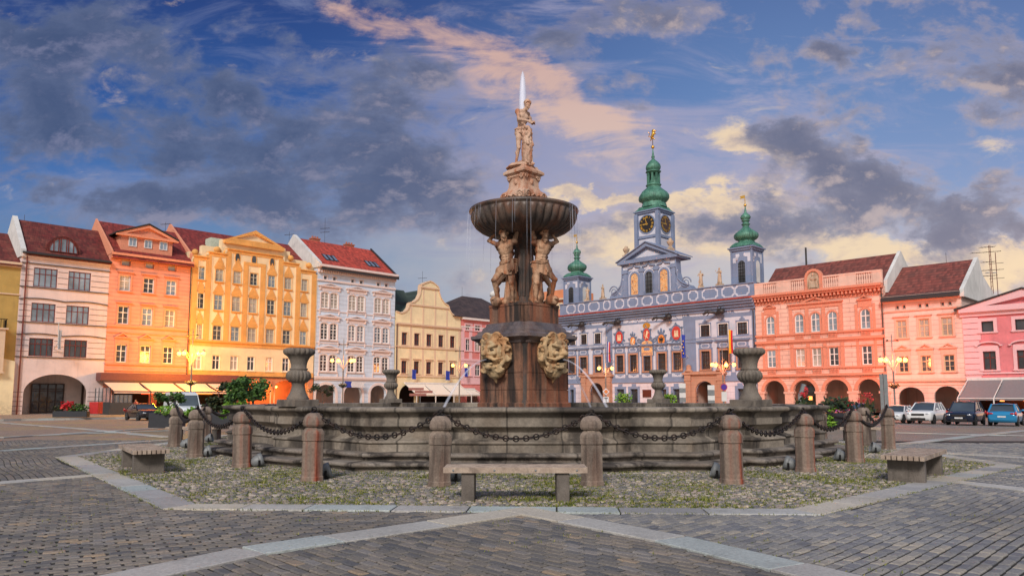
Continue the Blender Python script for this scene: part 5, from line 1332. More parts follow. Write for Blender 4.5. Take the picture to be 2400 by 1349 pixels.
mb = MB(); xp0, xp1 = f.loc(385, 118, .4).x, f.loc(762, 178, .4).x; zap = f.loc(575, 66, .4).z
mb.prism([(xp0 + .2, z0_), (xp1 - .2, z0_), ((xp0 + xp1) / 2, zap - .2)], .5, 1.4); mb.build('pediment', M['b3'], f.T)
mb = MB(); mb.box(xp0 - .3, xp1 + .3, .15, .602, z0_ - .45, z0_ - .02); ring(mb, [(xp0 - .2, z0_), (xp1 + .2, z0_), ((xp0 + xp1) / 2, zap + .12)], [(xp0 + 1.0, z0_ + .25), (xp1 - 1.0, z0_ + .25), ((xp0 + xp1) / 2, zap - .3)], .2, .5); mb.build('pediment_moulding', M['b3t'], f.T)
mb = MB()
for px, py in ((168, 208), (320, 190), (260, 235), (382, 214), (825, 248), (950, 298)): q = f.loc(px, py, .6); mb.ball((q.x, .6, q.z), .38)
mb.build('stone_balls', M['b3t'], f.T)
ze = zt[0] - .3; rd, zr = f.ridge(-8, 28, -.1); roof(f, ze, rd, zr, M['tile_red'], gable=M['b3'], ov=-.7)
MB().prismx([(.4, ze - .2), (.4, ze + .5), (rd, zr + .25), (2 * rd, ze), (2 * rd, ze - .6)][::-1], -.1, .15).build('verge_wall', M['b2t'], f.T, fix=True)
arcade(f, arches3[:3], 3.75, M['b3g'], 4.0)
for x in (cx[4] + 2.2, cx[3] + 1.4):
    ld = bpy.data.lights.new('arcade_lamp', 'POINT'); ld.energy = 260; ld.color = (1, .45, .12); ld.shadow_soft_size = .15; lo = bpy.data.objects.new('arcade_lamp', ld); C.objects.link(lo); lo.parent = f.T; lo.location = (x, 2.2, 2.7)
    MB().ball((x, 2.2, 2.95), .13).build('arcade_lamp_glass', M['warm'], f.T)
mb = MB(); mb.box(f.loc(285, 150, 2).x, f.loc(360, 150, 2).x, 2.4, 4, zt[0], f.loc(310, 110, 2.4).z); mb.build('roof_hatch', plain('pale_green', (.55, .62, .50)), f.T)
F3 = f

# ---- pale blue house
zC = (3.212, 660, 540)
f = Fac('L', 'townhouse', 'pale blue house with paired arched windows, bright red roof and two sets of skylights', 'house', (241, 1275), (842, 1272), zC)
rows4 = [[(320, 348, 338, 370), (380, 407, 346, 377), (527, 552, 367, 397), (583, 608, 374, 405), (720, 745, 393, 422), (770, 795, 400, 428)],
         [(295, 355, 460, 582), (368, 428, 470, 590), (503, 560, 485, 603), (570, 627, 493, 610), (697, 748, 508, 625), (762, 812, 517, 628)],
         [(290, 347, 695, 818), (362, 418, 700, 823), (498, 552, 708, 832), (567, 622, 715, 838), (697, 745, 725, 848), (762, 808, 733, 850)],
         [(285, 343, 932, 1058), (358, 415, 935, 1062), (495, 547, 940, 1065), (563, 615, 943, 1067), (692, 742, 950, 1070), (757, 805, 953, 1073)]]
W4 = f.rects(rows4); ze = f.Z(262, 252)
A4 = [(f.X(258, 1220), f.X(405, 1220), -.4, f.Z(330, 1158), 0), (f.X(468, 1220), f.X(605, 1220), -.4, f.Z(330, 1158), 0), (f.X(668, 1220), f.X(787, 1220), -.4, f.Z(330, 1158), 0)]
A4 = [(a, b_, c, d, (b_ - a) / 2 * .85) for a, b_, c, d, _ in A4]
shell(f, ze, [r for r in W4[0]] + [(*r, .22) for row in W4[1:] for r in row] + A4, M['b4'], .5)
for i, row in enumerate(W4):
    for j, r in enumerate(row):
        if i == 0: window(f, r, M['b4t'], M['glassd'], nx=1, hs=(), sur=dict(w=.08, sill=0), sm=M['b4t'])
        else: window(f, r, M['trimwhite'], {1: M['curtain'], 2: M['glassd'] if j < 2 else M['glass'], 3: M['glassd']}[i], nx=2, hs=(.62,), bars=(.2, .41, .8), barw=.05, fw=.11, mull=.10, rise=.22, depth=.10, sur=dict(w=.14, p=.05), sm=M['b4t'])
for i in (1, 2, 3):
    for j in (0, 2, 4):
        x0 = W4[i][j][0] - .3; x1 = W4[i][j + 1][1] + .3; z1 = W4[i][j][3] + .2; xc = (x0 + x1) / 2; mb = MB()
        mb.box(x0, x1, -.04, .0, z1, z1 + .5); mb.box(x0 - .2, x1 + .2, -.25, 0, z1 + .5, z1 + .62); ring(mb, [(x0 - .2, z1 + .62), (x1 + .2, z1 + .62), (xc, z1 + 1.0)], [(x0 + .6, z1 + .68), (x1 - .6, z1 + .68), (xc, z1 + .88)], -.25, 0)
        for q in (x0 + .05, x1 - .2): mb.box(q, q + .15, -.18, 0, z1 + .1, z1 + .5); mb.box(q, q + .15, -.1, 0, W4[i][j][2] - .75, W4[i][j][2] - .2)
        mb.build('window_hood', M['b4t'], f.T)
bandm(f, 'cornice', M['b4t'], 0, f.w, [(ze - .3, ze, .75), (ze - .45, ze - .3, .5)]); brackets(f, M['b4t'], 0, f.w, ze - 1.0, ze - .45, .38, 36, .16)
zz = [f.Z(262, 362), f.Z(250, 600), f.Z(250, 845), f.Z(245, 1103)]
bandm(f, 'string_course', M['b4t'], 0, f.w, [(zz[0] - .2, zz[0] + .05, .15), (zz[1], zz[1] + .12, .08), (zz[2], zz[2] + .12, .08), (zz[3] - .15, zz[3] + .15, .22), (zz[3] - .35, zz[3] - .15, .1)])
mb = MB()
for a, b_, c, d, r_ in A4:
    ring(mb, archpoly(a - .35, b_ + .35, 0, d + .35, r_ + .35), archpoly(a, b_, 0, d, r_), -.05, 0)
mb.build('arch_moulding', M['b4t'], f.T)
arcade(f, A4, 4.2, M['innerw'], 4)
rd, zr = f.ridge(95, 52, 0); roof(f, ze, rd, zr, M['tile_bright'], x0=.35, gable=M['b4'], ov=.7)
MB().prismx([(-.6, ze - .4), (-.6, ze + .2), (rd, zr + .4), (2 * rd, ze), (2 * rd, ze - .6)][::-1], -.15, .33).build('parapet', M['white2'], f.T, fix=True)
sl = (zr - ze) / rd
MB().prismx([(-.75, ze - .75 * sl - .2), (-.75, ze - .75 * sl + .02), (-.55, ze - .55 * sl + .02), (-.55, ze - .2 - .55 * sl)], .3, f.w + .1).build('gutter', M['gutter'], f.T, fix=True)
mb = MB(); P_ = [(-.7, ze - .7 * sl + .03), (rd, zr + .05), (rd, zr + .25), (-.7, ze - .7 * sl + .23)]; mb.prismx(P_, f.w - .1, f.w + .15); mb.build('verge', M['gutter'], f.T, fix=True)
for (pa, pb_, pc, pd_) in ((293, 440, 195, 243), (612, 752, 247, 288)):
    for k in range(3):
        pxa = pa + (pb_ - pa) * (k + .02) / 3; dd_ = 2.0; xa = f.loc(pa + 25, (pc + pd_) / 2, dd_).x; xb = f.loc(pb_ - 20, (pc + pd_) / 2, dd_).x; W_ = (xb - xa) / 3; x = xa + W_ * k
        y0 = 1.35; y1 = 2.7; mb = MB()
        vs = [(x, y0, ze + y0 * sl + .1), (x + W_ - .12, y0, ze + y0 * sl + .1), (x + W_ - .12, y1, ze + y1 * sl + .1), (x, y1, ze + y1 * sl + .1)]
        mb.add([(a, b_, c - .1) for a, b_, c in vs] + vs, [(0, 1, 5, 4), (1, 2, 6, 5), (2, 3, 7, 6), (3, 0, 4, 7), (4, 5, 6, 7)]); o = mb.build('skylight', M['gutter'], f.T)
        mb = MB(); mb.add([(vs[0][0] + .1, y0 + .12, ze + (y0 + .12) * sl + .115), (vs[1][0] - .1, y0 + .12, ze + (y0 + .12) * sl + .115), (vs[1][0] - .1, y1 - .12, ze + (y1 - .12) * sl + .115), (vs[0][0] + .1, y1 - .12, ze + (y1 - .12) * sl + .115)], [(0, 1, 2, 3)]); mb.build('pane', M['glass'], o)
def chimney(f, px0, px1, py0, py1, d, mat, hh=1.0):
    xa, xb = f.loc(px0, py1, d).x, f.loc(px1, py1, d).x; z0, z1 = f.loc(px0, py1, d).z, f.loc(px0, py0, d).z
    mb = MB(); mb.box(xa, xb, d - .4, d + .4, z0 - 1.5, z1 - .25); mb.box(xa - .08, xb + .08, d - .48, d + .48, z1 - .25, z1 - .1)
    for k in range(3): x = xa + (xb - xa) * (k + .5) / 3; mb.revolve([(.12, z1 - .1), (.12, z1 + .2)], 8, (x, d, 0))
    mb.build('chimney', mat, f.T)
M['brickc'] = stucco('chimney_brick', (.45, .16, .10), joint=.12, dirt=.3)
chimney(f, 222, 278, 50, 80, rd + .5, M['brickc']); chimney(f, 478, 535, 95, 122, rd + .5, M['brickc'])

# ---- cream house with baroque gable
f = Fac('L', 'townhouse', 'cream house with a curved baroque gable, five window columns and dark red windows', 'house', (848, 1270), (1345, 1265), zC)
rows5 = [[(903, 943, 768, 858), (997, 1037, 775, 865), (1090, 1130, 780, 870), (1180, 1218, 788, 878), (1268, 1303, 793, 882)], [(903, 943, 980, 1073), (997, 1035, 985, 1077), (1088, 1127, 987, 1080), (1178, 1217, 990, 1080), (1267, 1303, 993, 1083)]]
W5 = f.rects(rows5); ze = f.Z(862, 695)
A5 = [(f.X(885, 1220), f.X(965, 1220) + 1.0, -.4, f.Z(900, 1160), 1.6), (f.X(1010, 1220) + .5, f.X(1300, 1220), -.4, 3.2, 0)]
shell(f, ze, [r for row in W5 for r in row] + A5, M['b5'], .35)
for i, row in enumerate(W5):
    for j, r in enumerate(row): window(f, r, M['redframe'], M['glassd'], nx=2, hs=(.5,), fw=.08, mull=.07, depth=.2, sur=dict(w=.13, p=.05, k='hood' if i else '', sill=1), sm=M['b5t'])
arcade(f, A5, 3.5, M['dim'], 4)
out = [(862, 690), (870, 612), (900, 625), (935, 612), (958, 585), (967, 548), (1000, 540), (1030, 515), (1047, 475), (1050, 435), (1052, 412), (1075, 400), (1095, 392), (1118, 385), (1140, 395), (1160, 412), (1180, 432), (1183, 470), (1196, 510), (1222, 548), (1255, 570), (1258, 592), (1275, 625), (1305, 650), (1340, 655), (1345, 740)]
P5 = [(f.loc(a, b_).x, f.loc(a, b_).z) for a, b_ in out]; P5[0] = (0, ze); P5[1] = (0.05, P5[1][1]); P5[-1] = (f.w, ze); P5[-2] = (f.w - .05, P5[-2][1])
MB().prism(P5[::-1], 0.002, .55).build('gable', M['b5'], f.T, fix=True)
mb = MB()
for a, b_ in zip(P5[1:-2], P5[2:-1]):
    L_ = math.hypot(b_[0] - a[0], b_[1] - a[1]); nx_, nz_ = -(b_[1] - a[1]) / L_ * .16, (b_[0] - a[0]) / L_ * .16
    if nz_ < -.001 : nx_, nz_ = -nx_, -nz_
    mb.prism([a, b_, (b_[0] + nx_, b_[1] + nz_), (a[0] + nx_, a[1] + nz_)], -.12, .6)
mb.build('gable_coping', M['b5t'], f.T, fix=True)
z1_ = f.Z(960, 553); z2_ = f.Z(1050, 425); bandm(f, 'cornice', M['b5t'], 0, f.w, [(ze - .12, ze + .12, .25), (ze - .3, ze - .12, .12)])
mb = MB(); mb.box(f.X(960, 553), f.X(1255, 585), -.15, .01, z1_ - .12, z1_ + .1); mb.box(f.X(1045, 425), f.X(1185, 435), -.2, .01, z2_ - .1, z2_ + .12); mb.build('gable_moulding', M['b5t'], f.T)
zz = f.Z(855, 868); z3 = f.Z(850, 1090); bandm(f, 'string_course', M['b5t'], 0, f.w, [(zz - .1, zz + .1, .15), (z3 - .1, z3 + .12, .15)])
mb = MB(); gx = [0.3] + [(W5[0][k][1] + W5[0][k + 1][0]) / 2 for k in range(4)] + [f.w - .3]
for k, x in enumerate(gx):
    mb.box(x - .18, x + .18, -.03, .005, zz + .1, ze - .3); mb.box(x - .18, x + .18, -.03, .005, z3 + .12, zz - .1)
    if k in (1, 2, 3, 4): mb.box(x - .15, x + .15, -.03, .005, ze + .12, z1_ - .12)
    if k in (2, 3): mb.box(x - .12, x + .12, -.03, .005, z1_ + .1, z2_ - .1)
mb.build('pilaster', M['b5t'], f.T)
rd = 5.5; zr = f.loc(1045, 450, 2.5).z; mb = MB(); mb.prism([(0.05, ze + .3), (f.w / 2, zr), (f.w - .05, ze + .3)], .56, 14)
mb.build('roof', M['sheet_green'], f.T); 
xa = f.loc(862, 486, 2).x; mb = MB(); q0 = f.loc(862, 600, 1.0); mb.prismx([(.6, ze + .9), (5, zr + .1), (5, ze)][::-1], .02, f.w * .42); mb.build('side_roof', M['sheet_green'], f.T, fix=True)
pipe(f, .2, -.3, ze, M['gutter'])

# ---- rose house in the corner
f = Fac('L', 'townhouse', 'rose and white corner house with dark brown hipped roof, partly behind the fountain', 'house', (1348, 1265), (1790, 1262), zC)
rows6 = [[(1380, 1425, 710, 752), (1462, 1505, 716, 757), (1545, 1585, 722, 762), (1625, 1665, 728, 768), (1700, 1738, 735, 773)], [(1380, 1420, 820, 908), (1460, 1498, 824, 910), (1542, 1580, 828, 913), (1622, 1660, 832, 916), (1700, 1735, 835, 918)], [(1395, 1435, 1010, 1093), (1448, 1487, 1012, 1095), (1542, 1580, 1013, 1096), (1622, 1660, 1014, 1097), (1700, 1735, 1015, 1098)]]
W6 = f.rects(rows6); ze = f.Z(1355, 650); A6 = [(f.X(1395, 1220), f.X(1485, 1220), -.4, f.Z(1440, 1188), 1.5), (f.X(1560, 1220), f.X(1650, 1220), -.4, f.Z(1440, 1188), 1.5)]
shell(f, ze, [r for row in W6 for r in row] + A6, M['b6'], .35)
for i, row in enumerate(W6):
    for j, r in enumerate(row): window(f, r, M['trimwhite'], M['glassd'] if (i + j) % 2 else M['curtain'], nx=2, hs=(.6,) if i else (), fw=.09, mull=.08, sur=dict(w=.22, p=.04), sm=M['b10t'])
bandm(f, 'cornice', M['trimwhite'], 0, f.w, [(ze - .35, ze, .45), (ze - 1.5, ze - 1.35, .06)])
zz = f.Z(1370, 975); z3 = f.Z(1370, 1150); bandm(f, 'string_course', M['b10t'], 0, f.w, [(zz - .1, zz + .25, .12), (z3 - .1, z3 + .12, .12)])
mb = MB(); wallmesh(mb, .02, f.w - .02, z3 + .12, zz - .1, [grow(*r, .25) for r in W6[2]], -.03, .03)
for x in [.3] + [(W6[0][k][1] + W6[0][k + 1][0]) / 2 - .55 for k in range(4)]: mb.box(x - .3, x + .35, -.03, .004, zz + .25, ze - 1.5)
mb.build('white_panels', M['b10t'], f.T); arcade(f, A6, 3.6, M['inner'], 4)
rp = f.loc(1358, 492, 7); mb = MB(); x1 = f.w + 2; e_ = .5
vs = [(-e_ * 3.5, -e_, ze), (x1, -e_, ze), (x1, 14, ze), (-e_ * 3.5, 14, ze), (rp.x, 7, rp.z), (x1 - 4, 7, rp.z)]
mb.add(vs, [(0, 1, 5, 4), (1, 2, 5), (2, 3, 4, 5), (3, 0, 4), (0, 3, 2, 1)]); mb.build('roof', M['tile_brown'], f.T)

# ---- olive house at the left edge
f = Fac('L', 'townhouse', 'olive yellow house at the very left edge with an iron balcony and pink bay', 'house', (-420, 1275), (66, 1272), zA)
ze = f.Z(0, 340); wn = [(f.w - 3.6, f.w - 2.5, f.Z(0, 490), f.Z(0, 395)), (f.w - 3.6, f.w - 2.4, f.Z(0, 700), f.Z(0, 590))]
shell(f, ze, wn, M['b0'])
for r in wn: window(f, r, M['trimwhite'], M['glassd'], sur=dict(w=.2), sm=M['trimwhite'])
bandm(f, 'cornice', M['b5t'], 0, f.w, [(ze - .25, ze, .35), (ze - .5, ze - .25, .2)]); zz = f.Z(40, 543); bandm(f, 'string_course', M['b5t'], 0, f.w, [(zz, zz + .12, .1)])
roof(f, ze, 6, f.loc(0, 170, 6).z, M['tile_old'], gable=M['b0'])
xb = f.X(45, 760); z1 = f.Z(10, 760); z0 = f.Z(10, 1015); mb = MB(); mb.box(0, xb - .3, -.9, 0, z0, z1); mb.box(-.1, xb - .1, -1.05, 0, z1, z1 + .15); mb.box(0, xb - .2, -1.0, 0, z0 - .15, z0); mb.build('bay', M['b5t'], f.T)
mb = MB(); zt_ = f.Z(10, 700)
for i in range(16): x = xb - .3 - i * .22; mb.box(x - .02, x + .02, -1.0, -.96, z1 + .15, zt_)
mb.box(0, xb - .2, -1.02, -.95, zt_, zt_ + .06); 
for i in range(5): x = xb - .3; y = -1 + i * .2; mb.box(x - .02, x + .02, y, y + .03, z1 + .15, zt_)
mb.build('balcony_railing', M['black'], f.T)
zz = f.Z(60, 950); mb = MB(); mb.prism([(f.w - 2.6, -.4), (f.w - .05, -.4), (f.w - .05, zz), (f.w - 2.6, zz + .6)], -.5, 0); mb.build('buttress', M['b5'], f.T)
# ------------------------------------------------------------------ right-hand row
zD = (4.496, 1300, 660); zE = (3.066, 1300, 280)
def cutrect(x0, x1, z0, z1, c, n=4):
    """rectangle with scooped corners"""
    P = []
    for cx_, cz_, a0 in ((x1, z0, 180), (x1, z1, 270), (x0, z1, 0), (x0, z0, 90)):
        for k in range(n + 1):
            a = R(a0 - 90 * k / n); P.append((cx_ + c * cos(a), cz_ + c * sin(a)))
    return P
def pill(x0, x1, z0, z1, n=8):
    r = (z1 - z0) / 2; zc = (z0 + z1) / 2; r2 = min(r, (x1 - x0) / 2)
    return [(x1 - r2 + r2 * cos(a), zc + r * sin(a)) for a in [-pi / 2 + pi * k / n for k in range(n + 1)]] + [(x0 + r2 + r2 * cos(a), zc + r * sin(a)) for a in [pi / 2 + pi * k / n for k in range(n + 1)]]

# ---- town hall
f = Fac('R', 'town_hall', 'blue grey baroque town hall with three green copper towers, clocks and white painted panels', 'town hall', (60, 1255), (2140, 1255), zD)
TH_ = f; Wd_ = f.w
up = f.rects([[(172, 205, 570, 665), (272, 345, 560, 663), (418, 490, 550, 655)]])[0]; up2 = f.rects([[(1540, 1632, 450, 570), (1728, 1823, 437, 557), (1927, 2030, 422, 543)]])[0]
mnL = f.rects([[(150, 210, 805, 965), (265, 345, 795, 960), (422, 498, 788, 955)]])[0]; mnC = f.rects([[(655, 725, 775, 950), (793, 867, 768, 943), (938, 1013, 763, 938), (1092, 1170, 755, 930), (1250, 1335, 745, 930)]])[0]
mnR = f.rects([[(1548, 1637, 727, 920), (1740, 1835, 715, 915), (1930, 2025, 705, 912)]])[0]
z0m = sum(r[2] for r in mnL + mnC + mnR) / 11; z1m = sum(r[3] for r in mnL + mnC + mnR) / 11
main = [(r[0], r[1], z0m, z1m) for r in mnL + mnC + mnR]
z0u = sum(r[2] for r in up + up2) / 6; z1u = sum(r[3] for r in up + up2) / 6; upp = [(r[0], r[1], z0u, z1u) for r in up + up2]
zpar1 = f.Z(2100, 8); zpar0 = f.Z(2090, 147); zti = f.Z(2100, 172); zg = f.Z(1400, 1042)
gl = []
for a, b_, t in ((165, 205, 1135), (657, 735, 1130), (800, 878, 1128), (1125, 1180, 1130), (1252, 1318, 1128), (1932, 1990, 1125)): gl.append((f.X(a, 1190), f.X(b_, 1190), .1, f.Z(a, t)))
por = [(f.X(380, 1180), f.X(522, 1180), -.4, f.Z(450, 1063)), (f.X(1495, 1180), f.X(1692, 1180), -.4, f.Z(1590, 1045))]
por = [(a, b_, c, d, (b_ - a) / 2) for a, b_, c, d in por]
holes = main + upp + gl + por
shell(f, zpar0 - .3, holes, M['thb'], .35)
for r in gl: MB().box(r[0], r[1], .3, .4, r[2], r[3]).build('dark_window', M['glassd'], f.T)
M['thf'] = plain('dark_brown_frame', (.045, .018, .012), .5)
for i, r in enumerate(main): window(f, r, M['thf'], M['glassd'], nx=4, hs=(.5, .75, .25), fw=.07, mull=.05, depth=.22, sur=dict(w=.22, p=.08, sill=1), sm=M['sstone'])
for i, r in enumerate(upp): window(f, r, M['thf'], M['glassd'] if i not in (3,) else M['glassd'], nx=3, hs=(.33, .66), fw=.07, mull=.05, depth=.15, sur=dict(w=.10, p=.04, sill=0), sm=M['trimwhite'])
mb = MB()
for r in main:
    xc = (r[0] + r[1]) / 2; hw = (r[1] - r[0]) / 2 + .40; zt = r[3] + .24
    mb.box(xc - hw + .1, xc + hw - .1, -.06, 0, zt, zt + .95); mb.box(xc - hw - .1, xc + hw + .1, -.3, 0, zt + .95, zt + 1.1); mb.box(xc - hw, xc + hw, -.18, 0, zt + .8, zt + .95)
for r in upp:
    xc = (r[0] + r[1]) / 2; mb.box(xc - .9, xc + .9, -.05, -.001, r[3] + .14, r[3] + .3); mb.box(xc - .35, xc + .35, -.06, -.002, r[3] + .3, r[3] + .5); mb.ball((xc, -.02, r[3] + .55), .22, .06, .2)
mb.build('window_hoods', M['thb'], f.T)
mb = MB()
for r in main: xc = (r[0] + r[1]) / 2; zt = r[3] + .36; mb.prism(cutrect(xc - .62, xc + .62, zt + .05, zt + .60, .12)[::-1], -.072, -.06); 
o = mb.build('hood_panels', M['thw'], f.T, fix=True)
mb = MB()
for r in main: xc = (r[0] + r[1]) / 2; zt = r[3] + .36; mb.prism(cutrect(xc - .52, xc + .52, zt + .13, zt + .52, .12)[::-1], -.08, -.072)
mb.build('hood_panel_centres', M['thb'], f.T, fix=True)
# white painted fields
zm = f.Z(1400, 640); mb = MB()
def field(x0, x1, z0, z1, k=.38): wallmesh(mb, x0, x1, z0, z1, [grow(*r[:4], k) for r in main + upp], -.018, .02)
xf = [(main[0][0] - .7, main[2][1] + .75), (main[3][0] - .7, main[7][1] + .45), (main[8][0] - .75, main[10][1] + .8)]
zlo = z0m - 1.0; zhi = z1m + .2
for k, (a, b_) in enumerate(xf):
    field(a, b_, zlo + .55, z1m + 1.5, .42)
    if k != 1: field(a, b_, z0u - .55, z1u + .75, .25)
field(xf[1][0], xf[1][1], z1m + 1.55, z1u + .85, .1)
for r in main:                                          # scalloped white apron under each sill
    xc = (r[0] + r[1]) / 2
    for k in range(-3, 4): mb.prism(pill(xc + k * .24 - .15, xc + k * .24 + .15, zlo + .12, zlo + .30 + .11 * abs(k))[::-1], -.015, -.0)
mb.build('white_fields', M['thw'], f.T)
mb = MB(); wallmesh(mb, .0, Wd_, -.4, zg - .15, [grow(*r[:4], .0) for r in gl] + [(a - .0, b_, c, d, r_) for a, b_, c, d, r_ in por], -.03, .05); mb.build('ground_floor', M['thg'], f.T)
mb = MB()
for r in gl: ring(mb, archpoly(r[0] - .35, r[1] + .35, r[2], r[3] + .35, 0), archpoly(r[0], r[1], r[2], r[3], 0), -.08, -.03); mb.box((r[0] + r[1]) / 2 - .35, (r[0] + r[1]) / 2 + .35, -.09, -.03, r[3] + .3, r[3] + .7)
mb.build('window_frames', M['thb'], f.T)
bandm(f, 'string_course', M['thb'], 0, Wd_, [(zg - .15, zg + .12, .16), (zg + .12, zg + .5, .06), (z1m + 1.60, z1m + 1.72, .05), (z0u - .75, z0u - .6, .06)])
# frieze panels
zf1 = f.Z(1900, 270) ; zf0 = f.Z(1900, 330); mb = MB(); zc_ = (zf0 + zf1) / 2; hf = (zf1 - zf0) / 2
xa, xb = f.X(725, 400), f.X(1345, 380)
for a, b_, y in ((385, 565, 445), (1415, 1683, 335), (1885, 2062, 300)): mb.prism(pill(f.X(a, y), f.X(b_, y), zc_ - hf * .95, zc_ + hf * .95), -.02, .0)
for x, y in ((342, 455), (360, 455), (588, 440), (605, 440), (1360, 360), (1384, 358), (1826, 315), (1850, 313), (2092, 292)): q = f.X(x, y); mb.prism(pill(q - .14, q + .14, zc_ - hf * .7, zc_ + hf * .7), -.02, 0)
mb.box(xa, xb, -.02, 0, zc_ - hf * 1.25, zc_ + hf * 1.1); mb.build('frieze_panels', M['thw'], f.T, fix=True)
mb = MB(); n_ = 10
for k in range(n_):
    if k == n_ // 2: continue
    x = xa + 1.2 + (xb - xa - 2.4) * k / (n_ - 1); s_ = -1 if k % 2 else 1
    spiral(mb, (x, -.03, zc_), .42, 1.3, .05, V3(s_, 0, 0), V3(0, 0, 1)); mb.tube([(x - .5, -.03, zc_ - .5 * s_), (x, -.03, zc_ + .1), (x + .5, -.03, zc_ + .45 * s_)], .035, 5)
mb.build('frieze_ornament', M['thb'], f.T)
# eaves, tile strip and parapet
bandm(f, 'cornice', M['thb'], -.1, Wd_ + .1, [(zti - .25, zti, 1.0), (zti - .55, zti - .25, .75), (zti - .9, zti - .55, .45), (zti - 1.25, zti - .9, .2)])
MB().prismx([(-1.15, zti + .002), (-1.15, zti + .08), (.1, zpar0 + .05), (.1, zti)][::-1], -.1, Wd_).build('tile_strip', M['tile_bright'], f.T, fix=True)
MB().box(0, Wd_, .05, .6, zpar0 - .35, zpar1).build('parapet', M['thb'], f.T)
MB().box(-.1, Wd_, -.1, .75, zpar1 + .001, zpar1 + .12).build('parapet_coping', M['thb'], f.T)
mb = MB(); hp = zpar1 - zpar0
for a, b_, y in ((130, 210, 310), (252, 308, 290), (362, 462, 280), (518, 577, 262), (640, 720, 245), (775, 868, 230), (925, 1022, 210), (1080, 1185, 195), (1240, 1342, 175), (1415, 1500, 155), (1560, 1708, 135), (1768, 1885, 115), (1905, 2040, 95)):
    x0, x1 = f.X(a, y), f.X(b_, y); z0, z1 = zpar0 + hp * .16, zpar0 + hp * .86; c = min(.3, (x1 - x0) * .25); t_ = .12
    o_ = archpoly(x0 - t_ - .05, x1 + t_ + .05, z0 - .12, z1 + .12, 0); N_ = 20; 
    inn = cutrect(x0, x1, z0, z1, c); out_ = cutrect(x0 - .16, x1 + .16, z0 - .14, z1 + .14, c * .9)
    ring(mb, out_, inn, .03, .05)
mb.build('parapet_panels', M['thw'], f.T, fix=True)
roof(f, zpar0 - .3, 6, zpar0 + .8, M['tile_rb'])
pipe(f, Wd_ - .15, -.3, zti - .5, M['gutter'])
# portals
mb = MB()
for k, (a, b_, c, d, r_) in enumerate(por):
    pw = 1.5; zt = d + .85; wallmesh(mb, a - pw, b_ + pw, -.4, zt, [(a, b_, c, d, r_)], -.30, .7)
    mb.box(a - pw - .25, b_ + pw + .25, -.62, 0, zt, zt + .28); mb.box(a - pw, b_ + pw, -.5, -.0, zt + .28, zt + .4)
    for q in (a - pw + .5, b_ + pw - .5): mb.box(q - .42, q + .42, -.48, -.3, -.4, zt - .8); mb.box(q - .5, q + .5, -.55, -.3, zt - .8, zt - .55); mb.box(q - .45, q + .45, -.5, -.3, zt - .55, zt)
    for q in (a - pw, a - pw + 0, b_ + pw): mb.add([(q, -.3, -.4), (q, 0, -.4), (q, 0, zt), (q, -.3, zt)], [(0, 1, 2, 3)])
    for q in (a - pw + .6, b_ + pw - .6): mb.revolve([(.5, 0), (.55, .1), (.3, .25), (.35, .5), (.3, .75), (.1, .9)], 10, (q, -.25, zt + .4))
mb.build('portal', M['sstone'], f.T)
for k, p_ in enumerate(por): arcade(f, [p_], p_[3] + .3, M['inner'], 5, name='passage')
MB().box(f.X(932, 1170), f.X(1020, 1170), -.15, -.03, f.Z(975, 1212), f.Z(975, 1135)).build('notice_board', plain('dark_red_board', (.10, .015, .01), .4), f.T)
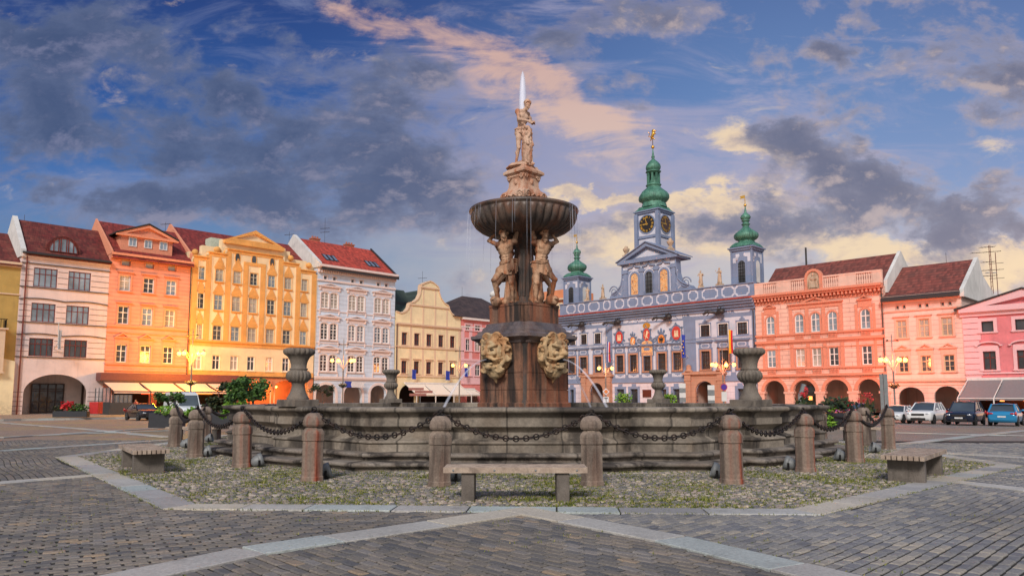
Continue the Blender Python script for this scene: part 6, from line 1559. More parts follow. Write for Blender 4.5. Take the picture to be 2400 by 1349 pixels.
# painted shields and arms
M['shred'] = plain('red_shield', (.55, .05, .04), .6); M['shor'] = plain('orange_shield', (.75, .26, .05), .6); M['shblue'] = plain('slate_blue_scrollwork', (.15, .21, .33), .7, var=.2); M['blackp'] = plain('black_paint', (.015, .012, .012), .6); M['creamp'] = plain('cream_paint', (.80, .62, .40), .7)
def ell(x, z, rx, rz, n=18): return [(x + rx * cos(2 * pi * i / n), z + rz * sin(2 * pi * i / n)) for i in range(n)]
def arms(px, py, rx, rz, mt, deco, crown=True, nm='painted_shield'):
    q = f.loc(px, py); x, z = q.x, q.z; mb = MB(); mb.prism(ell(x, z, rx * 1.35, rz * 1.25)[::-1], -.06, -.019)
    for k in range(6): a = R(60 * k + 30); spiral(mb, (x + rx * 1.4 * cos(a), -.06, z + rz * 1.25 * sin(a)), .22, 1.2, .07, V3(cos(a), 0, sin(a)), V3(-sin(a), 0, cos(a)))
    if crown:
        mb.box(x - rx * .9, x + rx * .9, -.07, -.02, z + rz * 1.2, z + rz * 1.45); mb.ball((x, -.05, z + rz * 1.8), rx * .3, .08, rz * .45)
        for s_ in (-1, 1): mb.ball((x + s_ * rx * .8, -.05, z + rz * 1.6), rx * .28, .08, rz * .3)
    o = mb.build(nm, M['shblue'], f.T); MB().prism(ell(x, z, rx, rz)[::-1], -.085, -.06).build('field', mt, o)
    mb = MB()
    if deco == 'lion':
        mb.cap((x - .05, -.09, z - rz * .4), (x + .1, -.09, z + rz * .2), .13, .14); mb.ball((x + .1, -.09, z + rz * .45), .15, .04, .15); mb.cap((x + .1, -.09, z + .1), (x + .38, -.09, z + .3), .06, .04)
        mb.cap((x, -.09, z - .2), (x + .25, -.09, z - .5), .07, .05); mb.cap((x - .1, -.09, z - .3), (x - .2, -.09, z - .6), .07, .05); mb.tube([(x - .15, -.09, z - .3), (x - .4, -.09, z), (x - .3, -.09, z + .35)], .04, 5)
    if deco == 'eagle':
        mb.ball((x, -.09, z), .14, .04, .34); mb.ball((x, -.09, z + .40), .09, .04, .1)
        for s_ in (-1, 1):
            for k in range(4): mb.cap((x + s_ * .1, -.09, z + .12), (x + s_ * (.42 - .04 * k), -.09, z + .35 - .22 * k), .06, .03)
        mb.cap((x, -.09, z - .2), (x, -.09, z - .55), .09, .12)
    if deco == 'tower':
        mb.box(x - .3, x + .3, -.10, -.085, z - .35, z + .0)
        for s_ in (-1, 0, 1): mb.box(x + s_ * .22 - .07, x + s_ * .22 + .07, -.10, -.085, z, z + .35)
        mb.prism([(x - .4, z - .5), (x + .4, z - .5), (x + .3, z - .36), (x - .3, z - .36)], -.1, -.085)
    mb.build('emblem', {'eagle': M['blackp']}.get(deco, M['creamp']), o)
arms(683, 585, .62, .85, M['shred'], 'tower', False); arms(825, 628, .42, .62, M['shor'], 'lion'); arms(970, 557, .55, .85, M['shred'], 'lion', False); arms(1126, 612, .55, .72, M['shor'], 'eagle'); arms(1284, 540, .70, .92, M['shred'], 'tower', False)
q = f.loc(970, 462); mb = MB(); mb.prism(ell(q.x, q.z, .62, .4)[::-1], -.09, -.02); mb.build('sunburst', M['gold'], f.T)
q = f.loc(975, 690); mb = MB(); mb.box(q.x - 1.15, q.x + 1.15, -.05, -.019, q.z - 1.2, q.z + 1.0); 
for s_ in (-1, 1): spiral(mb, (q.x + s_ * 1.25, -.05, q.z + .9), .35, 1.4, .09, V3(s_, 0, 0), V3(0, 0, 1)); spiral(mb, (q.x + s_ * 1.25, -.05, q.z - .2), .3, 1.4, .08, V3(s_, 0, 0), V3(0, 0, -1))
o = mb.build('painted_scene', M['shblue'], f.T)
def scene_mat():
    m, t, b = newmat('painted_figures'); v = t.node('ShaderNodeTexCoord').outputs['Object']
    n = t.noise(v, 2.6, 5, .6, 1.0); t.put(b.inputs['Base Color'], t.ramp(n, [(.3, (.35, .08, .03)), (.42, (.70, .30, .07)), (.52, (.78, .52, .28)), (.6, (.30, .16, .10)), (.7, (.62, .22, .06))])); b.inputs['Roughness'].default_value = .8; return m
M['scene'] = scene_mat(); MB().prism(archpoly(q.x - .9, q.x + .9, q.z - 1.1, q.z + .95, .5)[::-1], -.075, -.05).build('scene_field', M['scene'], o, fix=True)
mb = MB()
for px in (683, 1284):
    q = f.loc(px, 655 if px < 900 else 625); ring(mb, arcpts(q.x - .85, q.x + .85, q.z + .35, .8, 12) + [(q.x - .85, q.z - .45)], [(p[0], p[1]) for p in arcpts(q.x - .62, q.x + .62, q.z + .15, .6, 12)] + [(q.x - .62, q.z - .45)], -.06, -.018)
mb.build('lunette', M['shblue'], f.T)

# ---- central gable
mb = MB(); gy = .1
out = [(395, 1298), (398, 1272), (410, 1255), (430, 1245), (455, 1225), (475, 1195), (485, 1150), (487, 1048), (868, 990), (870, 1060), (882, 1105), (905, 1145), (930, 1165), (955, 1175), (968, 1195), (970, 1215)]
f.zm = zE; PG = [(f.loc(a, b_, gy).x, f.loc(a, b_, gy).z) for a, b_ in out]; zb_ = zpar1 + .12; PG[0] = (PG[0][0], zb_); PG[-1] = (PG[-1][0], zb_)
cxg = (PG[7][0] + PG[8][0]) / 2; hwg = (PG[8][0] - PG[7][0]) / 2; zt = (PG[7][1] + PG[8][1]) / 2; L8 = PG[:8]
PG = [(x, z) for x, z in PG[:7]] + [(cxg - hwg, zt), (cxg + hwg, zt)] + [(2 * cxg - x, z) for x, z in PG[:7]][::-1]
mb.prism(PG[::-1], gy, gy + 1.2); mb.build('gable', M['thb'], f.T, fix=True)
mb = MB()
for s_ in (-1, 1):
    xw = (PG[0][0] - cxg) * (-s_) * -1; spiral(mb, (cxg + s_ * (abs(PG[0][0] - cxg) - .85), gy - .05, zb_ + .95), .8, 1.8, .10, V3(s_, 0, 0), V3(0, 0, 1), n=40)
for s_ in (-1, 1):
    pts = [(cxg + s_ * abs(x - cxg), gy - .05, z) for x, z in PG[2:8]]; mb.tube(pts, .11, 6)
mb.build('scroll', M['thb'], f.T)
mb = MB()
for s_ in (-1, 1):
    pts = [(cxg + s_ * (abs(x - cxg) - .38 - (.35 if i < 3 else 0)), z - .15) for i, (x, z) in enumerate(PG[3:7])] ; base_ = [(cxg + s_ * (hwg + .3), zb_ + .25), (cxg + s_ * (abs(PG[3][0] - cxg) - 1.2), zb_ + .25)]
    P_ = pts + [(cxg + s_ * (hwg + .3), PG[6][1] + .4)] + base_; P_ = P_ if s_ > 0 else P_
    c_ = (sum(p[0] for p in P_) / len(P_), sum(p[1] for p in P_) / len(P_)); ring(mb, P_, [(c_[0] + (x - c_[0]) * .86, c_[1] + (z - c_[1]) * .90) for x, z in P_], gy - .02, gy)
xs_ = [f.loc(540, 1190, gy).x, f.loc(587, 1190, gy).x, f.loc(640, 1180, gy).x, f.loc(692, 1180, gy).x, f.loc(745, 1165, gy).x, f.loc(803, 1165, gy).x]
za_ = [f.loc(563, 1110, gy).z, f.loc(665, 1092, gy).z, f.loc(773, 1075, gy).z]; zA_ = sum(za_) / 3
wN = (xs_[1] - xs_[0] + xs_[3] - xs_[2] + xs_[5] - xs_[4]) / 3 / 2; cN = [cxg + (k - 1) * ((xs_[4] + xs_[5]) / 2 - (xs_[0] + xs_[1]) / 2) / 2 + .1 for k in range(3)]
for c in cN:
    ring(mb, archpoly(c - wN - .42, c + wN + .42, zb_ + .1, zA_ + .42, wN + .42), archpoly(c - wN - .28, c + wN + .28, zb_ + .1, zA_ + .28, wN + .28), gy - .03, gy)
for c in [cN[0] - wN - 1.15, (cN[0] + cN[1]) / 2, (cN[1] + cN[2]) / 2, cN[2] + wN + 1.15]: pass
mb.box(cxg - hwg + .1, cxg + hwg - .1, gy - .03, gy, zt - .75, zt - .30)
for c in cN: mb.box(c - wN - .35, c + wN + .35, gy - .025, gy, zA_ + 1.35, zt - 1.0)
mb.build('white_mouldings', M['thw'], f.T)
for k, c in enumerate(cN):
    ap_ = archpoly(c - wN, c + wN, zb_ + .12, zA_, wN)
    m2 = MB(); ring(m2, archpoly(c - wN - .15, c + wN + .15, zb_ + .05, zA_ + .15, wN + .15), ap_, gy - .10, gy); o = m2.build('niche' if k != 1 else 'arched_window', M['thb'], f.T)
    if k == 1:
        MB().prism(ap_, gy - .03, gy - .002).build('pane', M['glassd'], o); m2 = MB()
        for q in range(1, 6): m2.box(c - wN, c + wN, gy - .06, gy - .03, zb_ + .1 + q * .55, zb_ + .15 + q * .55)
        for q in (-.33, .33): m2.box(c + q * wN - .03, c + q * wN + .03, gy - .06, gy - .03, zb_ + .12, zA_ - .1)
        m2.build('glazing_bars', M['black'], o)
    else:
        MB().prism(ap_, gy - .03, gy - .002).build('painted_panel', M['scene'], o)
mb = MB()                                                # pilasters and hood mouldings
for c in [cN[0] - wN - .95, (cN[0] + cN[1]) / 2, (cN[1] + cN[2]) / 2, cN[2] + wN + .95]:
    mb.box(c - .3, c + .3, gy - .12, gy, zb_, zt - .8); mb.box(c - .42, c + .42, gy - .2, gy, zt - 1.3, zt - .8); mb.box(c - .42, c + .42, gy - .2, gy, zb_, zb_ + .4)
for c in cN: mb.tube([(c - wN - .45, gy - .12, zA_ + .75), (c - wN * .5, gy - .12, zA_ + .85), (c, gy - .12, zA_ + 1.2), (c + wN * .5, gy - .12, zA_ + .85), (c + wN + .45, gy - .12, zA_ + .75)], .12, 6)
mb.build('pilaster', M['thb'], f.T)
xp0, xp1 = cxg - hwg - .55, cxg + hwg + .55; zap = f.loc(662, 880, -.3).z
mb = MB(); mb.box(xp0, xp1, gy - .55, 3.0, zt, zt + .28); mb.prism([(xp0 + .3, zt + .28), (xp1 - .3, zt + .28), (cxg, zap - .35)], gy, 3.0); ring(mb, [(xp0 - .1, zt + .28), (xp1 + .1, zt + .28), (cxg, zap)], [(xp0 + 1.3, zt + .52), (xp1 - 1.3, zt + .52), (cxg, zap - .55)], gy - .5, gy)
for a, b_ in (((xp0 - .2, zt + .30), (cxg, zap + .02)), ((cxg, zap + .02), (xp1 + .2, zt + .30))): mb.prism([a, b_, (b_[0], b_[1] + .13), (a[0], a[1] + .13)], gy - .7, 3.2)
mb.build('pediment', M['thb'], f.T); MB().prism([(cxg - 2.2, zt + .72), (cxg + 2.2, zt + .72), (cxg, zap - 1.0)], gy - .03, gy - .001).build('pediment_panel', M['thw'], f.T)

# ---- towers
M['copper'] = None
def copper_mat():
    m, t, b = newmat('green_copper'); v = t.node('ShaderNodeTexCoord').outputs['Object']
    n = t.noise(v, 1.2, 6, .6); s_ = t.noise(t.mapping(v, scale=(4, 4, .25)), 2, 5, .6)
    c = t.mix(t.smooth(n, .35, .65), (.05, .17, .12), (.11, .29, .21)); c = t.mix(t.math('MULTIPLY', t.smooth(s_, .48, .65), .7), c, (.02, .05, .04))
    t.put(b.inputs['Base Color'], c); b.inputs['Roughness'].default_value = .55; b.inputs['Metallic'].default_value = .15; bump(t, b, s_, .3, .04); return m
M['copper'] = copper_mat()
def sqv(r): return r * sqrt(2)
def tower(f, pxl, pxc, pytop, pybase, d, zm, nm, arch=True):
    f.zm = zm; x0 = f.loc(pxl, pytop, d).x; x1 = f.loc(pxc, pytop, d).x; w_ = x1 - x0; z0 = f.loc((pxl + pxc) / 2, pybase, d).z; z1 = f.loc(pxc, pytop, d).z
    T = bpy.data.objects.new(nm, None); C.objects.link(T); T.parent = f.T
    c = ((x0 + x1) / 2, d + w_ / 2); h = w_ / 2
    mb = MB(); mb.box(x0, x1, d, d + w_, z0 - 2, z1); o = mb.build(nm + '_shaft', M['thb'], f.T); bpy.data.objects.remove(T); return o, c, h, z0, z1
def onion(o, c, h, z1, ztip, kind):
    """copper roof: flared skirt, bulb, lantern, small bulb, spike; heights scaled to ztip"""
    H_ = ztip - z1; mb = MB(); x, y = c
    mb2 = MB(); mb2.box(x - h - .35, x + h + .35, y - h - .35, y + h + .35, z1 + .25, z1 + .42); mb2.box(x - h - .18, x + h + .18, y - h - .18, y + h + .18, z1, z1 + .25); mb2.build('cornice', M['thb'], o)
    if kind == 'main':
        P = [(1.10, .017, 4), (.98, .045, 4), (.86, .075, 4)]
        mb.revolve([(sqv(h * 1.12), .012 * H_), (sqv(h * .96), .035 * H_), (sqv(h * .84), .065 * H_)], 4, (x, y, z1 + .3), pi / 4, smooth=False)
        P8 = [(1.05, .06), (1.0, .085), (.98, .10), (.92, .112), (.96, .13), (1.18, .145), (1.24, .17), (1.22, .205), (1.05, .24), (.80, .27), (.60, .295), (.54, .31), (.60, .32), (.65, .33), (.55, .345), (.46, .352)]
        mb.revolve([(r * h, z * H_) for r, z in P8], 8, (x, y, z1 + .3), pi / 8)
        for k in range(8): a = pi / 4 * k + pi / 8; mb.box(x + .45 * h * cos(a) - .12, x + .45 * h * cos(a) + .12, y + .45 * h * sin(a) - .12, y + .45 * h * sin(a) + .12, z1 + .3 + .35 * H_, z1 + .3 + .47 * H_)
        for k in range(8):
            a0, a1 = pi / 4 * k + pi / 8, pi / 4 * (k + 1) + pi / 8; r_ = .38 * h; zz0, zz1 = z1 + .3 + .352 * H_, z1 + .3 + .385 * H_
            mb.add([(x + r_ * cos(a0), y + r_ * sin(a0), zz0), (x + r_ * cos(a1), y + r_ * sin(a1), zz0), (x + r_ * cos(a1), y + r_ * sin(a1), zz1), (x + r_ * cos(a0), y + r_ * sin(a0), zz1)], [(0, 1, 2, 3)])
        mb.revolve([(.18 * h, .35 * H_), (.16 * h, .47 * H_)], 8, (x, y, z1 + .3), pi / 8)
        P9 = [(.48, .468), (.56, .48), (.63, .485), (.63, .495), (.48, .50), (.48, .505), (.58, .52), (.61, .545), (.56, .575), (.40, .605), (.20, .63), (.10, .65), (.14, .665), (.14, .675), (.09, .69), (.05, .74), (.035, .77)]
        mb.revolve([(r * h, z * H_) for r, z in P9], 8, (x, y, z1 + .3), pi / 8)
        ball, rb = .79, .14
    else:
        mb.revolve([(sqv(h * 1.12), .03 * H_), (sqv(h * .92), .08 * H_), (sqv(h * .70), .115 * H_)], 4, (x, y, z1 + .3), pi / 4, smooth=False)
        P8 = [(.84, .10), (.74, .13), (.70, .15), (.92, .165), (1.06, .195), (1.11, .23), (1.07, .265), (.86, .30), (.58, .335), (.38, .365), (.29, .385), (.28, .41), (.38, .425), (.41, .435), (.29, .45), (.26, .475), (.38, .487), (.40, .495), (.30, .51), (.42, .525), (.47, .555), (.38, .59), (.20, .62), (.08, .645), (.12, .66), (.08, .675), (.05, .72), (.03, .75)]
        mb.revolve([(r * h, z * H_) for r, z in P8], 8, (x, y, z1 + .3), pi / 8)
        ball, rb = .765, .12
    mb.build('copper_roof', M['copper'], o)
    g = MB(); zb = z1 + .3 + ball * H_; g.ball((x, y, zb), rb * h * (1 if kind == 'main' else 1.1)); g.tube([(x, y, zb), (x, y, z1 + .93 * H_)], .05, 6)
    if kind != 'main': g.prism([(x - .75, z1 + .93 * H_), (x, z1 + .93 * H_), (x, z1 + .98 * H_), (x - .75, z1 + .975 * H_), (x - .55, z1 + .95 * H_)], y - .02, y + .02)
    g.build('gilded_finial', M['gold'], o)
f.zm = zE
o, c, h, z0, z1 = tower(f, 587, 740, 655, 905, 4.5, zE, 'clock_tower')
zt_ = f.loc(697, 85, 4.5 + h).z
# clock faces, corner pilasters, white panels
mb = MB()
for sx in (-1, 1):
    for sy in (-1, 1): mb.box(c[0] + sx * h - .28, c[0] + sx * h + .28, c[1] + sy * h - .28, c[1] + sy * h + .28, z0 - .5, z1 - .02)
zm_ = f.loc(740, 838, 4.5).z; mb.box(c[0] - h - .12, c[0] + h + .12, c[1] - h - .12, c[1] + h + .12, zm_, zm_ + .25); mb.build('pilaster', M['thb'], o)
zcl = f.loc(662, 752, 4.5).z; rc = 1.28
def frame_for(side):   # maps (u, v, out) on a tower face
    if side == 0: return lambda u, v, k: (c[0] + u, c[1] - h - k, v)
    return lambda u, v, k: (c[0] + h + k, c[1] + u, v)
for side in (0, 1):
    fr_ = frame_for(side)
    def flat(poly, k0, k1, mat, nm, par):
        m2 = MB(); n = len(poly); vs = [fr_(u, v, k0) for u, v in poly] + [fr_(u, v, k1) for u, v in poly]
        m2.add(vs, [tuple(range(2 * n - 1, n - 1, -1))] + [(i, (i + 1) % n, (i + 1) % n + n, i + n) for i in range(n)]); return m2.build(nm, mat, par, fix=True)
    flat([(-h + .4, zm_ + .4), (h - .4, zm_ + .4), (h - .4, z1 - .25), (-h + .4, z1 - .25)], .0, .02, M['thw'], 'white_panel', o); flat([(-h + .4, zm_ - 1.5), (h - .4, zm_ - 1.5), (h - .4, zm_ - .15), (-h + .4, zm_ - .15)], 0, .02, M['thw'], 'white_panel', o)
    ck = flat([(1.14 * rc * cos(a), zcl + 1.14 * rc * sin(a)) for a in [2 * pi * i / 32 for i in range(32)]], .02, .10, M['thb'], 'clock', o)
    m2 = MB(); vs = []
    flat([(rc * cos(a), zcl + rc * sin(a)) for a in [2 * pi * i / 32 for i in range(32)]], .10, .12, M['blackp'] if side == 0 else plain('dark_brown_dial', (.06, .03, .02), .5), 'dial', ck)
    m2 = MB(); NUM = ['XII', 'I', 'II', 'III', 'IIII', 'V', 'VI', 'VII', 'VIII', 'IX', 'X', 'XI']
    def bar(u0, v0, u1, v1, t_):
        d_ = Vector((u1 - u0, v1 - v0)); d_.normalize(); n_ = Vector((-d_.y, d_.x)) * t_
        P = [(u0 - n_.x, v0 - n_.y), (u1 - n_.x, v1 - n_.y), (u1 + n_.x, v1 + n_.y), (u0 + n_.x, v0 + n_.y)]
        m2.add([fr_(a, zcl + b_, .125) for a, b_ in P] + [fr_(a, zcl + b_, .15) for a, b_ in P], [(4, 5, 6, 7), (0, 1, 5, 4), (1, 2, 6, 5), (2, 3, 7, 6), (3, 0, 4, 7)])
    for k, s_ in enumerate(NUM):
        an = pi / 2 - 2 * pi * k / 12; e1 = Vector((cos(an), sin(an))); e2 = Vector((sin(an), -cos(an))); wds = {'I': .10, 'V': .2, 'X': .2}; tot = sum(wds[q] for q in s_); u = -tot / 2
        for q in s_:
            w_ = wds[q]; m_ = u + w_ / 2; u += w_; r0, r1 = rc * .66, rc * .92
            A_ = lambda t, r: e1 * r + e2 * t
            if q == 'I': p, p2 = A_(m_, r0), A_(m_, r1); bar(p.x, p.y, p2.x, p2.y, .035)
            elif q == 'V':
                p, p2, p3 = A_(m_, r0), A_(m_ - .08, r1), A_(m_ + .08, r1); bar(p.x, p.y, p2.x, p2.y, .035); bar(p.x, p.y, p3.x, p3.y, .02)
            else:
                p, p2, p3, p4 = A_(m_ - .08, r0), A_(m_ + .08, r1), A_(m_ + .08, r0), A_(m_ - .08, r1); bar(p.x, p.y, p2.x, p2.y, .035); bar(p3.x, p3.y, p4.x, p4.y, .02)
    m2.build('numerals', M['gold'], ck)
    m2 = MB(); am = pi / 2 - 2 * pi * 57.5 / 60; ah = pi / 2 - 2 * pi * 8.96 / 12
    bar(-.2 * cos(am), -.2 * sin(am), rc * .82 * cos(am), rc * .82 * sin(am), .05); m2.build('minute_hand', M['gold'], ck)
    m2 = MB(); bar(-.2 * cos(ah), -.2 * sin(ah), rc * .55 * cos(ah), rc * .55 * sin(ah), .08); m2.build('hour_hand', M['gold'], ck)
zlion = f.loc(697, 90, 4.5 + h).z; onion(o, c, h, z1, zlion, 'main')
g = MB(); zl = f.loc(697, 112, 4.5 + h).z; x, y = c    # gilded lion weather vane
g.cap((x - .1, y, zl - .35), (x + .15, y, zl + .2), .22, .24, 8); g.ball((x + .1, y, zl + .55), .26, .1, .26); g.cap((x + .1, y, zl + .25), (x + .6, y, zl + .5), .1, .07); g.cap((x + .1, y, zl), (x + .55, y, zl + .05), .09, .07)
g.cap((x - .1, y, zl - .4), (x + .3, y, zl - .75), .13, .08); g.cap((x - .15, y, zl - .4), (x - .35, y, zl - .8), .13, .08); g.tube([(x - .25, y, zl - .3), (x - .7, y, zl - .1), (x - .5, y, zl + .3), (x - .75, y, zl + .6)], .07, 6)
g.tube([(x, y, zl - 2), (x, y, zl - .4)], .05, 6); g.build('gilded_lion', M['gold'], o)
for (pxl, pxc, pt, pb_, nm, ztip) in ((1268, 1415, 928, 1188, 'right_turret', (1368, 535)), (68, 170, 1142, 1345, 'left_turret', (152, 818))):
    o, c, h, z0, z1 = tower(f, pxl, pxc, pt, pb_, .8, zE, 'turret')
    mb = MB()
    for side in (0, 1):
        fr_ = frame_for(side)
        def put(poly, k0, k1, m2):
            n = len(poly); vs = [fr_(u, v, k0) for u, v in poly] + [fr_(u, v, k1) for u, v in poly]; m2.add(vs, [tuple(range(2 * n - 1, n - 1, -1))] + [(i, (i + 1) % n, (i + 1) % n + n, i + n) for i in range(n)])
        aw = h * .34; zb2 = zpar1 + .3; zt2 = zb2 + (z1 - zb2) * .68
        m2 = MB(); put(archpoly(-aw - .18, aw + .18, zb2, zt2 + .18, aw + .18), 0, .06, m2); q = m2.build('arched_window', M['thb'], o, fix=True)
        m2 = MB(); put(archpoly(-aw, aw, zb2, zt2, aw), .06, .075, m2); m2.build('pane', M['glassd'] if side == 0 else M['white2'], q, fix=True)
        if side == 0:
            m2 = MB()
            for kk in range(1, 7): z_ = zb2 + (zt2 - zb2) * kk / 7; put([(-aw, z_), (aw, z_), (aw, z_ + .05), (-aw, z_ + .05)], .075, .1, m2)
            for u in (-aw * .35, aw * .35): put([(u - .025, zb2), (u + .025, zb2), (u + .025, zt2 - .1), (u - .025, zt2 - .1)], .075, .1, m2)
            m2.build('glazing_bars', M['black'], q, fix=True)
        m2 = MB()
        for s_ in (-1, 1): put([(s_ * h * .72 - .2, zt2 - .2), (s_ * h * .72 + .2, zt2 - .2), (s_ * h * .72 + .2, z1 - .4), (s_ * h * .30 - (.12 * s_), z1 - .4), (s_ * h * .30 - .12 * s_, zt2 + .55), (s_ * h * .72 - .2, zt2 + .4)][::1 if s_ > 0 else 1], 0, .015, m2)
        m2.build('white_panel', M['thw'], o, fix=True)
    mb = MB()
    for sx in (-1, 1):
        for sy in (-1, 1): mb.box(c[0] + sx * h - .1, c[0] + sx * h + .1, c[1] + sy * h - .1, c[1] + sy * h + .1, z0 - .5, z1 - .02)
    mb.build('corner_strip', M['thb'], o)
    zz = f.loc(ztip[0], ztip[1], .8 + h).z; onion(o, c, h, z1, zz, 'side')
# statues and urns on the parapet
f.zm = zE
def saint(lab, px, py, pyb, q, d=.35):
    a = f.loc(px, pyb, d); b_ = f.loc(px, py, d); s_ = (b_.z - zpar1 - .12 - .25) / 1.75
    t = thing('roof_statue', lab, 'statue', f.o + f.e * a.x + f.n * d + V3(0, 0, zpar1 + .12), R(-45) + q, 'stone figures along the town hall parapet')
    J = dict(pelvis=(.03, 0, .95), chest=(0, 0, 1.29), neck=(-.02, 0, 1.5), head=(-.03, -.02, 1.64), hipL=(-.1, 0, .9), hipR=(.1, 0, .9), shL=(-.19, 0, 1.44), shR=(.19, 0, 1.44), knL=(-.12, -.03, .5), anL=(-.13, .02, .09), knR=(.13, -.1, .5), anR=(.15, .02, .09),
             elL=(-.36, -.02, 1.22), wrL=(-.20, -.18, 1.12) if q > 0 else (-.42, -.1, 1.45), elR=(.34, .02, 1.2), wrR=(.2, -.18, 1.3))
    mb = MB(); hl_ = body(mb, J, s_); ph = q * 3
    mb.revolve([(.16 * s_, 1.15 * s_), (.19 * s_, .9 * s_), (.22 * s_, .5 * s_), (.27 * s_, .05 * s_)], 14, lobes=0); mb.ball((0, 0, 1.70 * s_), .1 * s_, .11 * s_, .1 * s_); mb.cap((.2 * s_, 0, 1.4 * s_), (-.15 * s_, .1, .5 * s_), .1 * s_, .14 * s_)
    o = mb.sculpt('body', M['sand2'], t, .045, 1, .03, 4); o.location.z = .25
    MB().box(-.38, .38, -.38, .38, 0, .27).build('pedestal', M['sand2'], t)
M['sand2'] = weathered('pale_statue_stone', (.50, .36, .25), (.58, .46, .34), rust=.4, rustcol=(.30, .18, .09), dark=.35, scale=1.6)
saint('weathered stone figure on the parapet right beside the left turret', 237, 1205, 1318, .3)
saint('weathered stone figure on the parapet between left turret and gable', 347, 1185, 1302, -.4)
saint('weathered stone figure on the parapet just right of the gable scroll', 1052, 1087, 1210, .5)
saint('weathered stone figure on the parapet next to the right turret', 1187, 1066, 1195, -.3)
for lab, px, py, pyb in (('small stone urn on the left end of the town hall pediment', 515, 908, 975), ('small stone urn on the right end of the town hall pediment', 832, 850, 925)):
    a = f.loc(px, pyb, .2); z1_ = f.loc(px, py, .2).z; hh = z1_ - a.z
    w0_ = f.o + f.e * a.x + f.n * .2; mb = MB(); mb.revolve([(.35, 0), (.33, .2), (.2, .3), (.24, .5), (.42, .95), (.5, 1.3), (.42, 1.45), (.2, 1.55), (.28, 1.7), (.2, 1.9), (.05, 2.05)], 14)
    for i, p in enumerate(mb.v): mb.v[i] = (p[0], p[1], p[2] * hh / 2.05)
    mb.box(-.4, .4, -.4, .4, -1.2, 0); oo = mb.build('roof_urn', M['sand2']); oo.location = (w0_.x, w0_.y, a.z + BZ); oo.rotation_euler.z = R(-45); tag(oo, lab, 'urn', 'urns on the town hall pediment')
# dragon shaped water spouts
f.zm = zD
def gargoyle(px, py):
    q = f.loc(px, py); mb = MB(); c_ = V3
    mb.cap((-.2, -.2, 0), (1.0, -.9, .1), .34, .38); mb.ball((1.1, -1.0, .1), .45, .5, .42); mb.cap((.0, -.5, .0), (-1.0, -1.5, .1), .26, .17); mb.ball((-1.15, -1.6, .05), .26, .3, .22); mb.cap((-1.2, -1.65, .0), (-1.55, -1.9, -.18), .15, .09); mb.cap((-1.2, -1.6, -.1), (-1.45, -1.8, -.35), .11, .06)
    for s_ in (0, 1): mb.add([(.3, -.6 + s_ * .3, .25), (1.2, -.8 + s_ * .3, .9), (.8, -.7 + s_ * .3, .65), (.4, -.65 + s_ * .3, 1.0), (-.1, -.5 + s_ * .3, .6), (.3, -.55 + s_ * .3, .2)], [(0, 1, 2), (0, 2, 3), (0, 3, 4)])
    mb.cap((.2, -.5, .2), (.9, -.8, .8), .12, .05); mb.cap((.2, -.5, .2), (.2, -.6, .85), .12, .05); mb.cap((-.9, -1.4, .2), (-1.0, -1.4, .5), .07, .03); mb.cap((-.8, -1.4, -.1), (-1.1, -1.5, -.5), .08, .05); mb.cap((1.2, -1.0, .2), (1.5, -1.1, .6), .12, .04)
    o = mb.sculpt('dragon_spout', M['gutter'], f.T, .06, 0, .02, 4); o.location = (q.x - .2, 0, q.z); o.scale = (.85, .85, .85)
for p in ((290, 462), (665, 437), (1195, 385), (1742, 328)): gargoyle(*p)

# ---- pink palace with balustrade
zF = (3.066, 1740, 560)
f = Fac('R', 'palace', 'coral pink palace with arcade, arched upper windows, rooftop balustrade and round carved crest', 'house', (115, 1190), (1050, 1190), zF)
r2 = f.rects([[(173, 232, 553, 688), (377, 440, 538, 673), (493, 558, 525, 665), (613, 683, 515, 658), (848, 920, 495, 643)], [(180, 240, 798, 922), (385, 450, 787, 915), (502, 567, 780, 913), (622, 692, 773, 910), (858, 933, 763, 903)]])
A8 = []
for a, b_, t in ((160, 305, 1018), (368, 528, 1013), (592, 765, 1006), (830, 992, 1003)): x0, x1 = f.X(a, 1100), f.X(b_, 1100); A8.append((x0, x1, -.4, f.Z((a + b_) / 2, t)))
zt_ = sum(a[3] for a in A8) / 4; A8 = [(a, b_, c, zt_, (b_ - a) / 2) for a, b_, c, _ in A8]
ze = f.Z(1000, 332); shell(f, ze, [(*r, (r[1] - r[0]) / 2) for r in r2[0]] + r2[1] + A8, M['b8'], .4)
for j, r in enumerate(r2[0]): window(f, r, M['trimwhite'], M['glass'], nx=2, hs=(.64,), bars=(.32,), fw=.10, mull=.10, rise=(r[1] - r[0]) / 2, depth=.14, sur=dict(w=.16, p=.06, k='ped' if j in (0, 4) else '', g=.75, hp=.45, sill=0), sm=M['b8t'])
for j, r in enumerate(r2[1]): window(f, r, M['trimwhite'], [M['glass'], M['curtain'], M['curtain'], M['glassd'], M['glassd']][j], nx=2, hs=(.62,), bars=(.31,), fw=.10, mull=.10, depth=.14, sur=dict(w=.16, p=.06, sill=0), sm=M['b8t'])
mb = MB(); x0 = r2[0][1][0] - .75; x1 = r2[0][3][1] + .75; zz = r2[0][1][3] + .55
mb.box(x0, x1, -.3, 0, zz + .45, zz + .6); mb.box(x0 + .1, x1 - .1, -.12, 0, zz, zz + .45); xm = (x0 + x1) / 2; ring(mb, [(xm - 1.9, zz + .6), (xm + 1.9, zz + .6), (xm, zz + 1.25)], [(xm - 1.1, zz + .68), (xm + 1.1, zz + .68), (xm, zz + 1.05)], -.3, 0)
